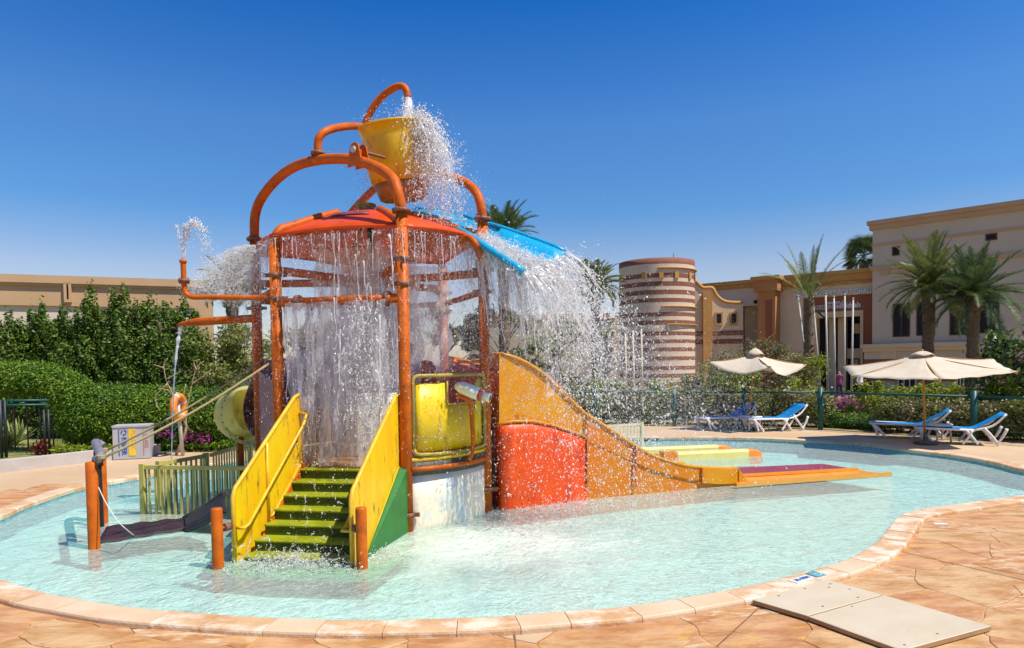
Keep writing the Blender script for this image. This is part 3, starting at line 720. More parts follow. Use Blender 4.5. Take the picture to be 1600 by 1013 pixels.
# left arms
y1 = pA.y
arm = [at(pA, P(425, 463, y1).z), P(395, 465.5, y1), P(330, 464.5, y1), P(302, 464.5, y1), P(290, 458, y1), P(287.5, 445, y1), P(286.8, 425, y1), P(286, 409, y1)]
ar = MB().tube(arm, .036, 12, seg=5).build('jet_arm', 'orange_paint', tower)
m_ = MB(); flange(m_, P(287.3, 439, y1), .075); m_.build('flange', 'bolt_rust', ar)
MB().cyl(P(286, 411, y1), P(286, 406, y1), .048, 12).build('jet_nozzle', 'orange_paint', ar)
y2 = pD.y
tr0, tr1 = P(288, 504, y2), at(pD, P(400, 497, y2).z)
dd = (tr1 - tr0).normalized(); up = V(0, 0, 1)
mb = MB(); rows = []
for t in range(13):
    u = t / 12; ang0 = math.pi * (1.0 + 0.0); row = []
    for j in range(15):
        a = -math.pi / 2 - 2.5 + 5.0 * j / 14 if t > 2 else -math.pi / 2 - (1.5 + .5 * t) + 2 * (1.5 + .5 * t) * j / 14
        row.append(tr0.lerp(tr1, u) + V(-dd.y, dd.x, 0) * (math.cos(a) * .07) + up * (math.sin(a) * .07) + dd * (-.10 * (1 - math.sin(a)) / 2 * (1 if t == 0 else 0)))
    rows.append(row)
mb.grid(rows, .006); mb.build('trough_spout', 'orange_paint', tower)

# ---- staircase
R0 = V(-1.79, 7.47, 0); sv = V(.17, .985, 0); tv = V(-.985, .17, 0)
def ST(s, t, z): return V(R0.x + sv.x * s + tv.x * t, R0.y + sv.y * s + tv.y * t, z)
stair = MB()
stair.prism([ST(1.62, .08, .70), ST(1.62, 1.32, .70), ST(1.62, 1.32, -.33), ST(1.62, .08, -.33)], .03)
stair = stair.build('staircase', 'skirt_green', tower)
for k in range(8):
    z = .77 - .132 * k; s_ = 1.50 - .235 * k
    mb = MB(); s2 = s_ + .27 if k else s_ + .12; t0, t1 = .05, 1.35
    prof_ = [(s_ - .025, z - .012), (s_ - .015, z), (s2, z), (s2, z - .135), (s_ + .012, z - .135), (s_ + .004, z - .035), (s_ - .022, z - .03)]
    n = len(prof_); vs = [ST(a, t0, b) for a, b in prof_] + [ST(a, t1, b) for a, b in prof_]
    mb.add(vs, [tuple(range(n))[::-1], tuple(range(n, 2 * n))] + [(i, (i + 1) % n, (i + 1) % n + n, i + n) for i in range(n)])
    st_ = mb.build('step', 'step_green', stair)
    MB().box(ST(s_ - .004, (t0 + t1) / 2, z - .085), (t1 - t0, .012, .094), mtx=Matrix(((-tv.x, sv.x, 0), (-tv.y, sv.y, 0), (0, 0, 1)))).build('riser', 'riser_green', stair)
def side(t, label=None):
    out = [(.02, -.12), (.02, .70), (.08, .76), (1.56, 1.74), (1.66, 1.66), (1.66, .86), (.28, -.12)]
    pn = MB().prism([ST(a, t, b) for a, b in out], .022)
    pn = pn.build('side_panel', 'yellow_worn', tower)
    mb = MB()
    for off in (.0,):
        mb.tube([ST(.0, t, -.15), ST(.0, t, .68), ST(.05, t, .77), ST(.5, t, 1.07), ST(1.0, t, 1.40), ST(1.5, t, 1.73), ST(1.60, t, 1.76), ST(1.68, t, 1.68), ST(1.68, t, .86)], .026, 10, False)
    mb.tube([ST(1.68, t, .86), ST(.28, t, -.13)], .026, 10, False)
    mb.build('panel_frame', 'yellow_frame', pn)
    mb = MB(); sg = 1 if t < .5 else -1
    for s_ in (.72,): mb.cyl(ST(s_, t + sg * .025, .20 if s_ < 1 else .6), ST(s_, t + sg * .025, 1.21), .022, 10)
    mb.build('stiffener', 'yellow_frame', pn)
    mb = MB(); t2 = t + sg * .12
    mb.tube([ST(.02, t + sg * .02, .32), ST(.02, t2, .32), ST(.12, t2, .34), ST(1.5, t2, 1.36), ST(1.6, t2, 1.5), ST(1.6, t + sg * .02, 1.52)], .019, 10, False)
    mb.build('handrail', 'yellow_frame', pn)
    return pn
side(.0); side(1.42)
mb = MB().prism([ST(.30, -.03, -.33), ST(.34, -.03, -.05), ST(1.62, -.03, .84), ST(1.62, -.03, .84) + V(.10, .03, 0), ST(1.62, -.03, -.33) + V(.10, .03, 0)], .02); mb.build('skirt_panel', 'skirt_green', stair)
mb = MB().prism([ST(.30, 1.47, -.33), ST(.34, 1.47, -.05), ST(1.62, 1.47, .84), ST(1.62, 1.47, -.33)], .02); mb.build('skirt_panel', 'skirt_green', stair)
mb = MB().bar(ST(.25, 1.36, -.13), ST(1.64, 1.36, .80), .02, .09); mb.build('stringer', 'orange_paint', stair)
mb = MB().bar(ST(.25, .04, -.13), ST(1.64, .04, .80), .02, .09); mb.build('stringer', 'orange_paint', stair)
for px, py, top in ((341, 888, .60), (566, 888, .60)):
    g = G(px, py, WZ); b = MB().lathe([(.062, -.33), (.062, top - .02), (.055, top), (0, top + .004)], (g.x, g.y, 0), 20).build('stair_post', 'orange_paint', tower)
    q_ = ST(.0, 1.42 if px < 400 else 0, .36); m_ = MB().cyl(V(g.x, g.y, .36), q_, .018, 8); m_.cyl(V(g.x, g.y, .36) + (q_ - V(g.x, g.y, .36)) * .4, V(g.x, g.y, .36) + (q_ - V(g.x, g.y, .36)) * .75, .045, 10); m_.build('clamp', 'bolt_rust', b)

MB().prism([ST(-.32, -.35, -.105), ST(-.38, .7, -.105), ST(-.28, 1.6, -.105), ST(1.2, 1.6, -.105), ST(1.5, -.2, -.105) , ST(.7, -.42, -.105)], .05).build('base_slab', 'slab_green', tower)
# ---- deck of the tower and walls
mb = MB(); hexv = [at(POSTS[k], 0) for k in names]
mb.prism([V(p.x, p.y, .72) for p in hexv], .10); mb.build('platform', 'lane_orange', tower)
# curved wall between B and C
def arcp(u, z, off=0.0):
    p = pB.lerp(pC, u); d = (pC - pB); n = V(d.y, -d.x, 0).normalized(); s = .17 * 4 * u * (1 - u)
    return V(p.x, p.y, z) + n * (s + off)
def arc_sheet(u0, u1, z0, z1, off, th, n=14, nz=1): return MB().grid([[arcp(u0 + (u1 - u0) * j / n, z0 + (z1 - z0) * i / nz, off) for j in range(n + 1)] for i in range(nz + 1)], th)
arc_sheet(.03, .975, -.33, .66, .0, .03, nz=3).build('curved_wall', 'white_wall', tower)
bd = arc_sheet(.02, .98, .66, .84, .012, .03).build('platform_edge', 'dark_band', tower)
mb = MB().tube([arcp(u, .755, .06) for u in np.linspace(.02, .97, 12)], .032, 12, False); mb.build('ring_pipe', 'orange_paint', tower)
arc_sheet(.02, .98, .85, .90, .014, .035).build('sill', 'yellow_plastic', tower)
# inner cylinder (pale) seen through the gaps
mb = MB().lathe([(.95, .77), (.95, 1.75), (.99, 1.75), (.99, .77)], (TC.x + .15, TC.y - .1, 0), 24, R(-100), R(10)); mb.build('inner_guard', 'white_wall', tower)
yp = arc_sheet(.10, .40, .97, 1.90, -.02, .02, 6, 2).build('guard_panel', 'yellow_plastic', tower)
arc_sheet(.401, .80, .97, 1.58, -.02, .02, 8, 2).build('guard_panel', 'yellow_plastic', tower)
arc_sheet(.801, .93, .97, 1.93, -.02, .02, 4, 2).build('guard_panel', 'yellow_plastic', tower)
fr = []
for u, z in [(.06, 1.0), (.06, 1.93), (.09, 2.0), (.5, 2.02), (.90, 2.02), (.95, 1.96), (.96, 1.0), (.92, .93), (.5, .91), (.1, .92), (.06, 1.0)]: fr.append(arcp(u, z, .02))
fo = MB()
fo.tube([arcp(u, z, .015) for u, z in [(.06, 1.02), (.06, 1.93), (.075, 1.985), (.11, 2.0), (.3, 2.0), (.5, 2.0), (.7, 2.0), (.89, 2.0), (.935, 1.98), (.95, 1.92), (.955, 1.5), (.955, 1.02), (.94, .96), (.90, .94), (.7, .93), (.5, .93), (.3, .93), (.12, .94), (.075, .96), (.06, 1.02)]], .026, 10, False)
fo.build('guard_frame', 'olive_frame', tower)
MB().tube([arcp(.40, 1.92, .0), arcp(.40, 1.60, .0), arcp(.79, 1.60, .0), arcp(.79, 1.92, .0)], .016, 8, False).build('window_frame', 'olive_frame', yp)
# far guard walls of the platform
for a, b, m_, z1 in (('D', 'F', 'inner_purple', 2.25), ('F', 'E', 'inner_red', 2.12), ('E', 'C', 'inner_red', 2.06)):
    p, q_ = POSTS[a], POSTS[b]; mb = MB().prism([at(p.lerp(q_, .05), .8), at(p.lerp(q_, .95), .8), at(p.lerp(q_, .95), z1), at(p.lerp(q_, .5), z1 + .08), at(p.lerp(q_, .05), z1)], .03)
    mb.build('back_guard', m_, tower)
mb = MB().prism([at(pD.lerp(pA, .05), .8), at(pD.lerp(pA, .9), .8), at(pD.lerp(pA, .9), 1.9), at(pD.lerp(pA, .05), 2.1)], .03); mb.build('back_guard', 'inner_purple', tower)
mb = MB()
for a, b in (('D', 'F'), ('F', 'E'), ('E', 'C'), ('D', 'A')):
    mb.cyl(at(POSTS[a], -.33), at(POSTS[a].lerp(POSTS[b], .02), -.33), .02, 6)
    p, q_ = POSTS[a], POSTS[b]; mb.prism([at(p.lerp(q_, .04), -.33), at(p.lerp(q_, .96), -.33), at(p.lerp(q_, .96), .66), at(p.lerp(q_, .04), .66)], .03)
mb.build('base_wall', 'inner_purple', tower)
# interior: a spiral column and a small red drum seen through the spray
MB().lathe([(.55, .77), (.55, 2.2), (.50, 2.2)], (TC.x - .1, TC.y + .55, 0), 24).build('inner_drum', 'inner_purple', tower)
MB().lathe([(.0, .0), (.16, .0), (.17, .05), (.17, .5), (.10, .6), (0, .62)], (P(665, 580, 10.9).x, 10.9, 1.6), 18).build('spinner', 'inner_red', tower)
# water cannon
ca, cb = P(711, 602, 9.45), P(760, 620, 9.25); cd = (cb - ca).normalized(); q = cd.to_track_quat('Z', 'Y').to_matrix(); L = (cb - ca).length
cn = MB().lathe([(0, 0), (.02, .0), (.055, .03), (.088, .12), (.092, L * .55), (.085, L * .86), (.0, L * .86)], ca, 24, mtx=q).build('water_cannon', 'cannon_white', tower)
MB().lathe([(.087, L * .80), (.09, L * .80), (.09, L * .90), (.06, L * .90)], ca, 24, mtx=q).build('cannon_collar', 'cannon_red', cn)
MB().lathe([(.06, L * .90), (.068, L * .90), (.058, L * 1.03), (.07, L * 1.10), (.04, L * 1.12)], ca, 24, mtx=q).build('cannon_nozzle', 'cannon_white', cn)
MB().tube([P(680, 592, 9.6), ca], .012, 8, False).build('cannon_handle', 'bolt_rust', cn)
MB().tube([arcp(.60, .80, .09), P(739, 700, 9.55), P(736, 640, 9.48), P(734, 628, 9.45), P(726, 622, 9.42), P(716, 618, 9.4), P(722, 612, 9.38)], .03, 10, seg=4).build('cannon_stand', 'orange_paint', cn)

# ---- big slide to the right
sl = thing('water_slide', 'orange multi-lane slide running down from the right side of the play tower into the pool', 'slide', (pC.x, pC.y, -.33))
q0 = V(pC.x + .06, pC.y + .02, 0); q3 = G(1166, 756, WZ); q3.z = 0
q1 = G(915, 781, WZ); q1.z = 0
# wall line in plan through C base, red panel end, slide foot and runout end
q4 = G(1390, 741, WZ); q4.z = 0
LINE = [q0, q1, q3, q4]
def wl(px):
    for a, b in zip(LINE[:-1], LINE[1:]):
        x, y = on_line(px, (a.x, a.y), (b.x, b.y))
        if min(a.x, b.x) - 1e-3 <= x <= max(a.x, b.x) + 1e-3: return V(x, y, 0)
    return V(x, y, 0)
def wp(px, py): g = wl(px); return P(px, py, g.y)
NW = V(-(q3 - q0).y, (q3 - q0).x, 0).normalized()           # away from camera
top = [(764, 553), (785, 554), (803, 558), (822, 567), (840, 578), (858, 592), (876, 609), (895, 629), (915, 648), (932, 657), (952, 671), (976, 687), (1000, 702), (1024, 714), (1048, 722), (1072, 728), (1098, 731), (1130, 732), (1150, 732)]
arc_ = [(764, 669), (780, 662), (800, 658.5), (830, 658), (862, 664), (890, 673), (915, 684)]
def wall(pts_top, pts_bot, th, m, name, off=0.0, n=10):
    rows = []; W_ = [wp(*p) + NW * off for p in pts_top]; B_ = [wp(*p) + NW * off for p in pts_bot]
    rows = [[t.lerp(b, j / n) for j in range(n + 1)] for t, b in zip(W_, B_)]
    return MB().grid(rows, th, smooth=False).build(name, m, sl)
def topy(px):
    for (x0, y0), (x1, y1) in zip(top[:-1], top[1:]):
        if x0 <= px <= x1: return y0 + (y1 - y0) * (px - x0) / (x1 - x0)
    return top[-1][1] if px > 1000 else top[0][1]
xs = [764, 780, 800, 830, 862, 890, 915]
wall([(x, topy(x)) for x in xs], arc_, .03, 'slide_amber', 'side_wall', .0)
red = MB(); rows = []
for (x, y) in arc_:
    t_ = wp(x, y) - NW * .035; b_ = V(t_.x, t_.y, -.33); rows.append([t_.lerp(b_, j / 8) - NW * (.004 * math.sin(j * .8)) for j in range(9)])
red.grid(rows, .03, smooth=True); red.build('arched_panel', 'red_panel', sl)
MB().tube([wp(x, y) - NW * .035 for x, y in arc_], .022, 8, False).build('panel_edge', 'slide_amber', sl)
# lower side: fascia under the chute and the chute wall above it
seam = [(915, 690), (940, 699), (965, 711), (990, 722), (1015, 733), (1045, 742), (1075, 749), (1110, 753), (1150, 754)]
wall([(x, topy(x)) for x, y in seam[:4]], [(x, y) for x, y in seam[:4]], .03, 'slide_orange', 'chute_wall', -.01)
wall([(x, topy(x)) for x, y in seam[3:8]], [(x, y) for x, y in seam[3:8]], .03, 'slide_orange', 'chute_wall', -.025)
wall([(1094, 731), (1120, 732), (1151, 732)], [(1092, 754), (1120, 756), (1151, 756)], .03, 'slide_amber', 'chute_wall', -.045, 3)
MB().prism([wp(1151, 732) - NW * .05, wp(1151, 757) - NW * .05, wp(1167, 755) - NW * .05], .03).build('end_wall', 'slide_amber', sl)
rows = []
for x, y in seam:
    t_ = wp(x, y - .5) - NW * .0; b_ = V(t_.x, t_.y, -.33); rows.append([t_, b_])
MB().grid(rows, .03, smooth=False).build('fascia', 'slide_orange', sl)
for x in (915, 991, 1094):
    mb = MB(); a = wp(x, topy(x)) - NW * .055; b = wp(x, 760 if x < 1000 else 754) - NW * .055; mb.bar(a, b, .02, .03, NW); mb.build('joint_flange', 'slide_deep', sl)
MB().tube([wp(x, y) - NW * .01 for x, y in top], .03, 8, False).build('rim', 'slide_amber', sl)
# chute floor and inner lanes, three lanes side by side
def zof(px): return wp(px, topy(px)).z
WID = 2.1
prof_c = [(wl(x), zof(x)) for x, y in top]
rows = []
for g, z in prof_c:
    row = []
    for j in range(15):
        u = j / 14; lane = (u * 3) % 1.0; h = -.24 + .13 * (2 * abs(lane - .5)) ** 4
        row.append(V(g.x, g.y, max(z + h, -.02 + .13 * (2 * abs(lane - .5)) ** 4)) + NW * (.05 + u * WID))
    rows.append(row)
MB().grid(rows, .02).build('chute_floor', 'lane_red', sl)
for w_ in (WID / 3 + .05, 2 * WID / 3 + .05, WID + .08):
    MB().tube([V(g.x, g.y, max(z - .10, .05)) + NW * w_ for g, z in prof_c], .035, 8, False).build('lane_divider', 'slide_amber', sl)
wall_b = MB().grid([[V(g.x, g.y, z) + NW * (WID + .1), V(g.x, g.y, -.33) + NW * (WID + .1)] for g, z in prof_c], .03, smooth=False); wall_b.build('side_wall', 'slide_orange', sl)
# runout lanes lying at water level
def strip(p00, p01, p11, p10, z, th, m, name): return MB().prism([V(p.x, p.y, z) for p in (p00, p01, p11, p10)], th).build(name, m, sl)
a0, a1 = wl(1151), G(1388, 741, -.02)
strip(G(1150, 757, -.03), G(1388, 741.5, -.03), G(1330, 733, -.03), G(1140, 743, -.03), -.045, .035, 'lane_orange', 'runout_lane')
strip(G(1150, 742.5, -.01), G(1335, 733, -.01), G(1285, 725, -.01), G(1150, 731, -.01), -.025, .035, 'lane_red', 'runout_lane')
MB().bar(G(1150, 757.5, 0), G(1392, 741, -.03), .05, .07).build('runout_edge', 'lane_orange', sl)
MB().bar(G(1160, 743, .01), G(1340, 733, -.0), .05, .05).build('runout_edge', 'lane_orange', sl)

# ---- blue water chute on the roof
nr = [P(634, 337, 11.5), P(660, 333, 11.3), P(690, 344, 10.8), P(716, 358, 10.3), P(744, 375, 9.7), P(766, 391, 9.3), P(788, 405, 9.15), P(806, 417, 9.0), P(818, 426, 8.95)]
fr_ = [P(650, 327, 12.1), P(690, 329, 11.9), P(722, 336, 11.5), P(751, 346, 10.95), P(785, 356, 10.25), P(812, 365, 10.1), P(840, 375, 9.9), P(868, 386, 9.75), P(888, 396, 9.65)]
rows = []
for i, (a, b) in enumerate(zip(nr, fr_)):
    row = []
    for j in range(11):
        u = j / 10; row.append(a.lerp(b, u) - V(0, 0, (.05 + .14 * min(1, i / 4)) * (1 - (2 * u - 1) ** 4)))
    rows.append(row)
ch = MB().grid(rows, .025).build('blue_chute', 'blue_chute', tower)
MB().tube(nr, .05, 10, False).build('chute_rim', 'blue_chute', ch); MB().tube(fr_, .035, 8, False).build('chute_rim', 'blue_chute', ch)
MB().tube([P(700, 395, 9.9), P(728, 372, 9.75), P(744, 384, 9.5), at(pC, 3.6)], .05, 10, seg=5).build('chute_support', 'orange_paint', tower)

# ---- yellow open spiral tube slide at the back left
tb = thing('spiral_slide', 'pale yellow open tube slide mouth at the left of the play tower', 'slide', (-4.9, 12.3, -.33))
path = [P(372, 668, 12.3) + V(-.05, -.25, -.25), P(374, 655, 12.2), P(382, 635, 12.35), P(395, 622, 12.75), P(412, 606, 13.1), P(440, 592, 13.1)]
cl = catmull(path, 5)
def tube_half(mb, pts, r0, a0, a1, n, th=0.02):
    rows = []; nrm = None
    for i, p in enumerate(pts):
        T = (pts[min(i + 1, len(pts) - 1)] - pts[max(i - 1, 0)]).normalized(); sd_ = T.cross(V(0, 0, 1)).normalized(); up_ = sd_.cross(T)
        rr = r0 * (1.0 + .25 * max(0, 1 - i / 4) ** 2)
        rows.append([p + sd_ * (math.cos(a0 + (a1 - a0) * j / n) * rr) + up_ * (math.sin(a0 + (a1 - a0) * j / n) * rr) for j in range(n + 1)])
    mb.grid(rows, th); return rows
c = P(374, 640, 12.4)
# big open bowl-shaped mouth: axis towards the lower right of the view
axm = V(.72, -.69, .06).normalized(); qm_ = axm.to_track_quat('Z', 'Y').to_matrix(); cm_ = P(389, 646, 12.3)
mouth = MB().lathe([(.55, .10), (.57, .06), (.55, .02), (.50, .03), (.50, .0), (.50, -.18), (.48, -.36), (.42, -.52), (.31, -.64), (.15, -.70), (0, -.71)], cm_, 40, mtx=qm_).build('slide_tube', 'tube_yellow', tb)
MB().lathe([(.36, -.26), (.32, -.54), (.345, -.56), (.38, -.27)], cm_ + V(.02, .1, -.12), 30, R(-160), R(40), mtx=qm_).build('tube_seam', 'tube_yellow', mouth)
for k in range(26):
    a = k * .2417; p_ = cm_ + qm_ @ V(math.cos(a) * .535, math.sin(a) * .535, .095); MB().cyl(p_, p_ + axm * .012, .012, 6).build('bolt', 'bolt_rust', mouth)
MB().tube([cm_ - axm * .3 + V(0, .1, .05), cm_ + V(.1, .7, .10), cm_ + V(.6, 1.1, .12), cm_ + V(1.2, 1.2, .15)], .38, 18, seg=6).build('upper_tube', 'tube_yellow', tb)
rows2 = []
for i in range(8):
    u = i / 7; ctr = P(409, 642, 11.75) + V(.35 * u, .5 * u, .35 * u); r = .27 + .12 * math.sin(math.pi * u)
    rows2.append([ctr + V(math.cos(t) * r, .35 * math.cos(t) * r, math.sin(t) * r * 1.7) for t in np.linspace(0, 2 * math.pi, 25)])
MB().grid(rows2, .02).build('outer_tube', 'tube_brown', tb)
MB().cyl(P(413, 588, 10.9), P(418, 712, 10.9), .045, 10).build('drain_pipe', 'black_plastic', tower)
MB().cyl(V(c.x, c.y, -.33), V(c.x, c.y, c.z - .5), .06, 10).build('slide_post', 'orange_paint', tb)

# ---- rope net ramp with its two mooring posts
g1 = G(147.5, 857, WZ); g2 = G(161, 817, WZ)
nr_ = thing('rope_ramp', 'sagging black net ramp with two ropes between orange mooring posts and the play tower', 'climbing net', (g1.x, g1.y, -.33))
z1 = P(145, 722, g1.y).z; z2 = P(157, 706, g2.y).z
MB().lathe([(.068, -.33), (.068, z1 - .01), (.06, z1), (0, z1 + .003)], (g1.x, g1.y, 0), 20).build('mooring_post', 'orange_paint', nr_)
MB().lathe([(.068, -.33), (.068, z1 - .01), (.06, z1), (0, z1 + .003)], (g2.x, g2.y, 0), 20).build('mooring_post', 'orange_paint', nr_)
mb = MB(); gp = G(156, 823, WZ); mb.tube([V(gp.x, gp.y, -.2), V(gp.x, gp.y, .4), V(gp.x, gp.y, z1 - .1), V(gp.x, gp.y, z1)], [.06, .05, .048, .046], 12, False)
mb.cyl(V(gp.x, gp.y, z1 - .22), V(gp.x, gp.y, z1 - .12), .07, 12); mb.build('pump_pipe', 'black_plastic', nr_)
MB().tube([V(g1.x + .03, g1.y + .05, z1 + .02), V(g1.x + .05, g1.y + .12, z1 + .06), V(g2.x - .01, g2.y - .1, z1 + .10), V(g2.x + .01, g2.y + .06, z1 + .03)], .055, 12, seg=4).build('cross_pipe', 'grey_pipe', nr_)
for (x0, y0, x1, y1_, Ya, Yb) in ((160, 716, 424, 566, g1.y, pA.y + .0), (164, 705, 412, 562, g2.y, pA.y + .9)):
    a, b = P(x0, y0, Ya), P(x1, y1_, Yb); pts = [a.lerp(b, t / 10) - V(0, 0, .07 * math.sin(math.pi * t / 10)) for t in range(11)]
    m_ = MB().tube(pts, .017, 8, False)
    for t in range(0, 4): m_.tube([a + V(math.cos(w) * .05 - .01, math.sin(w) * .05, .01 * t) for w in np.linspace(0, 6.2, 9)], .013, 6, False)
    m_.build('rope', 'rope', nr_)
pts = [P(154, 762, g1.y), P(165, 785, g1.y - .1), P(182, 812, g1.y - .25), P(196, 826, g1.y - .3), G(211, 838, WZ)]
MB().tube(pts, .006, 6, seg=4).build('thin_cord', 'rope_white', nr_)
# the net: strips in the water, then rising to the tower
n0, n1 = G(152, 851, -.062), G(166, 824, -.062); n2, n3 = G(290, 828, -.045), G(289, 810, -.045); n4, n5 = P(352, 796, 9.0), P(352, 770, 9.4)
mats_ = []
def patch(a, b, c_, d, n, m, name, wav=.02):
    rows = [[a.lerp(b, i / n).lerp(d.lerp(c_, i / n), j / 5) + V(0, 0, wav * math.sin(i * 1.3 + j)) for j in range(6)] for i in range(n + 1)]
    return MB().grid(rows, .015).build(name, m, nr_)
patch(n0, n2, n3, n1, 16, 'net_black', 'net_mat', .010)
patch(n2 + V(0, 0, .02), n4, n5, n3 + V(0, 0, .02), 8, 'black_plastic', 'ramp_mat', .01)
for a, b in ((n2, n4), (n3, n5)):
    MB().tube([a, a.lerp(b, .5) - V(0, 0, .03), b], .045, 10, seg=5).build('ramp_float', 'black_plastic', nr_)

# ================================================================== POOLSIDE THINGS
def local(loc, rz):                       # maps local coordinates to world
    m = Matrix.Translation(loc) @ Matrix.Rotation(rz, 4, 'Z'); return m
# picket fences standing in the pool
def picket_fence(a, b, top_z, label, group, n_end=1, m='fence_olive', gap=.105, endpost=True, mid=None):
    a, b = Vector(a), Vector(b); L = (b - a).length; d = (b - a).normalized()
    t = thing('picket_fence', label, 'fence', (a.x, a.y, -.33), group)
    MB().bar(V(a.x, a.y, top_z - .03), V(b.x, b.y, top_z - .03), .045, .06).build('top_rail', m, t)
    MB().bar(V(a.x, a.y, -.20), V(b.x, b.y, -.20), .04, .05).build('bottom_rail', m, t)
    for q in ([a] if endpost else []) + ([a.lerp(b, mid)] if mid else []) + [b]:
        MB().box((q.x, q.y, (top_z + .02 - .33) / 2), (.075, .075, top_z + .02 + .33), math.atan2(d.y, d.x)).build('fence_post', m, t)
    k = int(L / gap)
    pm = MB().box((0, 0, (top_z - .06 - .20) / 2), (.034, .018, top_z - .06 + .20), math.atan2(d.y, d.x)).build('picket', m, mesh_only=True, org=V(0, 0, -.33))
    for i in range(1, k):
        p = a + d * (L * i / k); o = link('picket', pm, t); o.location = (p.x - a.x, p.y - a.y, 0)
    return t
fa = G(225, 803, WZ); zt = P(222, 727, fa.y).z
fa.z = 0
picket_fence(fa, V(pD.x + .35, fa.y - .30, 0), zt, 'olive yellow picket fence in the pool, the nearer run that meets the yellow stair panel', 'queue fences in the pool')
fb_ = V(fa.x + .10, fa.y + .3, 0); ym = 10.9; zm = zt + .02
fm = V((318 - 800) / FPX * 11.6, 11.6, 0); fe = V((388 - 800) / FPX * 13.4, 13.4, 0)
picket_fence(fb_, fm, zt, 'olive yellow picket fence in the pool, the middle run behind the nearer one', 'queue fences in the pool', endpost=True)
picket_fence(fm + V(.05, .08, 0), fe, zt, 'olive yellow picket fence in the pool, the farthest run leading back to the spiral slide', 'queue fences in the pool', endpost=False)
e1 = G(1003, 689, .0); e2 = V((935 - 800) / FPX * (e1.y - .6), e1.y - .6, 0)
picket_fence(e1, e2, P(1003, 661, e1.y).z, 'cream picket fence at the far pool edge behind the orange slide', None, m='fence_cream', gap=.11)

# yellow slide lanes lying in the far water
def lane(p_a, p_b, p_c, label, h=.17):
    a, b, c_ = G(*p_a, WZ), G(*p_b, WZ), G(*p_c, WZ)
    for q in (a, b, c_): q.z = 0
    t = thing('lane_wall', label, 'slide', (a.x, a.y, WZ), 'yellow slide lane walls in the far water')
    d = (b - a).normalized(); n = V(-d.y, d.x, 0)
    pr = [(-.10, -.25), (-.10, h - .05 + WZ), (-.07, h + WZ), (.07, h + WZ), (.10, h - .05 + WZ), (.10, -.25)]
    rows = [[q + n * x + V(0, 0, z) for x, z in pr] for q in (a, b)]
    m_ = MB().grid(rows, smooth=False); m_.build('lane_body', 'float_yellow', t)
    rows = []
    for i in range(8):
        u = i / 7; q = b.lerp(c_, u) + d * .004; s = math.sqrt(max(0, 1 - u * u)); rows.append([q + n * x * max(s, .05) + V(0, 0, -.25 + (z + .25) * (1 if z < -.2 else (s * .62 + .38 if False else (h * s + WZ + .25 - (.0 if z > h + WZ - .02 else .05 * s)) / (z + .25)))) for x, z in pr])
    MB().grid(rows, smooth=True).build('lane_tip', 'float_orange', t)
    a2 = a + d * .002
    MB().box((a.x + .15 * d.x, a.y + .15 * d.y, WZ + h / 2 + .01), (.34, .23, h + .02), math.atan2(d.y, d.x)).build('lane_heel', 'float_orange', t)
lane((1035, 719), (1167, 713), (1191, 711.5), 'pale yellow lane wall with orange rounded tip, the nearer and longer of the two in the far water')
lane((960, 712), (1120, 706), (1145, 705), 'pale yellow lane wall with orange rounded tip, the farther of the two in the far water')

# access covers on the deck
def slab(px, z0, z1, label):
    c4 = [G(x, y, z1) for x, y in px]; cx = sum(c4, V(0, 0, 0)) / 4
    t = thing('cover_board', label, 'board', (cx.x, cx.y, 0), 'timber cover boards on the paving')
    e = []
    for p in c4: e.append(p + (cx - p).normalized() * .012)
    mb = MB(); lo_ = [V(p.x, p.y, z0) for p in c4]; mid_ = [V(p.x, p.y, z1 - .004) for p in c4]; hi_ = [V(p.x, p.y, z1) for p in e]
    vs = lo_ + mid_; fs = [(i, (i + 1) % 4, (i + 1) % 4 + 4, i + 4) for i in range(4)] + [(3, 2, 1, 0)]; mb.add(vs, fs); mb.build('board_edge', 'board_edge', t)
    mb = MB().add(mid_ + hi_, [(i, (i + 1) % 4, (i + 1) % 4 + 4, i + 4) for i in range(4)] + [(4, 5, 6, 7)]); mb.build('board_top', 'board', t)
    return t, c4
s1, q1_ = slab([(1176, 937), (1262, 962), (1379, 929), (1292, 905)], .012, .052, 'smaller pale timber cover board beside the pool coping')
for u, v in ((.12, .25), (.12, .6), (.3, .8), (.55, .9), (.85, .3), (.88, .75), (.2, .9)):
    p = q1_[0].lerp(q1_[1], u).lerp(q1_[3].lerp(q1_[2], u), v); MB().cyl(V(p.x, p.y, .0515), V(p.x, p.y, .0535), .012, 8).build('screw', 'bolt_rust', s1)
s2, q2_ = slab([(1263.5, 963), (1410, 1016), (1549, 978), (1381, 929.5)], .010, .048, 'larger pale timber cover board with a batten mark, nearest the camera')
for u, v in ((.9, .5), (.05, .5), (.93, .1)):
    p = q2_[0].lerp(q2_[1], u).lerp(q2_[3].lerp(q2_[2], u), v); MB().cyl(V(p.x, p.y, .0475), V(p.x, p.y, .0495), .010, 8).build('screw', 'bolt_rust', s2)
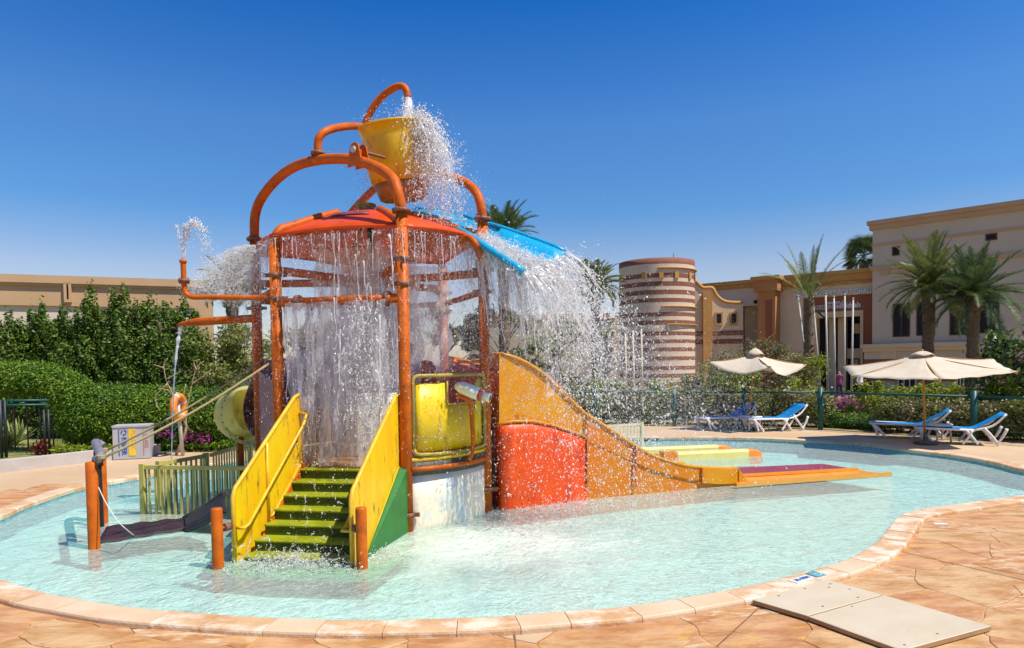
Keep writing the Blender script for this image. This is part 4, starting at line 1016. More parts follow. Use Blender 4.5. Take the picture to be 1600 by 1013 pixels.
# depth marker tiles on the coping
def deck_quad(px, z, m, name, parent): 
    c4 = [G(x, y, z) for x, y in px]; mb = MB().prism(c4, .006); return mb.build(name, m, parent), c4
mk = thing('depth_marker', 'white depth tile reading 30-50M set in the coping next to a teal pictogram tile', 'sign', tuple(G(1250, 906, .055)))
o, c4 = deck_quad([(1231, 907), (1246, 911.5), (1273, 903), (1258, 899)], .0555, 'tile_white', 'number_tile', mk)
ex = (c4[3] - c4[0]); ey = (c4[0] - c4[1]); ux = ex.normalized(); uy = V(-ux.y, ux.x, 0)
if uy.dot(ey) < 0: pass
mt = Matrix((( ux.x, uy.x, 0, c4[1].x + .035 * ux.x + .03 * uy.x), (ux.y, uy.y, 0, c4[1].y + .035 * ux.y + .03 * uy.y), (0, 0, 1, .0595), (0, 0, 0, 1)))
text_mesh('30-50M', ex.length * .26, .0006, 'ink_blue', mt, 'lettering', o, bold=.004)
o, c4 = deck_quad([(1258, 896), (1277, 902), (1291, 898.5), (1271, 892)], .0555, 'tile_teal', 'picture_tile', mk)
cc = sum(c4, V(0, 0, 0)) / 4
mb = MB().lathe([(.045, 0), (.058, 0), (.058, .0012), (.045, .0012)], (cc.x, cc.y, .0588), 24); mb.cyl(V(cc.x, cc.y, .0588), V(cc.x, cc.y, .06), .018, 10); mb.bar(V(cc.x - .035, cc.y - .02, .0594), V(cc.x + .035, cc.y + .01, .0594), .012, .001); mb.build('pictogram', 'print_pale', o)
mk2 = thing('pool_wall_sign', 'black lettering reading 0.30 M on the tiled far wall of the pool', 'sign', tuple(G(1020, 688, 0)))
p_, n_ = None, None
q_ = G(1009, 689, .0); ii = int(np.argmin(np.linalg.norm(OL - np.array([q_.x, q_.y]), axis=1))); nn = ON[ii]; bs = OL[ii] - nn * .006
ux = V(-nn[1], nn[0], 0); ux = ux if ux.x > 0 else -ux
for k, (w_, tx) in enumerate(((.0, '0.30'), (.34, 'M'))):
    mt = Matrix(((ux.x, 0, -nn[0], bs[0] + ux.x * w_), (ux.y, 0, -nn[1], bs[1] + ux.y * w_), (0, 1, 0, -.058), (0, 0, 0, 1)))
    text_mesh(tx, .11, .002, 'ink_black', mt, 'lettering', mk2, bold=.004)
tl = thing('white_tag', 'small white rectangular plate lying on the paving by the curve of the coping', 'plate', tuple(G(1470, 819, .004)))
MB().box(tuple(G(1470, 819, .006)), (.16, .07, .006), -.2).build('plate', 'tile_white', tl)

# recycling cabinet
cbY = 16.2; c0, c1 = G(177, 719, 0), G(235, 716, 0)
d = (c1 - c0).normalized(); n = V(-d.y, d.x, 0); hC = P(206, 665, cbY).z
cab = thing('recycling_cabinet', 'grey recycling cabinet with blue, yellow and red printed columns by the hedge', 'recycling bin', tuple(c0))
W_ = (c1 - c0).length; qm = Matrix(((d.x, n.x, 0), (d.y, n.y, 0), (0, 0, 1)))
MB().box(c0 + d * W_ / 2 + n * .28 + V(0, 0, hC / 2 - .02), (W_, .55, hC - .05), mtx=qm).build('body', 'cabinet_grey', cab)
MB().box(c0 + d * W_ / 2 + n * .28 + V(0, 0, hC - .02), (W_ + .03, .59, .04), mtx=qm).build('lid', 'cabinet_grey', cab)
def face_m(u, z): p = c0 + d * u - n * .0035; return Matrix(((0, d.x, -n.x, p.x), (0, d.y, -n.y, p.y), (-1, 0, 0, z), (0, 0, 0, 1)))
for u, w_, col in ((.13, .018, 'print_blue'), (.83 * W_, .012, 'print_red')):
    MB().box(c0 + d * u - n * .002 + V(0, 0, hC / 2), (w_, .004, hC * .78), mtx=qm).build('printed_line', col, cab)
MB().box(c0 + d * (.52 * W_) - n * .002 + V(0, 0, hC / 2), (.15, .004, hC * .80), mtx=qm).build('printed_stripe', 'print_yellow', cab)
text_mesh('PAPER', .15, .0008, 'print_blue', face_m(.19, hC * .66), 'lettering', cab, bold=.004)
text_mesh('PLASTIC', .13, .0008, 'print_red', face_m(.50 * W_, hC * .86), 'lettering', cab, bold=.001)
text_mesh('GLASS', .12, .0008, 'print_red', face_m(.86 * W_, hC * .75), 'lettering', cab)
o_ = c0 + d * .24 - n * .004 + V(0, 0, hC * .80); mb = MB()
for k in range(3):
    a0_ = k * 2.094; mb.prism([o_ + d * (math.cos(a) * r) + V(0, 0, math.sin(a) * r) for a, r in [(a0_ + t * .25, .065) for t in range(7)] + [(a0_ + t * .25, .04) for t in reversed(range(7))]], .003)
mb.build('recycling_symbol', 'print_blue', cab)

# life ring on its post
lp = G(285.5, 712, 0); lt = P(276.5, 614, lp.y)
lr = thing('life_ring_stand', 'orange life ring hanging on a slim white post by the hedge', 'life ring', tuple(lp))
MB().cyl(lp, lt, .045, 12).build('post', 'white_paint', lr)
rc = P(279.5, 636.5, lp.y - .09); rot = Matrix.Rotation(R(90), 3, 'Z') @ Matrix.Rotation(R(88), 3, 'X')
ringv = MB(); pr = [(.27 + .085 * math.cos(a), .085 * math.sin(a)) for a in np.linspace(0, 2 * math.pi, 13)]
rg = ringv.lathe(pr, rc, 32, mtx=rot).build('ring', 'ring_orange', lr)
for k in range(4): MB().lathe([(.27 + .089 * math.cos(a), .089 * math.sin(a)) for a in np.linspace(0, 2 * math.pi, 13)], rc, 3, R(20 + 90 * k), R(34 + 90 * k), mtx=rot).build('tape_band', 'tape_grey', rg)
MB().tube([lt + V(-.03, 0, -.1), lt + V(.05, -.12, .0), lt + V(.12, -.14, -.1), rc + V(.0, 0, .3)], .025, 8, seg=4).build('hook', 'white_paint', lr)

# ---------- umbrellas
def umbrella(base, tipz, label, corners, sag, cap_h, lean=(0, 0), group='cream pool umbrellas'):
    """corners: list of (angle, radius, z) round the pole"""
    t = thing('pool_umbrella', label, 'umbrella', base, group); B = Vector(base); hub = B + V(lean[0], lean[1], tipz)
    MB().cyl(B, hub + V(0, 0, .02), .028, 12).build('pole', 'wood_pole', t)
    MB().lathe([(0, 0), (.26, 0), (.26, .05), (.06, .08), (.04, .3), (0, .3)], B + V(0, 0, .005), 20).build('base', 'concrete_dark', t)
    pts = [hub + V(math.cos(R(a)) * r, math.sin(R(a)) * r, z - tipz) for a, r, z in corners]; k = len(pts)
    for i in range(k):
        a, b = pts[i], pts[(i + 1) % k]; rows = []
        for u in np.linspace(.07, 1, 9):
            row = []
            for v in np.linspace(0, 1, 11):
                e = a.lerp(b, v); s = 4 * v * (1 - v)
                p = (hub + V(0, 0, -.03)).lerp(e, u) - V(0, 0, sag * s * u ** 1.5) + V(0, 0, -.07 * math.sin(math.pi * u) * (1 - s * .3))
                p += (V(hub.x, hub.y, e.z) - e).normalized() * ((.12 if sag > .1 else .03) * s * u * u)
                p.z += .012 * math.sin(v * 19 + i) * u; row.append(p)
            rows.append(row)
        pn = MB().grid(rows, .006).build('canopy_panel', 'canvas', t)
    for i in range(k):
        MB().cyl(hub + V(0, 0, -.08), pts[i] - V(0, 0, .03), .011, 6).build('rib', 'wood_pole', t)
        m_ = MB(); e = pts[i]; d_ = (hub - e); d_.z = 0; d_.normalize(); s_ = V(-d_.y, d_.x, 0)
        m_.add([e + V(0, 0, .012) - d_ * .01, e + d_ * .16 + s_ * .10 + V(0, 0, .03), e + d_ * .16 - s_ * .10 + V(0, 0, .03), e - V(0, 0, .07) + d_ * .01], [(0, 1, 3), (0, 3, 2)]); m_.build('corner_pocket', 'ochre_trim', t)
    mb = MB(); rows = []
    for u in np.linspace(0, 1, 5): rows.append([hub + V(math.cos(a) * (.02 + .25 * u), math.sin(a) * (.02 + .25 * u), cap_h * (1 - u ** 1.5) - .05 + .02 * math.sin(a * 4) * u) for a in np.linspace(0, 2 * math.pi, 25)])
    mb.grid(rows, .005).build('vent_cap', 'canvas', t)
    MB().lathe([(0, 0), (.03, 0), (.035, .03), (.02, .06), (0, .07)], hub + V(0, 0, cap_h - .07), 12).build('finial', 'wood_pole', t)
    return t
ub = G(1168, 671, 0); hubL = P(1180, 552, ub.y); 
umbrella(tuple(ub), hubL.z, 'sagging cream canvas umbrella over the farther pair of blue loungers', [(180, 1.5, 2.12), (266, 1.5, 1.95), (356, 1.55, 1.98), (90, 1.5, 2.15)], .30, .20, lean=(hubL.x - ub.x, 0))
ur = G(1446, 694, 0); hubR = P(1441, 552, ur.y)
umbrella(tuple(ur), hubR.z, 'taut cream canvas umbrella over the nearer pair of blue loungers at the right', [(190, 1.95, 1.72), (249, 1.95, 1.66), (312, 1.95, 1.80), (8, 1.98, 2.08), (70, 1.95, 2.14), (130, 1.95, 1.95)], .03, .10, lean=(hubR.x - ur.x, 0))

# ---------- loungers: built once at the origin, then copied
def make_lounger():
    t = thing('sun_lounger', 'x', 'sun lounger', (0, 0, 0), 'blue sun loungers by the pool')
    z0 = .36; hinge = .22; hx, hz = .86, .76
    for sg in (-1, 1):
        y = sg * .31
        mb = MB().tube([V(-1.0, y, z0), V(-.94, y, z0 + .02), V(hinge, y, z0), ], .028, 8, False); mb.build('side_rail', 'white_plastic', t)
        MB().tube([V(hinge, y, z0), V(.6, y, z0 + .12), V(hx, y, hz)], .026, 8, seg=4).build('back_rail', 'white_plastic', t)
    for x0, x1 in ((-.92, -.80), (-.92, -.62), (.18, -.02), (.05, .30), (.88, .66), (.42, .72)):
        for sg in (-1, 1):
            y = sg * .32; zt_ = hz - .03 if x0 > .9 else z0 + (.06 if x0 > .4 else 0)
            MB().tube([V(x0, y, zt_), V((x0 + x1) / 2 + .02, y * 1.03, zt_ * .5), V(x1, y * 1.06, .02)], [.036, .028, .032], 8, seg=3).build('leg', 'white_plastic', t)
    for x, z in ((-.98, z0 + .01), (hinge, z0 - .01), (hx, hz)): MB().tube([V(x, -.31, z), V(x, .31, z)], .026, 8, False).build('cross_bar', 'white_plastic', t)
    rows = []
    for i in range(17):
        u = i / 16; x = -.98 + (hx + .98) * u; z = z0 + .02 if x < hinge else z0 + .02 + (hz - z0) * ((x - hinge) / (hx - hinge)) ** 1.15
        rows.append([V(x, -.29 + .58 * j / 6, z - .035 * (1 - (2 * j / 6 - 1) ** 2) * math.sin(math.pi * min(1, max(.15, u)))) for j in range(7)])
    MB().grid(rows, .012).build('sling', 'sling_blue', t)
    return t
def make_table():
    t = thing('side_table', 'x', 'side table', (0, 0, 0), 'white side tables between the loungers')
    MB().lathe([(0, .44), (.27, .44), (.285, .43), (.285, .40), (.26, .395), (0, .395)], (0, 0, 0), 24).build('table_top', 'white_plastic', t)
    for k in range(4):
        a = R(45 + 90 * k); MB().tube([V(.20 * math.cos(a), .20 * math.sin(a), .40), V(.24 * math.cos(a), .24 * math.sin(a), .2), V(.25 * math.cos(a), .25 * math.sin(a), 0.005)], [.03, .026, .024], 8, seg=3).build('leg', 'white_plastic', t)
    return t
lg = make_lounger(); tbp = make_table()
LG = [((1502, 693), -.02, 0, 'blue sun lounger with white frame, nearest the camera, fully in sun at the right', -.45),
      ((1424, 684), -.02, 0, 'blue sun lounger with white frame lying left of the right umbrella pole, half shaded', -.45),
      ((1212, 672.5), .0, 0, 'blue sun lounger with half of its backrest in sun, right of the left umbrella pole', .22),
      ((1136, 670), .0, 0, 'blue sun lounger in shade, left of the left umbrella pole', .3)]
for i, (px, a, b, lab, rz) in enumerate(LG):
    o = lg if i == 0 else copy_tree(lg); p = G(*px, 0); o.location = (p.x, p.y, 0.003); o.rotation_euler = (0, 0, rz); o['label'] = lab
for i, (px, lab) in enumerate((((1449, 688), 'round white plastic side table under the right umbrella'), ((1164, 671.5), 'round white plastic side table under the left umbrella'))):
    o = tbp if i == 0 else copy_tree(tbp); p = G(*px, 0); o.location = (p.x + (.12 if i else .1), p.y - .35, .003); o['label'] = lab
bt = thing('bottle', 'small pale bottle standing on the side table under the left umbrella', 'bottle', (G(1164, 671.5, 0).x + .2, G(1164, 671.5, 0).y - .35, .44))
MB().lathe([(0, 0), (.035, 0), (.035, .14), (.015, .19), (.015, .23), (0, .23)], Vector(bt.location), 12).build('bottle_body', 'canvas', bt)

# ---------- green fence behind the loungers
FPB = [G(1800, 712)] + FP
fen = thing('pool_fence', 'dark green metal fence with wire mesh behind the loungers', 'fence', tuple(FP[1]))
for i, p in enumerate(FPB): MB().cyl(V(p.x, p.y, 0), V(p.x, p.y, 1.28), .075 if i < 4 else .06, 12).build('fence_post', 'green_metal', fen)
for a, b in zip(FPB[:-1], FPB[1:]):
    for z, r in ((1.13, .03), (.28, .014)): MB().tube([V(a.x, a.y, z), V(b.x, b.y, z)], r, 8, False).build('rail', 'green_metal', fen)
mb = MB()
for a, b in zip(FPB[:-1], FPB[1:]):
    L = (b - a).length; n_ = int(L / .16)
    for k in range(-6, n_):
        for sg in (1, -1):
            u0, u1 = k * .16, k * .16 + .85; z0_, z1_ = (.28, 1.13) if sg > 0 else (1.13, .28)
            lo = max(0, -u0 / .85); hi = min(1, (L - u0) / .85)
            if hi <= lo: continue
            d_ = (b - a).normalized(); A_ = a + d_ * (u0 + .85 * lo); B_ = a + d_ * (u0 + .85 * hi)
            mb.tube([V(A_.x, A_.y, z0_ + (z1_ - z0_) * lo), V(B_.x, B_.y, z0_ + (z1_ - z0_) * hi)], .0022, 3, False, cap=False)
o = mb.build('wire_mesh', 'green_metal', fen); o['kind'] = 'stuff'

# ---------- left gate posts and fence in the hedge arch
gt = thing('garden_gate', 'dark metal gate frame with wire mesh standing in the hedge arch at the left', 'gate', tuple(G(8, 716, 0)))
for x, y in ((3, 717), (10, 716)): g = G(x, y, 0); MB().cyl(g, P(x - 3, 625, g.y), .035, 10).build('gate_post', 'dark_post', gt)
for x, y in ((71, 713), (78, 712)): g = G(x, y, 0); MB().cyl(g, P(x - 3, 640, g.y), .03, 10).build('gate_post', 'dark_post', gt)
for y_ in (626, 633): a, b = P(-30, y_ + 1, G(3, 717, 0).y), P(75, y_ - .5, G(71, 713, 0).y); MB().cyl(a, b, .028, 8).build('rail', 'green_metal', gt)
mb = MB(); ga, gb = G(6, 716, 0), G(72, 713, 0)
for k in range(-8, 26):
    for sg in (1, -1):
        L = (gb - ga).length; u0 = k * .09; H_ = 1.25; lo = max(0, -u0 / H_); hi = min(1, (L - u0) / H_)
        if hi <= lo: continue
        d_ = (gb - ga).normalized(); z0_, z1_ = (.05, 1.3) if sg > 0 else (1.3, .05); A_, B_ = ga + d_ * (u0 + H_ * lo), ga + d_ * (u0 + H_ * hi)
        mb.tube([V(A_.x, A_.y, z0_ + (z1_ - z0_) * lo), V(B_.x, B_.y, z0_ + (z1_ - z0_) * hi)], .0012, 3, False, cap=False)
o = mb.build('wire_mesh', 'dark_post', gt); o['kind'] = 'stuff'

# ================================================================== BUILDINGS
class Face:
    """a vertical facade between plan points a and b; builds boxes measured along it"""
    def __init__(s, a, b): s.a = V(a[0], a[1], 0); s.b = V(b[0], b[1], 0); s.d = (s.b - s.a).normalized(); s.n = V(s.d.y, -s.d.x, 0); s.L = (s.b - s.a).length; s.m = Matrix(((s.d.x, -s.n.x, 0), (s.d.y, -s.n.y, 0), (0, 0, 1)))
    def uz(s, px, py): return PL(px, py, s.a, s.b)
    def pt(s, u, z, o=0): p = s.a + s.d * u + s.n * o; p.z = z; return p
    def block(s, mb, u0, u1, z0, z1, o0, o1): return mb.box(s.pt((u0 + u1) / 2, (z0 + z1) / 2, (o0 + o1) / 2), (abs(u1 - u0), abs(o1 - o0), abs(z1 - z0)), mtx=s.m)
    def px(s, mb, x0, y0, x1, y1, o0, o1): u0, z1 = s.uz(x0, y0); u1, z0 = s.uz(x1, y1); return s.block(mb, u0, u1, z0, z1, o0, o1)
def window(f, x0, y0, x1, y1, parent, fr=.06, depth=.18, mull=1):
    u0, z1 = f.uz(x0, y0); u1, z0 = f.uz(x1, y1)
    z1 = (f.uz(x0, y0)[1] + f.uz(x1, y0)[1]) / 2; z0 = (f.uz(x0, y1)[1] + f.uz(x1, y1)[1]) / 2
    w = MB(); 
    for a, b, c_, d_ in ((u0 - fr, u0, z0 - fr, z1 + fr), (u1, u1 + fr, z0 - fr, z1 + fr), (u0, u1, z1, z1 + fr), (u0, u1, z0 - fr, z0)): f.block(w, a, b, c_, d_, .0, .035)
    for k in range(1, mull + 1): u = u0 + (u1 - u0) * k / (mull + 1); f.block(w, u - .03, u + .03, z0, z1, .0, .025)
    o = w.build('window', 'window_frame', parent)
    f.block(MB(), u0, u1, z0, z1, .002, .012).build('pane', 'window_dark', o)
    return o
# --- three-storey block at the right
f1 = Face((21.1, 40.0), (26.3, 34.95)); L1 = f1.L
bR = thing('hotel_building', 'grey beige hotel block with dark windows behind the two big palms', 'building', (21.1, 40, 0))
_, ztop = f1.uz(1364, 352); 
def side_block(f, u0, u1, z0, z1, dep, m, name, parent, o0=0.0): return f.block(MB(), u0, u1, z0, z1, o0, -dep).build(name, m, parent)
side_block(f1, 0, L1, .01, ztop, 9.0, 'render_grey', 'wall', bR)
mb = MB(); f1.block(mb, -.25, L1 + .25, ztop - .02, ztop + .22, .25, -9.2); f1.block(mb, -.15, L1 + .15, ztop - .30, ztop - .02, .14, -9.1); mb.build('cornice', 'render_tan', bR)
_, zc = f1.uz(1380, 419); mb = MB(); f1.block(mb, -.10, L1 + .1, zc - .12, zc + .12, .10, .003); f1.block(mb, -.05, L1 + .05, ztop - 1.25, ztop - 1.12, .05, .003); mb.build('string_course', 'render_tan', bR)
for x in (1384, 1412): mb = MB(); u, z = f1.uz(x, 424); f1.block(mb, u - .22, u + .22, z - .22, z + .12, .003, .12); mb.build('corbel', 'render_tan', bR)
_, zl = f1.uz(1380, 541); mb = MB(); f1.block(mb, -.55, L1 + .3, zl - .10, zl + .12, .35, .003); f1.block(mb, -.45, L1 + .25, zl - .32, zl - .10, .25, .003); mb.build('ledge', 'render_sand', bR)
for z, h_, m_ in ((zl - .75, .42, 'render_grey'), (zl - 1.15, .4, 'stripe_brown'), (zl - 1.6, .45, 'render_pale'), (zl - 2.0, .4, 'stripe_brown')):
    f1.block(MB(), -.4, L1 + .2, z, z + h_, .12, .003).build('band', m_, bR)
for a in ((1397, 476, 1420, 525), (1434, 473, 1459, 523), (1486, 468, 1513, 522), (1532, 464, 1559, 519)): window(f1, *a, bR)
for a in ((1396, 387, 1404, 398), (1542, 367, 1556, 374)): window(f1, *a, bR, mull=0)
mb = MB(); u0, z0 = f1.uz(1397, 474); u1, _ = f1.uz(1460, 474); cu = (u0 + u1) / 2; rr = (u1 - u0) / 2
mb.prism([f1.pt(cu + math.cos(a) * rr, z0 + .1 + math.sin(a) * rr * .95, .03) for a in np.linspace(0, math.pi, 17)], .05); mb.build('arched_blind', 'render_pale', bR)
for x0, x1 in ((1405, 1432), (1497, 1512), (1522, 1552)):
    w = f1.px(MB(), x0, 574, x1, 604, .13, .15).build('window', 'window_dark', bR); mb = MB()
    for k in (0, .33, .66, 1): u0, z = f1.uz(x0, 574); u1, z2 = f1.uz(x1, 604); u = u0 + (u1 - u0) * k; f1.block(mb, u - .03, u + .03, z2, z, .15, .18)
    f1.px(mb, x0, 586, x1, 588, .15, .17); mb.build('glazing_bars', 'render_pale', w)
u, z = f1.uz(1380, 553); f1.px(MB(), 1376, 549, 1402, 561, .125, .15).build('plaque', 'render_sand', bR)
# sunlit return at the right end
f1b = Face((26.3, 34.95), (33, 41.5)); side_block(f1b, .3, f1b.L, .01, ztop - .5, .4, 'render_sand', 'return_wall', bR, o0=.15)
# --- entrance wing
f2 = Face((16.6, 44.6), (21.3, 40.6)); L2 = f2.L
bE = thing('entrance_wing', 'hotel entrance wing with rust red portal, white lettering and ochre cornice behind the flagpoles', 'building', (16.6, 44.6, 0))
zt2 = (f2.uz(1230, 438)[1] + f2.uz(1355, 424)[1]) / 2
uP0, zP1 = f2.uz(1255, 466); uP1 = L2 - .02; zP1 = (f2.uz(1262, 466)[1] + f2.uz(1355, 459)[1]) / 2
uo0, _ = f2.uz(1274, 500); uo1, _ = f2.uz(1345, 500); zo1 = (f2.uz(1280, 498)[1] + f2.uz(1343, 493)[1]) / 2
side_block(f2, 0, uP0, .01, zt2, .8, 'render_sand', 'wall', bE); side_block(f2, uP0, L2 + .3, zP1, zt2, .8, 'render_sand', 'wall', bE)
mb = MB(); f2.block(mb, -.6, L2 + .3, zt2, zt2 + .22, .35, -6); f2.block(mb, -.5, L2 + .3, zt2 - .40, zt2, .2, .003); mb.build('cornice', 'ochre_trim', bE)
f2.block(MB(), -.3, L2 + .3, zt2 - .62, zt2 - .40, .1, .003).build('cornice_moulding', 'render_orange', bE)
mb = MB(); f2.block(mb, uP0, uo0 - .12, .01, zP1, -.12, -.6); f2.block(mb, uo1 + .12, L2 + .3, .01, zP1, -.12, -.6); f2.block(mb, uo0 - .12, uo1 + .12, zo1 + .35, zP1, -.12, -.6); mb.build('portal_panel', 'portal_rust', bE)
mb = MB(); f2.block(mb, uo0 - .12, uo1 + .12, zo1, zo1 + .35, -.05, -.6); f2.block(mb, uo0 - .12, uo0 + .08, .01, zo1, -.05, -.6); f2.block(mb, uo1 - .05, uo1 + .12, .01, zo1, -.05, -.6); mb.build('portal_frame', 'cream_trim', bE)
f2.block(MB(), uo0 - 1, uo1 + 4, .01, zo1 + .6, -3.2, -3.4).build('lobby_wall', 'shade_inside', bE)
for k in (.25, .5): mb = MB(); u = uo0 + (uo1 - uo0) * k; f2.block(mb, u - .22, u + .22, .01, zo1, -.9, -1.4); mb.build('lobby_column', 'render_sand', bE)
f2.px(MB(), 1308, 545, 1343, 560, -1.2, -1.6).build('lobby_balcony', 'render_sand', bE)
f2.px(MB(), 1311, 500, 1343, 543, -1.8, -1.9).build('dark_glazing', 'window_dark', bE)
f2.px(MB(), 1322, 505, 1333, 520, -1.5, -1.6).build('lit_opening', 'cream_trim', bE)
f2.px(MB(), 1319, 562, 1331, 602, -1.5, -1.6).build('lit_opening', 'cream_trim', bE)
def fm(f, u, z, o): p = f.pt(u, z, o); return Matrix(((f.d.x, 0, f.n.x, p.x), (f.d.y, 0, f.n.y, p.y), (0, 1, 0, p.z), (0, 0, 0, 1)))
ua, za = f2.uz(1252, 464); ub_, _ = f2.uz(1362, 455)
za = f2.uz(1300, 457.5)[1]
text_mesh('MARINA RESORT PORT GHALI', .46, .03, 'sign_white', fm(f2, f2.uz(1241, 464)[0], za - .18, .04) @ Matrix.Diagonal((.70, 1, 1, 1)), 'lettering', bE, bold=.012, spacing=1.02)
u_, z_ = f2.uz(1292, 473); text_mesh('MEMBER OF', .20, .02, 'sign_white', fm(f2, u_, z_ - .1, -.10), 'lettering', bE, bold=.004)
u_, z_ = f2.uz(1266, 481.5); text_mesh('RADISSON', .38, .02, 'sign_white', fm(f2, u_, z_ - .12, -.10) @ Matrix.Diagonal((.72, 1, 1, 1)), 'lettering', bE)
u_, z_ = f2.uz(1302, 479.5); text_mesh('individuals', .46, .02, 'sign_white', fm(f2, u_, z_ - .10, -.10) @ Matrix.Diagonal((.80, 1, 1, 1)), 'lettering', bE, bold=.012)
# pillar
mb = MB(); u0, _ = f2.uz(1192, 500); u1, _ = f2.uz(1219, 500); f2.block(mb, u0, u1, .01, zt2 - .05, .9, -1.0)
f2.block(mb, u0 - .2, u1 + .2, zt2 - .75, zt2 - .05, 1.1, -1.0); mb.build('pillar', 'render_orange', bE)
mb = MB(); um = (u0 + u1) / 2; f2.block(mb, um - .05, um + .35, .01, zt2 - 1.3, .905, .93); mb.build('pillar_recess', 'portal_rust', bE)
mb = MB(); f2.block(mb, u0 - .35, u1 + .35, zt2 - .05, zt2 + .2, 1.25, -1.0); mb.build('pillar_cap', 'ochre_trim', bE)
# --- curved wing between tower and entrance
f3 = Face((12.6, 45.4), (16.9, 44.9)); bC = thing('curved_wing', 'low sand coloured wing with scooped parapet and brown stripes beside the round tower', 'building', (12.6, 45.4, 0))
top3 = [(1072, 430), (1086, 441), (1096, 449), (1104, 452), (1112, 451.5)]
zc3 = f3.uz(1150, 457)[1]
curve = [(1072, 435), (1086, 441), (1092, 447), (1099, 452), (1112, 452), (1118, 462), (1126, 470), (1136, 474), (1152, 475), (1160, 475)]
zb3 = 0.01
pts = [f3.pt(*f3.uz(x, y)) for x, y in curve]
poly = [V(p.x, p.y, p.z) for p in pts] + [V(pts[-1].x, pts[-1].y, .01), V(pts[0].x, pts[0].y, .01)]
w3 = MB().prism(poly, .35).build('wall', 'render_sand', bC)
MB().tube([p + f3.n * .12 + V(0, 0, .05) for p in pts], .13, 8, seg=4).build('coping_roll', 'ochre_trim', bC)
u0 = f3.uz(1097, 500)[0]; u1 = f3.uz(1111, 500)[0]; f3.block(MB(), u0, u1, .01, zc3 + .0, .45, .19).build('pilaster', 'ochre_trim', bC)
for y0, y1 in ((518, 524), (531, 537)):
    u0, z1_ = f3.uz(1086, y0); u1, z0_ = f3.uz(1160, y1); f3.block(MB(), u0, u1, z0_, z1_, .19, .215).build('stripe', 'stripe_brown', bC)
for x0, x1 in ((1119, 1126), (1142, 1149)):
    u0, z1_ = f3.uz(x0, 491); u1, z0_ = f3.uz(x1, 505); w = MB(); f3.block(w, u0 - .1, u1 + .1, z0_ - .15, z1_ + .1, .18, .24); o = w.build('window', 'ochre_trim', bC); f3.block(MB(), u0, u1, z0_, z1_, .241, .25).build('pane', 'window_dark', o)
f4 = Face((15.4, 47.0), (18.2, 44.9))
z4 = (f4.uz(1120, 449)[1] + f4.uz(1190, 441)[1]) / 2
f4 = Face((12.9, 49.0), (18.4, 44.5)); z4 = (f4.uz(1125, 449)[1] + f4.uz(1185, 441)[1]) / 2
side_block(f4, -.5, f4.uz(1160, 500)[0], .01, z4, .5, 'render_pale', 'rear_wall', bC); ux0 = f4.uz(1160, 500)[0]; ux1 = f4.L
zr = f4.uz(1175, 478)[1]; side_block(f4, ux0, ux1, zr, z4, .5, 'render_pale', 'rear_wall', bC)
f4.block(MB(), ux0 - 1, ux1 + 4, .01, zr + .3, -2.5, -2.7).build('recess_wall', 'render_pale', bC)
mb = MB(); f4.block(mb, -.8, ux1, z4, z4 + .25, .3, -2.8); f4.block(mb, -.7, ux1, z4 - .25, z4, .18, .003); mb.build('cornice', 'ochre_trim', bC)
f4.block(MB(), ux0, ux1, zr - .1, zr, -.5, -2.5).build('soffit', 'render_pale', bC)
u, z = f4.uz(1181, 472); MB().cyl(f4.pt(u, z, 0), f4.pt(u, z, .12), .12, 12).build('lamp', 'window_dark', bC)
# --- striped round tower
tw0 = P(968, 600, 42); tw1 = P(1085.5, 600, 42); rT = (tw1.x - tw0.x) / 2 * .995; cT = V((tw0.x + tw1.x) / 2 + .15, 42 + rT * .3, 0)
zT = P(1040, 403, 42 - rT).z
tw = thing('round_tower', 'round tower striped in brown and cream with thin ledges', 'tower', tuple(cT))
ys = [(403, 412, 'stripe_brown'), (412, 422, 'stripe_cream'), (422, 427, 'stripe_cream'), (427, 434, 'stripe_brown'), (434, 440, 'stripe_cream'), (440, 447, 'stripe_brown'), (447, 453, 'stripe_cream'), (453, 460, 'stripe_brown'), (460, 466, 'stripe_cream'), (466, 472, 'stripe_brown'), (472, 488, 'stripe_cream'), (488, 494, 'stripe_brown'), (494, 500.5, 'stripe_cream'), (500.5, 507, 'stripe_brown'), (507, 518, 'stripe_cream'), (518, 524, 'stripe_brown'), (524, 530.5, 'stripe_cream'), (530.5, 536, 'stripe_brown'), (536, 543, 'stripe_cream'), (543, 549, 'stripe_brown'), (549, 557, 'stripe_cream'), (557, 563, 'stripe_brown'), (563, 572, 'stripe_cream'), (572, 578, 'stripe_brown'), (578, 584, 'stripe_cream'), (584, 590, 'stripe_brown'), (590, 597, 'stripe_cream'), (597, 603, 'stripe_brown'), (603, 612, 'stripe_cream'), (612, 640, 'stripe_brown')]
for i, (a, b, m_) in enumerate(ys):
    z1_, z0_ = P(1060, a, cT.y - rT * .9).z, max(.01, P(1060, b, cT.y - rT * .9).z); r_ = rT + (.0 if 'cream' in m_ else .006)
    MB().lathe(([(r_ - .3, z1_)] if i == 0 else []) + [(r_, z1_), (r_, z0_)], cT, 72, smooth=True).build('brick_band', m_, tw)
MB().lathe([(0, zT - .6), (rT - .2, zT - .6), (rT - .3, zT)], cT, 48).build('roof', 'render_sand', tw)
for y, a0_, a1_ in ((419, -100, 20), (479, -95, 20), (507, -88, 20)):
    z = P(1060, y, cT.y - rT * .9).z; MB().lathe([(rT, z - .06), (rT + .12, z - .04), (rT + .14, z + .02), (rT, z + .04)], cT, 40, R(a0_), R(a1_)).build('ledge', 'ochre_trim', tw)
z = P(1060, 430, cT.y - rT * .9).z
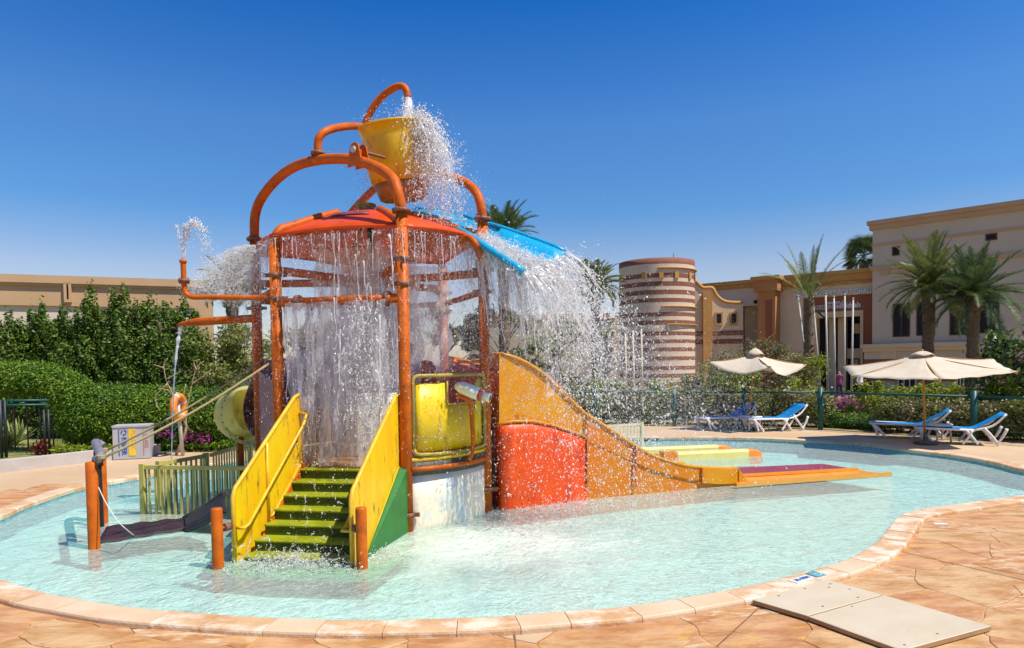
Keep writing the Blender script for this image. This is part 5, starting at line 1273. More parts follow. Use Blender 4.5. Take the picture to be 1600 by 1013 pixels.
for a in (-120, -95, -72, -45, -25, 0): mb = MB(); q = cT + V(math.cos(R(a)) * rT, math.sin(R(a)) * rT, z); mb.box(q, (.16, .26, .40), R(a)); mb.build('corbel', 'ochre_trim', tw)
MB().tube([cT + V(.8, -rT * .5, zT - .6), cT + V(.8, -rT * .5, zT + .55)], .03, 6, False).build('antenna', 'bolt_rust', tw)
MB().tube([cT + V(.8, -rT * .5, zT + .2), cT + V(.3, -rT * .5, zT + .0)], .04, 6, False).build('antenna_arm', 'bolt_rust', tw)
# --- low wing behind the spray with a small crenellated brick top
f5 = Face((-3.0, 48), (8.3, 46.5)); lw = thing('low_wing', 'low grey wing with red brick crenellated top seen through the spray', 'building', (-3, 48, 0))
zf = f5.uz(930, 500)[1]; side_block(f5, 0, f5.L, .01, zf, 3, 'render_grey', 'wall', lw)
mb = MB(); k = 0; u = 0.0
while u < f5.L - .8: f5.block(mb, u, u + .48, zf, zf + .45, .05, -.4); u += .85
f5.block(mb, 0, f5.L, zf - .02, zf + .1, .07, -.42); mb.build('crenellation', 'brick_red', lw)
f5.px(MB(), 958, 500, 966, 560, .003, .25).build('pilaster', 'cream_trim', lw)
# --- building on the left
f6 = Face((-24.5, 27.25), (-13.85, 31.8)); bL = thing('flat_building', 'long flat tan building with overhanging cornice behind the trees at the left', 'building', (-24.5, 27.25, 0))
z6 = (f6.uz(20, 429)[1] + f6.uz(330, 439)[1]) / 2; zs = (f6.uz(20, 478)[1] + f6.uz(310, 481)[1]) / 2
side_block(f6, 0, f6.L, zs, z6 - .2, 6, 'render_tan', 'wall', bL); side_block(f6, 0, f6.L - .75, .01, zs, 5.5, 'render_pale', 'lower_wall', bL, o0=-.12); side_block(f6, f6.L - .75, f6.L, .01, zs, 6, 'render_tan', 'wall', bL)
mb = MB(); f6.block(mb, -.3, f6.L + .2, z6 - .33, z6, .16, -6.3); f6.block(mb, -.3, f6.L + .1, z6 - .45, z6 - .33, .08, .003); mb.build('cornice', 'render_tan', bL)
u0, zz1 = f6.uz(100, 442); u1, zz0 = f6.uz(113, 473); mb = MB(); f6.block(mb, u0, u0 + .1, zz0, zz1, .003, .16); f6.block(mb, u1 - .1, u1, zz0, zz1, .003, .16); f6.block(mb, u0 + .1, u1 - .1, zz0, zz0 + .12, .003, .16); w = mb.build('window_surround', 'render_tan', bL)
f6.block(MB(), u0 + .1, u1 - .1, zz0 + .12, zz1, .003, .02).build('pane', 'window_dark', w)

# ---------- flagpoles, lamp post, planters
FL = [(1267, 613, 1247, 463), (1284, 611, 1270, 465), (1294, 612, 1290, 460), (1305, 613, 1303, 464.5), (1319, 613, 1320, 461), (1330, 612, 1333, 467)]
lab = ['leftmost of the six white flagpoles, leaning left behind the young palm', 'second flagpole from the left, just right of the young palm trunk', 'third flagpole from the left, beside the dark street lamp', 'fourth flagpole from the left, before the portal opening', 'fifth flagpole from the left, the tallest over the portal', 'rightmost of the six white flagpoles at the portal']
for (x0, y0, x1, y1_), lb in zip(FL, lab):
    a, b = P(x0, y0, 31), P(x1, y1_, 31); a.z = .0; t = thing('flagpole', lb, 'flagpole', tuple(a), 'white flagpoles before the entrance'); MB().tube([a, b], [.052, .036], 10, False).build('pole', 'white_paint', t)
    MB().lathe([(0, 0), (.055, 0), (.055, .03), (0, .06)], b, 10).build('pole_cap', 'white_paint', t)
for i, (x, y) in enumerate(((977, 521), (989, 517), (1002, 514))):
    a = P(x + 2, 600, 33); a.z = 0; b = P(x, y, 33); t = thing('flagpole', ['thin cream pole farthest left before the striped tower', 'middle of three thin cream poles before the striped tower', 'thin cream pole farthest right before the striped tower'][i], 'pole', tuple(a), 'thin poles before the striped tower'); MB().tube([a, b], [.06, .04], 8, False).build('pole', 'canvas', t)
a = P(1293, 612, 32); a.z = 0; lm = thing('street_lamp', 'slim dark street lamp with angled arm before the hotel portal', 'street lamp', tuple(a))
MB().tube([a, P(1293.5, 503, 32), P(1291, 498, 32), P(1279, 488, 32)], .06, 8, False).build('lamp_post', 'dark_post', lm)
MB().bar(P(1281, 489, 32), P(1273, 484, 32), .18, .08).build('lamp_head', 'dark_post', lm)
for (x0, y0, x1, y1_, Y_, lb) in ((1224, 592, 1246, 606, 29, 'tan brick planter right of the left umbrella'), (1257, 604, 1274, 618, 28, 'small tan brick planter at the foot of the young palm')):
    a, b = P(x0, y0, Y_), P(x1, y1_, Y_); t = thing('brick_planter', lb, 'planter', (a.x, Y_, 0)); w_ = b.x - a.x
    nb = 0; z = .005
    while z < a.z - .05:
        x = a.x - (.0 if int(z * 100) % 2 else .1)
        while x < b.x - .05: MB().box((x + .12, Y_ + .1, z + .055), (.23, .2, .10)).build('brick', 'brick_tan', t); x += .245
        z += .13 if z > .5 else .13

# ================================================================== PLANTS
def leaf_quads(pts, nrm, size, ratio=.5, jit=.9):
    n = len(pts); r = rng.normal(size=(n, 3)); nn = nrm + jit * r; nn /= np.linalg.norm(nn, axis=1)[:, None] + 1e-9
    t = np.cross(nn, rng.normal(size=(n, 3))); t /= np.linalg.norm(t, axis=1)[:, None] + 1e-9; b = np.cross(nn, t)
    s = size * rng.uniform(.6, 1.3, n)[:, None]
    v = np.stack([pts - t * s, pts + b * s * ratio, pts + t * s, pts - b * s * ratio], 1).reshape(-1, 3)
    return v, np.arange(4 * n).reshape(-1, 4)
def foliage(name, blobs, n, size, m, parent=None, org=(0, 0, 0), ratio=.5, shell=.35, jit=.8, lump=.25, upw=.2):
    """blobs: (centre, radii, weight). Leaves scattered through the outer part of lumpy ellipsoids."""
    w = np.array([b[2] for b in blobs], float); w /= w.sum(); V_, F_ = [], []; off = 0; PT, NR = [], []
    for (c, r, _), k in zip(blobs, rng.multinomial(n, w)):
        d = rng.normal(size=(k, 3)); d /= np.linalg.norm(d, axis=1)[:, None]
        ph = rng.uniform(0, 6, 3); lmp = 1 + lump * (np.sin(d[:, 0] * 7 + ph[0]) * np.sin(d[:, 1] * 7 + ph[1]) + .6 * np.sin(d[:, 2] * 13 + ph[2] + d[:, 0] * 9)) * .6
        rad = (1 - shell * rng.random(k) ** 1.6) * lmp
        PT.append(np.array(c) + d * np.array(r) * rad[:, None]); q = d / np.array(r); q /= np.linalg.norm(q, axis=1)[:, None]; q[:, 2] += upw; NR.append(q)
    P_, Q_ = np.concatenate(PT), np.concatenate(NR); P_ = P_ - np.array(org); v, f = leaf_quads(P_, Q_, size, ratio, jit)
    return link(name, np_mesh(name, v, f, m), parent)
def trunk_limbs(mb, base, h, r, n_l, spread, seed=1):
    rd = random.Random(seed); b = Vector(base); mb.tube([b, b + V(rd.uniform(-.1, .1), rd.uniform(-.1, .1), h * .5), b + V(rd.uniform(-.2, .2), rd.uniform(-.2, .2), h)], [r, r * .7, r * .25], 8, seg=4)
    for k in range(n_l):
        z = h * rd.uniform(.3, .85); a = rd.uniform(0, 6.28); L = spread * rd.uniform(.5, 1)
        mb.tube([b + V(0, 0, z), b + V(math.cos(a) * L * .5, math.sin(a) * L * .5, z + L * .5), b + V(math.cos(a) * L, math.sin(a) * L, z + L * .7)], [r * .4, r * .25, r * .1], 6, seg=3)
    return mb
# ficus trees, left: pixel tops (x, y) and half widths in metres
TR = [(-25, 470, 23, .9), (14, 490, 21.5, .75), (46, 482, 22.5, .6), (67, 472, 22, .5), (96, 480, 21.5, .6), (120, 484, 23, .7), (142, 446, 21.5, .7), (176, 454, 22.5, .7), (194, 444, 21.5, .75), (233, 462, 22, .75), (256, 472, 21.5, .6), (288, 463, 22, .8), (306, 508, 20.5, .7)]
TLAB = ['dark green conical tree cut by the left edge of the picture', 'low rounded green tree second from the left edge', 'narrow pointed green tree left of the pair of narrow tips', 'slim pointed green tree tip below the tan building band', 'green tree with blunt tip left of the window surround line', 'bushy green tree between blunt tip and tall pointed tree', 'tall pointed green tree standing right below the tan cornice', 'tall green tree left of the tallest double tip', 'tallest green tree whose tip nearly reaches the cornice', 'broad pointed green tree in the right half of the row', 'short green tree beside the broad pointed one', 'dark narrow green tree behind the end of the jet arm', 'low green tree under the trough spout']
for (px, py, Y, w), lb in zip(TR, TLAB):
    top_ = P(px, py, Y); h = top_.z; b = V(top_.x, Y, 0)
    t = thing('ficus_tree', lb, 'tree', tuple(b), 'row of green trees before the tan building')
    trunk_limbs(MB(), b, h * .85, .09, 7, w * 1.0, int(px + 99)).build('trunk', 'bark', t)
    bl = [((b.x, b.y, h * .34), (w * 1.2, w * 1.1, h * .32), 5), ((b.x + random.uniform(-.15, .15), b.y, h * .58), (w * .72, w * .7, h * .24), 2.2), ((b.x + random.uniform(-.1, .1), b.y, h * .80), (w * .28, w * .28, h * .20), .8), ((b.x, b.y, h * .94), (w * .13, w * .13, h * .07), .14)]
    for k in range(22):
        a = random.uniform(0, 6.28); u = random.uniform(.12, .86); r = w * (1.15 - u * .9); c = (b.x + math.cos(a) * r, b.y + math.sin(a) * r * .9, h * u); s = random.uniform(.12, .34) * (1.25 - u * .6)
        bl.append((c, (s, s, s * random.uniform(1.6, 2.6)), .55))
    foliage('crown', bl, 12500, .056, 'leaf_ficus', t, b, shell=.5, lump=.45)
# clipped hedge, left
hd = thing('clipped_hedge', 'clipped bright green hedge with a raised arch over the gate at the left', 'hedge', (-8, 17.6, 0))
bl = []
def hblob(px, ytop, ybot, Y, w, wt=1.0, dep=.6):
    a, b = P(px, ytop, Y), P(px, ybot, Y); c = (a + b) / 2; bl.append(((c.x, Y + dep, c.z), (w, dep, (a.z - b.z) / 2 * 1.06), wt))
for x in range(95, 350, 14): hblob(x, 600 + (x - 95) * .035 + (0 if x > 120 else -6), 702 - (x - 95) * .02, 17.3, .36, 1.4)
for x in range(-60, 84, 16): hblob(x, 565 + max(0, x - 40) * .18, 622 if x < 60 else 650, 17.2, .34, 1.3)
for x in (88, 100, 112): hblob(x, 578 + (x - 85) * .7, 700, 17.25, .33, 1.8)
foliage('foliage', bl, 68000, .034, 'leaf_hedge', hd, (-8, 17.6, 0), shell=.28, lump=.09, jit=.7, upw=.35)
mb = MB()
for x in range(-60, 350, 20): g = P(x, 650, 17.8); mb.cyl(V(g.x, 17.85, 0), V(g.x, 17.85, 2.0 if x < 100 else 1.4), .02, 5)
mb.build('stems', 'bark', hd)
# olive loose trees behind, and by the spiral slide
def bushy(px, py, Y, w, h, lb, m, n, size=.05, name='tree', cat='tree', group=None, stems=True, lump=.35):
    p = P(px, py, Y); b = V(p.x, Y, 0); t = thing(name, lb, cat, tuple(b), group)
    if stems: trunk_limbs(MB(), b, p.z * .8, .06, 8, w * .8, int(px)).build('trunk', 'bark', t)
    bl = []
    for k in range(26):
        a = random.uniform(0, 6.28); r = w * math.sqrt(random.random()) * .8; z = p.z - h * random.random(); s = random.uniform(.18, .36) * min(1.2, w)
        bl.append(((b.x + math.cos(a) * r, b.y + math.sin(a) * r * .6, max(.15, z - s)), (s * 1.2, s * 1.1, s), 1))
    foliage('crown', bl, n, size, m, t, b, shell=.8, lump=lump); return t
bushy(350, 500, 21, 1.5, 2.6, 'loose olive green tree behind the trough spout', 'leaf_olive', 9000)
bushy(390, 520, 22, 1.3, 2.6, 'loose olive green tree between the left tower posts', 'leaf_olive', 8000)
bushy(330, 560, 19.5, .9, 1.8, 'olive green shrub above the life ring', 'leaf_olive', 5000, .045, 'shrub', 'shrub')
bushy(440, 486, 26, 2.6, 4.6, 'olive green tree behind the left half of the tower', 'leaf_olive', 14000, .065)
bushy(520, 486, 27, 2.8, 4.8, 'grey green tree directly behind the tower curtain', 'leaf_dry', 14000, .065)
bushy(600, 478, 27, 2.8, 4.8, 'grey green tree behind the middle tower post', 'leaf_dry', 14000, .065)
bushy(690, 472, 28, 2.8, 4.8, 'grey green tree seen between the right tower posts', 'leaf_dry', 14000, .065)
bushy(790, 476, 29, 3.2, 4.9, 'olive tree behind the spray right of the tower', 'leaf_olive', 16000, .065)
# dark bush and flowering bed behind the life ring
for i, (x, y, Y, w, lb) in enumerate([(250, 640, 18.0, .6, 'dark leafy shrub left of the life ring'), (310, 640, 18.1, .7, 'dark leafy shrub right of the life ring'), (350, 630, 18.0, .7, 'dark leafy shrub behind the spiral slide'), (395, 640, 18.2, .8, 'dark leafy shrub between the left tower posts')]):
    bushy(x, y, Y, w, 1.2, lb, 'leaf_ficus', 5000, .04, 'shrub', 'shrub', 'shrubs along the left pool deck', False)
for i, (x, y, Y, lb) in enumerate([(265, 672, 17.6, 'low bedding plant left of the life ring post'), (300, 676, 17.6, 'low plant with purple flowers beside the life ring post'), (325, 680, 17.6, 'low plant with purple flowers right of the life ring post'), (350, 684, 17.6, 'low bedding plant before the spiral slide'), (100, 706, 17.0, 'low plant at the foot of the hedge beside the arch'), (135, 702, 17.0, 'low plant with pale flowers at the foot of the hedge'), (160, 696, 17.0, 'low yellow green plant left of the cabinet')]):
    t = bushy(x, y, Y, .35, .4, lb, 'leaf_lime' if x < 200 else 'leaf_hedge', 900, .045, 'flower_plant', 'plant', 'bedding plants along the left deck', False)
    if x in (300, 325, 265):
        p = P(x, y, Y); foliage('blossoms', [((p.x, Y - .2, p.z - .05), (.26, .12, .16), 1)], 90, .035, 'petal_magenta', t, (p.x, Y, 0), shell=.6)
# bare branches
bb = thing('bare_shrub', 'bare pale branches of a leafless shrub left and right of the life ring', 'shrub', tuple(G(268, 703, 0))); g0 = G(275, 711, 0); mb = MB(); Y = g0.y
for pts in ([(293, 670), (272, 620), (260, 595), (256, 570), (262, 560)], [(272, 620), (262, 610), (247, 607)], [(256, 575), (246, 572), (240, 570)], [(262, 592), (275, 585), (282, 580)], [(290, 668), (292, 640), (300, 600), (307, 575), (318, 565)], [(300, 600), (318, 588), (330, 578)], [(307, 578), (303, 566), (312, 562)], [(262, 600), (243, 620), (248, 640)], [(285, 650), (287, 620), (290, 600)]):
    q = [P(x, y, Y) for x, y in pts]; mb.tube(q, [.03] * 3 + [.02] * 4 + [.012] * 30, 6, seg=4)
mb.tube([g0, P(284, 690, Y), P(292, 668, Y)], .035, 6, seg=3); mb.build('branches', 'bare_wood', bb)
# agave on the lawn
ag = G(26, 696, 0.02); av = thing('agave', 'variegated agave rosette on the lawn behind the gate', 'plant', tuple(ag)); ag_h = .9
for k in range(26):
    a = k * 2.4; tl_ = R(25 + 60 * ((k * 7) % 26) / 26); L = random.uniform(.6, .85); mb = MB(); rows = []
    for i in range(6):
        u = i / 5; r = L * u * math.cos(tl_ + .2 * u); z = L * u * math.sin(tl_) + .05; w_ = .055 * (1 - u) ** .7 * (1 + 1.2 * u); rows.append([V(r, -w_, z + .012), V(r, 0, z - .01), V(r, w_, z + .012)])
    rows = [[Matrix.Rotation(a, 3, 'Z') @ q + ag for q in r] for r in rows]; mb.grid(rows, .006).build('leaf', 'leaf_agave', av)
for x, y, lb in ((66, 700, 'small red leaved plant at the right gate posts'), (14, 690, 'small light green plant behind the left gate posts')):
    g = G(x, y + 10, 0.02); t = thing('small_plant', lb, 'plant', tuple(g)); foliage('leaves', [((g.x, g.y, .2), (.22, .2, .22), 1)], 260, .05, 'leaf_red' if x == 66 else 'leaf_lime', t, g, shell=.9)
# grass blades on the near lawn
k = 16000; ga_, gb_ = G(-60, 712, 0), G(240, 700, 0); xs_ = rng.uniform(-14, -6, k); ys_ = rng.uniform(17.3, 23, k); hh = rng.uniform(.03, .08, k); an = rng.uniform(0, 6.28, k)
v = np.stack([np.stack([xs_ - .008 * np.cos(an), ys_ - .008 * np.sin(an), np.full(k, .01)], 1), np.stack([xs_ + .008 * np.cos(an), ys_ + .008 * np.sin(an), np.full(k, .01)], 1), np.stack([xs_ + rng.normal(0, .02, k), ys_ + rng.normal(0, .02, k), .01 + hh], 1)], 1).reshape(-1, 3)
o = link('grass', np_mesh('grass', v, np.arange(3 * k).reshape(-1, 3), 'grass')); tag(o, 'short dry green grass on the lawn behind the gate', 'grass', kind='stuff')
bushy(870, 500, 33, 3.2, 4.6, 'olive tree behind the spray over the slide foot', 'leaf_olive', 14000, .07)
# far garden wall patch
gw = thing('garden_wall', 'pale pink sunlit garden wall glimpsed behind the trees by the spiral slide', 'wall', (-9.5, 24, 0)); MB().box((-9.6, 24, .75), (3.4, .25, 1.5)).build('wall', 'coping_pale', gw)

# shrub hedges behind the green fence
SH = []
def fence_x_to_Y(px):
    for a, b in zip(FPB[:-1], FPB[1:]):
        x, y = on_line(px, (a.x, a.y), (b.x, b.y))
        if min(a.x, b.x) - .01 <= x <= max(a.x, b.x) + .01: return y
    return FPB[-1].y
def shrub_row(x0, x1, step, ytop, m, lb, group, dY, w, n, size, h=1.2, jitter=6):
    out = []; i = 0
    for x in range(x0, x1, step):
        Y = fence_x_to_Y(x) + dY; yt = ytop(x) + random.uniform(-jitter, jitter); p = P(x, yt, Y); b = V(p.x, Y, 0); t = thing('hedge_shrub', lb(i, x), 'shrub', tuple(b), group); i += 1
        bl = [((b.x, Y, p.z * .45), (w, w * .7, p.z * .5), 3)]
        for k in range(9): a = random.uniform(0, 6.28); s = random.uniform(.14, .26); bl.append(((b.x + math.cos(a) * w * .75, Y + math.sin(a) * w * .5, random.uniform(.25, 1) * (p.z - s)), (s, s, s), .7))
        foliage('foliage', bl, n, size, m if isinstance(m, str) else m(x), t, b, shell=.6, lump=.3); out.append(t)
    return out
spot = lambda x: ('behind the slide splash' if x < 960 else 'below the striped tower' if x < 1090 else 'behind the left umbrella' if x < 1275 else 'between the umbrellas' if x < 1340 else 'behind the right umbrella' if x < 1500 else 'at the right edge')
nth = ['first', 'second', 'third', 'fourth', 'fifth', 'sixth', 'seventh', 'eighth', 'ninth', 'tenth', 'eleventh', 'twelfth', 'thirteenth', 'fourteenth', 'fifteenth', 'sixteenth', 'seventeenth']
shrub_row(800, 1290, 44, lambda x: 612, lambda x: 'leaf_olive' if (x // 44) % 2 else 'leaf_dry', lambda i, x: f'brownish green hedge shrub {spot(x)}, {nth[i]} from the left in the front row', 'hedge shrubs behind the left part of the fence', .75, .55, 4200, .042)
shrub_row(1392, 1700, 36, lambda x: 622, lambda x: 'leaf_dry' if (x // 36) % 2 else 'leaf_olive', lambda i, x: f'brownish hedge shrub {spot(x)}, {nth[i]} in the right front row', 'hedge shrubs behind the right part of the fence', .75, .55, 4200, .042)
shrub_row(1350, 1710, 40, lambda x: 597, 'leaf_lime', lambda i, x: f'yellow green back row shrub {spot(x)}, {nth[i]} from the left', 'yellow green shrubs of the back row', 2.4, .75, 3600, .045)
shrub_row(850, 1270, 50, lambda x: 588 + (8 if x > 1150 else 0), lambda x: 'leaf_lime' if (x // 50) % 2 else 'leaf_olive', lambda i, x: f'olive back row shrub {spot(x)}, {nth[i]} from the left', 'olive shrubs of the back row', 2.6, .9, 3600, .05, jitter=10)
shrub_row(1296, 1392, 24, lambda x: 644, 'leaf_hedge', lambda i, x: f'low dark green clipped shrub under the magenta flowers, {nth[i]} from the left', 'low clipped shrubs behind the fence', .9, .40, 3500, .035, jitter=1)
shrub_row(1290, 1350, 20, lambda x: 616, 'petal_magenta', lambda i, x: f'magenta flowering bougainvillea between the umbrellas, {nth[i]} from the left', 'bougainvillea mounds', 3.2, .50, 2600, .045, jitter=3)
# loose dry bush above the left umbrella
bushy(1180, 520, 26, 2.0, 2.6, 'loose dry twiggy bush rising behind the left umbrella', 'leaf_dry', 8000, .045, 'dry_bush', 'shrub')
bushy(1225, 545, 27, 1.2, 2.0, 'dry twiggy bush right of the left umbrella top', 'leaf_dry', 4500, .045, 'dry_bush', 'shrub')
bushy(1130, 560, 25, 1.2, 1.6, 'grey green bush left of the left umbrella top', 'leaf_olive', 4500, .045, 'dry_bush', 'shrub')
bushy(1262, 548, 27, 1.1, 1.0, 'bright green feathery branch tree before the young palm trunk', 'leaf_lime', 2200, .05, 'young_tree', 'tree')
t = bushy(1578, 505, 19, 1.15, 1.9, 'large leaved shrub with glossy pale leaves at the right edge', 'leaf_glossy', 1500, .10, 'sea_grape', 'shrub', lump=.5)
t = bushy(1600, 520, 19.5, 1.1, 2.0, 'large leaved glossy shrub cut by the right edge of the picture', 'leaf_glossy', 1300, .10, 'sea_grape', 'shrub', lump=.5)

# ---------- palms
def frond_mesh(L, droop, n=34, lw=.05, ll=.38, vee=.5, name='frond', m='leaf_palm', spread=1.0):
    """one feather frond along +X, curving down by droop (radians) along its length"""
    v, f = [], []; pts = []; a = 0.0; p = np.array([0., 0., 0.]); k = 14
    for i in range(k + 1):
        pts.append(p.copy()); a -= droop / k * (.4 + 1.2 * i / k); p = p + np.array([math.cos(a), 0, math.sin(a)]) * L / k
    pts = np.array(pts)
    def cv(u): i = min(int(u * k), k - 1); t = u * k - i; return pts[i] * (1 - t) + pts[i + 1] * t
    for i in range(k):
        a_, b_ = pts[i], pts[i + 1]; w0, w1 = .030 * (1 - i / k) + .006, .030 * (1 - (i + 1) / k) + .006; o = len(v)
        v += [a_ + [0, -w0, 0], a_ + [0, w0, 0], b_ + [0, w1, 0], b_ + [0, -w1, 0]]; f.append((o, o + 1, o + 2, o + 3))
    for i in range(n):
        u = .14 + .85 * i / n; c_ = cv(u); d = cv(min(1, u + .03)) - c_; d /= np.linalg.norm(d) + 1e-9; up_ = np.array([-d[2], 0, d[0]])
        s = ll * (math.sin(math.pi * min(1, .22 + u * .78)) ** .7) * rng.uniform(.85, 1.1)
        for sg in (-1, 1):
            dr = d * .75 + np.array([0, sg, 0]) * spread + up_ * (vee + rng.uniform(-.15, .15)); dr /= np.linalg.norm(dr); tip = c_ + dr * s + np.array([0, 0, -.10 * s]); o = len(v)
            v += [c_ - d * lw * .5, c_ + d * lw * .5, c_ + dr * s * .55 + d * lw * .45, tip]; f.append((o, o + 1, o + 2, o + 3))
    return np_mesh(name, np.array(v), np.array(f), m)
def palm(base, zc, rad, label, nf=42, dark=False, trunk_r=.2, up=(75, -35), group='date palms', droop=(.6, 1.6), seedling=True, lean=(0, 0), ll=.4, young=True, flare=1.5):
    t = thing('date_palm', label, 'palm tree', base, group); B = Vector(base); top_ = B + V(lean[0], lean[1], zc)
    mb = MB(); rows = []; k = 26
    for i in range(k + 1):
        u = i / k; c_ = B.lerp(top_, u); r = trunk_r * (1 + .25 * (1 - u) ** 3 + (flare - 1) * max(0, (u - .72) / .28) ** 1.3) * (1.0 + (.09 if i % 2 else -.05))
        rows.append([c_ + V(math.cos(a) * r * (1 + .05 * math.sin(a * 5 + i)), math.sin(a) * r * (1 + .05 * math.sin(a * 5 + i)), 0) for a in np.linspace(0, 2 * math.pi, 13)])
    mb.grid(rows, 0); mb.build('trunk', 'bark_palm', t)
    if zc > 1:   # stubs of cut fronds
        mb = MB()
        for i in range(90):
            u = random.uniform(.35, 1.0); c_ = B.lerp(top_, u); r = trunk_r * (1 + (flare - 1) * max(0, (u - .72) / .28) ** 1.3); a = i * 2.4; d = V(math.cos(a), math.sin(a), 0)
            p = c_ + d * r * .95; mb.add([p - V(-d.y, d.x, 0) * .06, p + V(-d.y, d.x, 0) * .06, p + d * .10 + V(0, 0, .16)], [(0, 1, 2)])
        mb.build('frond_stubs', 'bark_palm', t)['kind'] = 'stuff'
    m = 'leaf_palm_dark' if dark else 'leaf_palm'
    ms = [frond_mesh(rad * 1.15, droop[0] + (droop[1] - droop[0]) * q / 3, m=m, ll=ll) for q in range(4)]
    for i in range(nf):
        u = (i + .5) / nf; el = R(up[0] + (up[1] - up[0]) * u ** .85 + random.uniform(-6, 6)); az = i * 2.39996 + random.uniform(-.2, .2)
        o = link('frond', ms[min(3, int(u * 4))], t); o.location = (lean[0] + .08 * math.cos(az), lean[1] + .08 * math.sin(az), zc + .1 * (1 - u)); o.rotation_euler = (random.uniform(-.5, .5), -el, az); s = random.uniform(.82, 1.1); o.scale = (s, s, s)
    if young:
        my = frond_mesh(rad * .35, .2, n=16, m='leaf_palm_young', ll=ll * .6)
        for i in range(12): o = link('young_frond', my, t); o.location = (lean[0], lean[1], zc - .15); o.rotation_euler = (0, -R(random.uniform(20, 75)), i * .55)
    return t
def palm_px(px, py, Y, **kw): p = P(px, py, Y); kw.setdefault('label', ''); return palm((p.x, Y, 0), p.z, **kw)
palm_px(1451, 446, 28, rad=1.9, label='large date palm with long trunk left of its neighbour before the hotel block', nf=56, trunk_r=.2, up=(86, -22), droop=(.4, 1.3), ll=.44, flare=1.35)
palm_px(1521, 464, 26.5, rad=1.9, label='large dark date palm with wide drooping crown at the right before the hotel block', nf=58, dark=True, trunk_r=.2, up=(84, -20), droop=(.4, 1.3), ll=.46, flare=1.35)
palm_px(1264, 468, 30, rad=2.35, label='young date palm with upright narrow crown behind the left umbrella', nf=17, trunk_r=.2, up=(86, 30), droop=(.2, 1.1), group='date palms', young=False, ll=.30, flare=1.05)
palm_px(786, 374, 27, rad=1.45, label='date palm whose crown shows above the blue chute', nf=50, dark=True, up=(80, -25), ll=.42, young=False)
palm_px(930, 448, 33, rad=1.3, label='small date palm left of the striped tower', nf=44, up=(78, -25), ll=.42, young=False)
palm_px(362, 446, 27, rad=1.15, label='small date palm behind the spray at the left of the tower', nf=36, up=(80, -20), ll=.35, young=False)
palm_px(870, 545, 37, rad=1.6, label='low date palm behind the spray right of the slide top', nf=30, up=(78, -25), ll=.4, young=False)
# fan palm behind the roof
fp0 = P(1350, 398, 50); fpm = thing('fan_palm', 'fan palm rising behind the roof of the entrance wing', 'palm tree', (fp0.x, 50, 0)); MB().tube([V(fp0.x, 50, 0), V(fp0.x, 50, fp0.z - .4)], .32, 10, False).build('trunk', 'bark_palm', fpm)
v, f = [], []
for i in range(22):
    a = R(-75 + 150 * i / 21); o = len(v); c_, s_ = math.cos(a), math.sin(a); ln = .95 * (1 - .15 * abs(a))
    v += [(.55, 0, 0), (.55 + ln * .6 * math.cos(a - .05), ln * .6 * math.sin(a - .05), .0), (.55 + ln * c_, ln * s_, -.16), (.55 + ln * .6 * math.cos(a + .05), ln * .6 * math.sin(a + .05), .03)]; f.append((o, o + 1, o + 2, o + 3))
o = len(v); v += [(0, -.02, 0), (0, .02, 0), (.58, .02, 0), (.58, -.02, 0)]; f.append((o, o + 1, o + 2, o + 3)); fan = np_mesh('fan_leaf', np.array(v), np.array(f), 'leaf_palm_dark')
for i in range(44):
    o = link('fan_leaf', fan, fpm); u = (i + .5) / 44; o.location = (0, 0, fp0.z - .3 * u); o.rotation_euler = (random.uniform(-.9, .9), -R(80 - 120 * u), i * 2.4); o.scale = (1.15,) * 3

# small far figure in white by the portal
def figure(base, h, rot, top_m, label, arm=.1):
    t = thing('person', label, 'person', tuple(base)); b = Vector(base); me = bpy.data.meshes.new('body'); bm_v = [(0, 0, .53), (0, 0, .64), (0, 0, .80), (0, 0, .86), (0, 0, .94), (-.055, 0, .50), (-.06, 0, .27), (-.06, .0, .02), (-.06, -.07, .01), (.055, 0, .50), (.07, .05, .27), (.08, .12, .03), (.08, .05, .01), (-.11, 0, .80), (-.14, .02, .63), (-.13, -.05, .48), (.11, 0, .80), (.14, .02, .63), (.13, -.06, .48)]
    ed = [(0, 1), (1, 2), (2, 3), (3, 4), (0, 5), (5, 6), (6, 7), (7, 8), (0, 9), (9, 10), (10, 11), (11, 12), (2, 13), (13, 14), (14, 15), (2, 16), (16, 17), (17, 18)]
    rr = [.075, .07, .08, .035, .06, .055, .035, .025, .02, .055, .035, .025, .02, .035, .026, .02, .035, .026, .02]
    me.from_pydata([(x * h, y * h, z * h) for x, y, z in bm_v], [], []) if False else me.from_pydata([(x * h, y * h, z * h) for x, y, z in bm_v], ed, [])
    o = bpy.data.objects.new('tmp', me); COL.objects.link(o); md = o.modifiers.new('s', 'SKIN')
    for sv_, r in zip(me.skin_vertices[0].data if me.skin_vertices else [], rr): sv_.radius = (r * h, r * h * .8)
    if me.skin_vertices: me.skin_vertices[0].data[0].use_root = True
    o.modifiers.new('u', 'SUBSURF').levels = 2; dg = bpy.context.evaluated_depsgraph_get(); dg.update(); m2 = bpy.data.meshes.new_from_object(o.evaluated_get(dg)); bpy.data.objects.remove(o)
    m2.materials.clear()
    for q in ('skin', top_m, 'cloth_dark'): m2.materials.append(M[q])
    for p_ in m2.polygons:
        z = p_.center.z / h; x_ = abs(p_.center.x / h); p_.material_index = 0 if z > .84 or (x_ > .12 and z < .62) or z < .04 else (1 if z > .52 else 2); p_.use_smooth = True
    m2.name = 'body'; q = link('body', m2, t); q.rotation_euler = (0, 0, rot)
    MB().lathe([(0, .0), (.05, .01), (.065, .06), (.05, .11), (0, .125)], b + V(0, 0, h * .885), 12).build('hair', 'cloth_dark', t) if False else None
    return t
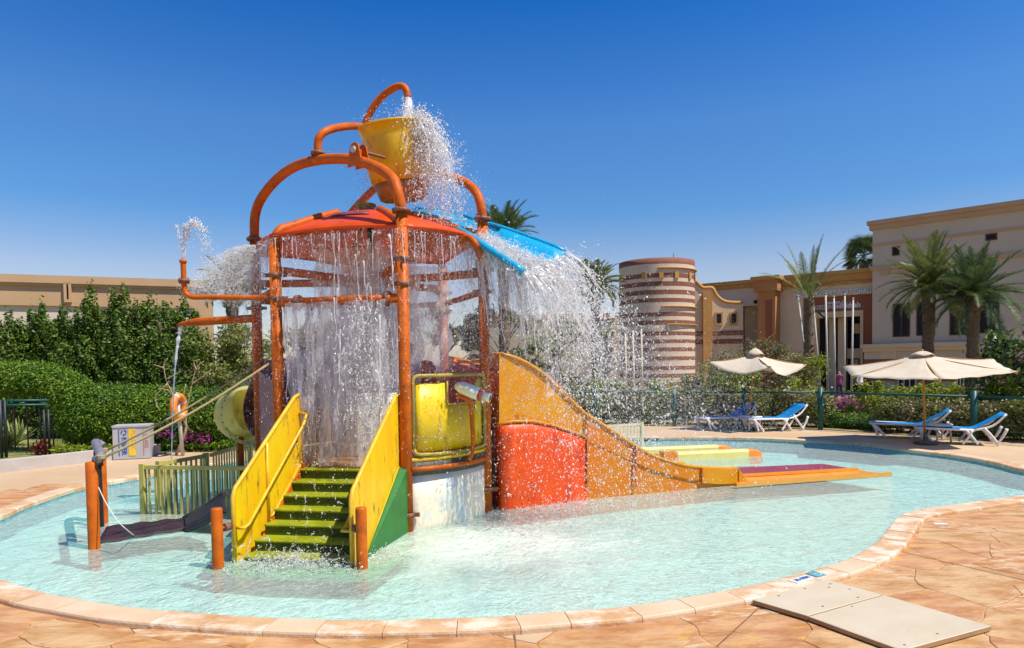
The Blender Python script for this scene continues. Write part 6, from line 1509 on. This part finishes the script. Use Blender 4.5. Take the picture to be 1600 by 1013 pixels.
pp = P(1344, 612, 33); pp.z = 0.0; figure(pp, 1.7, .6, 'cloth_white', 'distant person in white shirt walking before the portal')
pp = P(1311, 617, 35); pp.z = 0.0; figure(pp, 1.6, -.4, 'cloth_pink', 'distant person in magenta top before the portal')

# ================================================================== FALLING WATER
OCT = np.array([(1, 0, 0), (-1, 0, 0), (0, 1, 0), (0, -1, 0), (0, 0, 1), (0, 0, -1)], float)
OCF = np.array([(0, 2, 4), (2, 1, 4), (1, 3, 4), (3, 0, 4), (2, 0, 5), (1, 2, 5), (3, 1, 5), (0, 3, 5)])
def drops(name, pos, vel, size, label, cat='splash', stretch=(1.0, 2.2)):
    n = len(pos); vel = vel / (np.linalg.norm(vel, axis=1)[:, None] + 1e-9) + rng.normal(0, .45, (n, 3)); z = vel / np.linalg.norm(vel, axis=1)[:, None]
    x = np.cross(z, rng.normal(size=(n, 3))); x /= np.linalg.norm(x, axis=1)[:, None] + 1e-9; y = np.cross(z, x)
    st = np.clip(.9 + rng.exponential(.9, n), .9, 6.0)[:, None]; s = size[:, None] / st ** .35
    def shape(base_v, faces, k):
        w = len(base_v); m = int(k.sum())
        big = base_v[None] * rng.uniform(.75, 1.25, (m, w))[:, :, None]
        v = pos[k][:, None, :] + (big[:, :, 0:1] * x[k][:, None, :] * .85 + big[:, :, 1:2] * y[k][:, None, :] * .85 + big[:, :, 2:3] * z[k][:, None, :] * st[k][:, :, None]) * s[k][:, :, None]
        return v.reshape(-1, 3), (faces[None] + w * np.arange(m)[:, None, None]).reshape(-1, 3)
    sm = size < .0042; v1, f1_ = shape(OCT, OCF, ~sm); v2, f2_ = shape(TET, TEF, sm)
    o = link(name, np_mesh(name, np.concatenate([v1, v2]), np.concatenate([f1_, f2_ + len(v1)]), 'water_drops', True)); return tag(o, label, cat, kind='stuff')
TET = np.array([(1, 1, 1), (-1, -1, 1), (-1, 1, -1), (1, -1, -1)], float) * .75
TEF = np.array([(0, 2, 1), (0, 1, 3), (0, 3, 2), (1, 2, 3)])
def sizes(n, lo=.0022, hi=.012, p=2.6): return (lo + (hi - lo) * rng.random(n) ** (p * 1.35)) * .92
GR = np.array([0, 0, -4.905])
def fly(start, vel, t, spread_v, spread_p=.0):
    """ballistic drops; most of them travel in strands that share a launch point, a moment and nearly a velocity"""
    n = len(t); spread_v = np.asarray(spread_v, float); start = np.broadcast_to(np.asarray(start, float), (n, 3)) + rng.normal(0, 1, (n, 3)) * spread_p
    vel = np.broadcast_to(np.asarray(vel, float), (n, 3)); K = max(4, n // 24); cid = rng.integers(0, K, n); rep = rng.integers(0, n, K)
    vc = rng.normal(0, 1, (K, 3)) * spread_v; on = (rng.random(n) < .68)[:, None]; own = rng.normal(0, 1, (n, 3)) * spread_v
    w = rng.random(K) ** 2 * .05 + .008; ln = rng.normal(0, 1, (n, 1))
    v = np.where(on, vel[rep][cid] + vc[cid] + own * .06 + ln * vc[cid] * .12, vel + own)
    st = np.where(on, start[rep][cid], start); t2 = np.where(on[:, 0], np.clip(t[rep][cid] + ln[:, 0] * w[cid], 0, None), t)[:, None]
    return st + v * t2 + GR * t2 ** 2, v + 2 * GR * t2
def clump(p, k=40, amp=.12):
    """pull drops towards random strands so the spray reads as ropes and gaps"""
    n = len(p); q = p[rng.integers(0, n, max(2, n // k))]; idx = rng.integers(0, len(q), n); return p
npv = lambda v: np.array([v.x, v.y, v.z])
def line(a, b, n): u = rng.random(n)[:, None]; return npv(a) * (1 - u) + npv(b) * u
def keep(p, v, s, zmin=WZ): k = p[:, 2] > zmin; return p[k], v[k], s[k]
def emit(name, parts, label, cat='splash'):
    p = np.concatenate([q[0] for q in parts]); v = np.concatenate([q[1] for q in parts]); s = np.concatenate([q[2] for q in parts]); p, v, s = keep(p, v, s); return drops(name, p, v, s, label, cat)
# bucket burst
rimR = base + V(.40, -.30, hB * .42)
parts = []
n = 12150; t = rng.random(n) ** .7 * .52; st = npv(base + V(.30, -.25, hB * .45)) + rng.normal(0, 1, (n, 3)) * np.array([.10, .12, .12]); p, v = fly(st, np.array([.72, -.45, -.25]), t, np.array([.5, .45, .55])); parts.append((p, v, sizes(n, .003, .019, 2.2)))
n = 8100; t = rng.random(n) * .30; p, v = fly(st[:n], np.array([.6, -.4, -.2]), t, np.array([.45, .4, .5])); parts.append((p, v, sizes(n, .004, .020, 1.8)))
n = 2600; st = npv(base + V(0, 0, hB * .5)); t = rng.random(n) * .5; p, v = fly(st, np.array([.1, 0, 1.3]), t, np.array([.9, .8, .6]), .1); parts.append((p, v, sizes(n, .002, .011)))
n = 2200; t = rng.random(n) * .8; st = npv(base + V(-.45, -.2, -.05)); p, v = fly(st, np.array([-.15, 0, .0]), t * .75, np.array([.25, .25, .3]), .05); parts.append((p, v, sizes(n, .002, .010)))
n = 6750; t = rng.random(n) * .85; st = npv(base + V(.5, -.2, hB * .1)); p, v = fly(st, np.array([.75, -.4, -.1]), t, np.array([.6, .45, .6]), .15); parts.append((p, v, sizes(n, .002, .010)))
emit('bucket_splash', parts, 'white burst of water spilling over the right side of the yellow bucket')
# jet filling the bucket
sp_end = P(637.5, 153, spout[-1].y); tgt = base + V(.12, -.1, hB * .4)
rows = []
for i in range(14):
    u = i / 13; c_ = sp_end.lerp(tgt, u) + V(.03 * math.sin(u * 3), 0, 0); r = .045 + .05 * u
    rows.append([c_ + V(math.cos(a) * r * (1 + .2 * math.sin(a * 3 + i)), math.sin(a) * r, 0) for a in np.linspace(0, 2 * math.pi, 13)])
o = MB().grid(rows, 0).build('filling_jet', 'water_torrent'); tag(o, 'white jet falling from the top spout into the bucket', 'water jet', kind='stuff')
n = 1500; u = rng.random(n)[:, None]; p = npv(sp_end) * (1 - u) + npv(tgt) * u + rng.normal(0, 1, (n, 3)) * (.03 + .05 * u); emit('filling_drops', [(p, np.tile([0, 0, -1.], (n, 1)), sizes(n, .003, .012))], 'drops round the jet that fills the bucket')
# chute torrent: sheet following the trough, then free fall
rows = []
for i, (a, b) in enumerate(zip(nr, fr_)):
    if i < 2: continue
    rows.append([a.lerp(b, .04 + .44 * j / 12) - V(0, 0, (.05 + .14 * min(1, i / 4)) * (1 - (2 * (.04 + .44 * j / 12) - 1) ** 4) - .04 - .03 * math.sin(j * 2 + i)) for j in range(13)])
e0, e1_ = rows[-1], rows[-2]; vel = (sum(e0, V(0, 0, 0)) - sum(e1_, V(0, 0, 0))) / 13; vel = vel.normalized() * 2.4
for k in range(1, 3):
    t = .05 * k; rows.append([q + vel * t + V(0, 0, -4.9 * t * t) + (q - e0[6]) * .25 * t * 4 for q in e0])
o = MB().grid(rows, 0).build('chute_flow', 'water_torrent'); tag(o, 'white torrent of water running down the blue chute', 'waterfall', kind='stuff')
cn_, cf_ = nr[-1], fr_[-1]; vx = npv(vel)
parts = []
n = 18900; st = line(cn_, cf_, n) + rng.normal(0, .05, (n, 3)); t = rng.random(n) ** .8 * .82; p, v = fly(st, np.array([1.15, -.35, -.45]), t, np.array([1.0, .6, .75])); parts.append((p, v, sizes(n, .003, .018, 2.6)))
n = 5000; st = line(cn_, cf_, n); t = rng.random(n) * .45; p, v = fly(st, vx * .9, t, np.array([.6, .45, .5])); parts.append((p, v, sizes(n, .003, .016, 2.0)))
# flow along the chute
n = 13500; i_ = rng.integers(3, 8, n); uu = rng.random((n, 1)); A_ = np.array([npv(q) for q in nr]); B_ = np.array([npv(q) for q in fr_]); w = rng.random((n, 1)); pa = A_[i_] * (1 - uu) + A_[i_ + 1] * uu; pb = B_[i_] * (1 - uu) + B_[i_ + 1] * uu; w = .08 + rng.beta(1.7, 2.0, (n, 1)) * .60; p = pa * (1 - w) + pb * w; p[:, 2] += -.13 + np.abs(rng.normal(0, .07, n)); parts.append((p, np.tile(vx, (n, 1)), sizes(n, .004, .018, 2.0)))
# spill over the near rim and the roof corner between B and C
n = 8000; i_ = rng.integers(2, 8, n); uu = rng.random((n, 1)); st = A_[i_] * (1 - uu) + A_[i_ + 1] * uu; t = rng.random(n) * .80; p, v = fly(st, np.array([.40, -.2, -.2]), t, np.array([.38, .3, .35]), .04); parts.append((p, v, sizes(n, .0022, .012, 2.8)))
n = 12150; st = line(cn_, V(2.2, 9.6, 2.0), n); t = rng.random(n) * .7; p, v = fly(st, np.array([.5, 0, -.3]), t, np.array([.6, .6, .5]), .25); parts.append((p, v, sizes(n, .002, .009)))
emit('chute_splash', parts, 'white spray pouring off the end of the blue chute over the orange slide')
# roof edge curtain and tower interior
parts = []; e = {k: at(POSTS[k], ZE - .02) for k in names}; ctr = at(TC, ZE)
for a, b, n in (('A', 'B', 9500), ('B', 'C', 9500), ('D', 'A', 5000), ('C', 'E', 4500), ('E', 'F', 2500), ('F', 'D', 2500)):
    st = line(ctr + (e[a] - ctr) * 1.04, ctr + (e[b] - ctr) * 1.04, n) + rng.normal(0, .02, (n, 3)); t = rng.random(n) ** .8 * .80; o_ = npv(((e[a] + e[b]) / 2 - ctr).normalized()); p, v = fly(st, o_ * .15, t, np.array([.22, .22, .25])); k = p[:, 2] > (.8 if a in 'AB' else .4); parts.append((p[k], v[k], sizes(n, .002, .0105, 2.6)[k]))
emit('roof_curtain', parts, 'curtain of drops falling all round the edge of the red roof')
parts = []
n = 18900; st = line(at(pA.lerp(pB, .12), zb - .05), at(pA.lerp(pB, .92), zb - .05), n); q = np.round(rng.random(n) * 7) / 7; st = npv(at(pA, zb - .05)) * (1 - (.15 + .72 * q))[:, None] + npv(at(pB, zb - .05)) * (.15 + .72 * q)[:, None]
t = rng.random(n) * .68; p, v = fly(st, np.array([.05, -.05, 0]), t, np.array([.10, .12, .3]), .012); k = p[:, 2] > .78; parts.append((p[k], v[k], sizes(n, .003, .014, 2.4)[k]))
n = 17550; st = npv(at(TC, apex.z - .3)) + rng.normal(0, .1, (n, 3)); st[:, 2] = rng.uniform(2.6, 4.0, n); st[:, 0] += .15; t = rng.random(n) * .5; p, v = fly(st, np.array([.15, -1.9, .2]), t, np.array([.55, .55, .5])); k = (p[:, 2] > .8); parts.append((p[k], v[k], sizes(n, .003, .016, 2.4)[k]))
n = 9450; st = npv(V(-1.95, 9.2, 0)) + rng.normal(0, 1, (n, 3)) * np.array([.16, .2, 0]); st[:, 2] = rng.uniform(1.5, 3.1, n); p, v = fly(st, np.array([0, -.1, -.5]), rng.random(n) * .25, np.array([.35, .3, .5])); parts.append((p, v, sizes(n, .004, .018, 2.0)))
emit('inner_cascade', parts, 'bright column of falling water inside the tower above the stairs')
# fan spray at the left corner of the roof
parts = []; n = 27000; st = npv(P(408, 385, 10.6)); t = rng.random(n) ** .6 * .42; an = rng.uniform(R(150), R(262), n); sp = rng.uniform(1.2, 2.9, n); vel_ = np.stack([np.cos(an) * sp, rng.normal(0, .5, n) - .2, np.sin(an) * sp * .2 + .3], 1); p = st + vel_ * t[:, None] + GR * (t ** 2)[:, None]; parts.append((p, vel_ + 2 * GR * t[:, None], sizes(n, .0025, .012, 2.4)))
n = 6750; st = line(at(pD, 4.0), at(pA, 3.9), n); t = rng.random(n) * .5; p, v = fly(st, np.array([-.5, -.3, .2]), t, np.array([.35, .3, .4])); parts.append((p, v, sizes(n, .002, .009)))
emit('fan_spray', parts, 'fan of white spray at the left corner of the roof')
# upward jet, left
parts = []; j0 = npv(P(286, 405, pA.y)); n = 1000; t = rng.random(n) * .66; p = j0 + np.array([.55, 0, 3.15]) * t[:, None] * 1.0 + GR * (t ** 2)[:, None] + rng.normal(0, 1, (n, 3)) * (.010 + .07 * t[:, None]); parts.append((p, np.tile([.3, 0, 1.], (n, 1)), sizes(n, .004, .015, 1.8)))
n = 260; t = rng.random(n) * .25; p = j0 + np.array([-.35, 0, 3.1]) * t[:, None] + GR * (t ** 2)[:, None] + rng.normal(0, .012, (n, 3)); parts.append((p, np.tile([-.1, 0, 1.], (n, 1)), sizes(n, .004, .012, 1.8)))
n = 500; t = rng.random(n) * .5; p = j0 + np.array([.12, 0, 3.0]) * t[:, None] + GR * (t ** 2)[:, None] + rng.normal(0, 1, (n, 3)) * .015; parts.append((p, np.tile([.1, 0, 1.], (n, 1)), sizes(n, .004, .012, 1.8)))
emit('upward_jet', parts, 'small arc of drops thrown up by the upright nozzle at the left', 'water jet')
# stream from the trough spout
q0_ = tr0 + V(0, 0, -.03); t = np.linspace(0, .86, 22); pts = [q0_ + V(-.42 * a * (1 - .25 * a), -.05 * a, -4.9 * a * a * .78) for a in t]; pts = [q for q in pts if q.z > .03]
rad = [max(.008, .045 - .045 * i / 14 + .006 * math.sin(i * 2.3)) for i in range(len(pts))]; rs = []
for r in rad: rs += [r, r * random.uniform(.75, 1.2), r * random.uniform(.8, 1.3)]
cl_ = catmull(pts, 3); o = MB().tube(cl_, (rs + [rad[-1]] * 4)[:len(cl_)], 8, False).build('spout_stream', 'water_torrent'); tag(o, 'thin stream of water falling from the trough spout at the left', 'water jet', kind='stuff')
n = 900; k = rng.integers(0, len(pts), n); p = np.array([npv(q) for q in pts])[k] + rng.normal(0, 1, (n, 3)) * (.012 + .0016 * k[:, None]); emit('stream_drops', [(p, np.tile([0, 0, -1.], (n, 1)), sizes(n, .002, .009))], 'drops breaking off the stream from the trough spout')
# splashes where water lands
parts = []
def landing(c, rx, ry, n, up_, s=(.002, .011), z=WZ + .01): st = np.array([c[0], c[1], z]) + rng.normal(0, 1, (n, 3)) * np.array([rx, ry, 0]); t = rng.random(n) * .25; p, v = fly(st, np.array([0, 0, up_]), t, np.array([.4, .4, up_ * .5])); parts.append((p, v, sizes(n, *s)))
g = G(465, 884, WZ); landing((g.x, g.y), .42, .16, 9000, .9, (.003, .013))
g = G(595, 868, WZ); landing((g.x, g.y), .25, .12, 2200, .6)
for x, y, n in ((800, 805, 3000), (860, 797, 3600), (920, 790, 3600), (980, 782, 2600), (700, 822, 1500)): g = G(x, y, WZ); landing((g.x, g.y), .5, .12, n, .55)
emit('landing_splash', parts, 'low white splashes where falling water hits the pool')
parts = []
for k in range(7): c = ST(1.4 - .235 * k, .75, 0); landing((c.x, c.y), .30, .09, 170, .8, (.003, .014), z=.77 - .132 * k + .01)
g = wl(850); landing((g.x, g.y + .5), .5, .3, 1500, 1.4, (.003, .014), z=1.75)
emit('step_splash', parts, 'drops bouncing off the green steps and the slide')
# water films between the posts
def film(a, b, z0, z1, m, name, label, off=0.0, bulge=.05):
    rows = []; n_ = V((b - a).y, -(b - a).x, 0).normalized()
    for i in range(17):
        z = z1 + (z0 - z1) * i / 16; l_ = .06 + .07 * noise.noise(V(i * .9, a.x, 2)); r_ = .94 + .08 * noise.noise(V(i * .9, b.x, 7)); rows.append([at(a.lerp(b, l_ + (r_ - l_) * j / 24), z) + n_ * (off + bulge * math.sin(j * .85 + i * .45) + .08 * noise.noise(V(j * .5, i * .6, off * 9))) for j in range(25)])
    o = MB().grid(rows, 0).build(name, m); tag(o, label, 'waterfall', kind='stuff')
film(pA.lerp(pB, .06), pA.lerp(pB, .95), .80, zb - .02, 'water_film', 'front_film', 'milky sheet of water falling from the spray bar above the stairs', .10)
film(pA.lerp(pB, .06), pA.lerp(pB, .95), zb + .05, 3.9, 'water_film_thin', 'eaves_film', 'thin sheet of water falling from the front edge of the roof', .14)
film(pA.lerp(pB, .1) + V(.05, .9, 0), pA.lerp(pB, .95) + V(.05, .9, 0), .80, 3.9, 'water_film', 'middle_film', 'second milky sheet of water deeper inside the tower', 0)
film(pF + V(-.1, -.5, 0), pE + V(.3, -.5, 0), 1.2, 3.85, 'water_mist', 'back_film', 'dense misty sheet of water at the back of the tower', .05)
film(pA.lerp(pB, .15) + V(.12, 1.4, 0), pA.lerp(pB, 1.0) + V(.15, 1.4, 0), .80, 3.85, 'water_mist', 'central_film', 'bright misty sheet of water round the central spray mast', .05)
film(pB.lerp(pC, .08), pB.lerp(pC, .95), 2.05, 3.9, 'water_film_thin', 'side_film', 'thin sheet of water falling between the two right posts', -.05)

# torn veils of water: ballistic sheets thrown off the chute, the bucket and the roof edge
def veil(a, b, vel, T, name, label, fan=.3, m='water_veil', nt=14, nj=16, rough=.06):
    rows = []; a, b = Vector(a), Vector(b); mid = (a + b) / 2
    for i in range(nt + 1):
        t = T * (i / nt); row = []
        for j in range(nj + 1):
            p = a.lerp(b, j / nj); v = Vector(vel) + (p - mid).normalized() * fan * ((p - mid).length * 2) + V(noise.noise(p * 3 + V(1, 0, 0)), noise.noise(p * 3 + V(0, 5, 0)), noise.noise(p * 3)) * .5
            q = p + v * t + V(0, 0, -4.905 * t * t); row.append(q + V(noise.noise(q * 4), noise.noise(q * 4 + V(3, 3, 3)), 0) * rough * (.3 + 2 * t))
        rows.append(row)
    o = MB().grid(rows, 0).build(name, m); return tag(o, label, 'waterfall', kind='stuff')
veil(nr[-2] + V(0, 0, -.1), fr_[-2] - V(.2, 0, .15), (1.3, -.4, -.5), .34, 'chute_veil', 'torn white sheet of water shooting off the end of the blue chute')
veil(nr[-1] + V(0, 0, -.1), fr_[-1] - V(.1, 0, .15), (.7, -.3, -.3), .50, 'chute_veil', 'steeper torn sheet of water falling below the end of the blue chute', .4)
veil(nr[3], nr[-1], (.45, -.35, -.3), .40, 'rim_veil', 'thin torn sheet of water spilling over the near rim of the blue chute', .1)
veil(nr[2] + V(0, .3, 0), nr[-2] + V(0, .4, 0), (.3, -.1, -.2), .36, 'rim_veil', 'second torn sheet of water falling behind the near rim of the chute', .1)
veil(base + V(.42, -.38, hB * .46), base + V(.50, .15, hB * .46), (.9, -.3, -.1), .42, 'bucket_veil', 'torn white sheet of water spilling from the right rim of the bucket', .5)
veil(base + V(.30, -.46, hB * .44), base + V(.50, -.1, hB * .44), (.45, -.35, -.1), .46, 'bucket_veil', 'second white sheet clinging to the right side of the bucket', .3)

# ropes and torn strands of falling water
def strands(name, label, starts, vels, T, r0, seed=3):
    rd = random.Random(seed); mb = MB()
    for s_, v_, t1 in zip(starts, vels, T):
        s_ = Vector(s_); v_ = Vector(v_); ph = rd.uniform(0, 50); k = max(6, int(t1 * 46)); pts = []; rs = []
        for i in range(k + 1):
            t = t1 * i / k; q = s_ + v_ * t + V(0, 0, -4.905 * t * t); w = .012 + .09 * t
            pts.append(q + V(noise.noise(V(ph, q.z * 3.2, 0)) * w, noise.noise(V(0, q.z * 3.2, ph)) * w, 0)); rs.append(max(.0015, r0 * (1 - .55 * i / k) * (.45 + 1.0 * abs(noise.noise(V(ph, q.z * 9, 5))) * 2)))
        if len(pts) > 2 and pts[-1].z > WZ - .3: mb.tube([p for p in pts], rs, 5, False, cap=False)
    o = mb.build(name, 'water_drops'); return tag(o, label, 'waterfall', kind='stuff')
S1, V1, T1 = [], [], []
for k in range(34): u = random.uniform(.06, .95); S1.append(at(pA.lerp(pB, u), zb - .05)); V1.append((random.uniform(-.08, .12), random.uniform(-.25, .05), 0)); T1.append(random.uniform(.25, .66))
for k in range(40): u = random.uniform(.45, .95); S1.append(at(pA.lerp(pB, u), random.uniform(2.6, 3.9)) + V(0, random.uniform(-.2, .6), 0)); V1.append((random.uniform(-.15, .25), random.uniform(-.3, .1), 0)); T1.append(random.uniform(.2, .5))
strands('curtain_strands', 'white ropes of water falling from the spray bar above the stairs', S1, V1, T1, .013)
S1, V1, T1 = [], [], []
for k in range(60): u = random.uniform(0, 1); a_, b_ = (('A', 'B'), ('B', 'C'), ('D', 'A'))[k % 3]; S1.append(ctr + (e[a_].lerp(e[b_], u) - ctr) * 1.04); V1.append((random.uniform(-.1, .15), random.uniform(-.2, .05), 0)); T1.append(random.uniform(.12, .42))
strands('roof_strands', 'thin threads of water running off the edge of the red roof', S1, V1, T1, .008)
S1, V1, T1 = [], [], []
for k in range(70): i = random.uniform(3, 7.99); j = int(i); S1.append(nr[j].lerp(nr[j + 1], i - j) if j + 1 < len(nr) else nr[-1]); V1.append((random.uniform(.2, 1.3), random.uniform(-.5, .1), random.uniform(-.5, .0))); T1.append(random.uniform(.15, .5))
for k in range(70): S1.append(nr[-1].lerp(fr_[-1], random.random())); V1.append((random.uniform(.5, 2.0), random.uniform(-.7, .2), random.uniform(-.8, -.1))); T1.append(random.uniform(.12, .45))
strands('chute_strands', 'torn ropes of water spilling over the rim and end of the blue chute', S1, V1, T1, .011)
S1, V1, T1 = [], [], []
for k in range(46): S1.append(base + V(random.uniform(.30, .52), random.uniform(-.45, .1), hB * random.uniform(.38, .48))); V1.append((random.uniform(.2, 1.1), random.uniform(-.7, .0), random.uniform(-.4, .5))); T1.append(random.uniform(.12, .42))
strands('bucket_strands', 'torn ropes of water spilling down the right side of the bucket', S1, V1, T1, .012)

# fine mist: inside the tower and drifting to the right of it
n = 42000; an = rng.uniform(0, 2 * math.pi, n); rd_ = 1.75 * np.sqrt(rng.random(n)); p = np.stack([TC.x + .1 + rd_ * np.cos(an), TC.y - .1 + rd_ * np.sin(an), rng.uniform(.8, 3.9, n)], 1)
emit('tower_mist', [(p, np.tile([0, 0, -1.], (n, 1)), rng.uniform(.002, .0041, n))], 'fine mist hanging inside the tower under the red roof')
n = 30000; u = rng.random(n); p = np.stack([-.4 + 3.6 * u + rng.normal(0, .35, n), 9.6 + rng.normal(0, .55, n), 3.1 - 1.9 * u ** 1.1 + rng.normal(0, .5, n)], 1); p[:, 2] = np.where(p[:, 2] < .9, .9 + rng.random(n) * 1.2, p[:, 2])
emit('drifting_mist', [(p, np.tile([.6, 0, -1.], (n, 1)), rng.uniform(.002, .0041, n))], 'fine mist drifting from the blue chute over the orange slide')
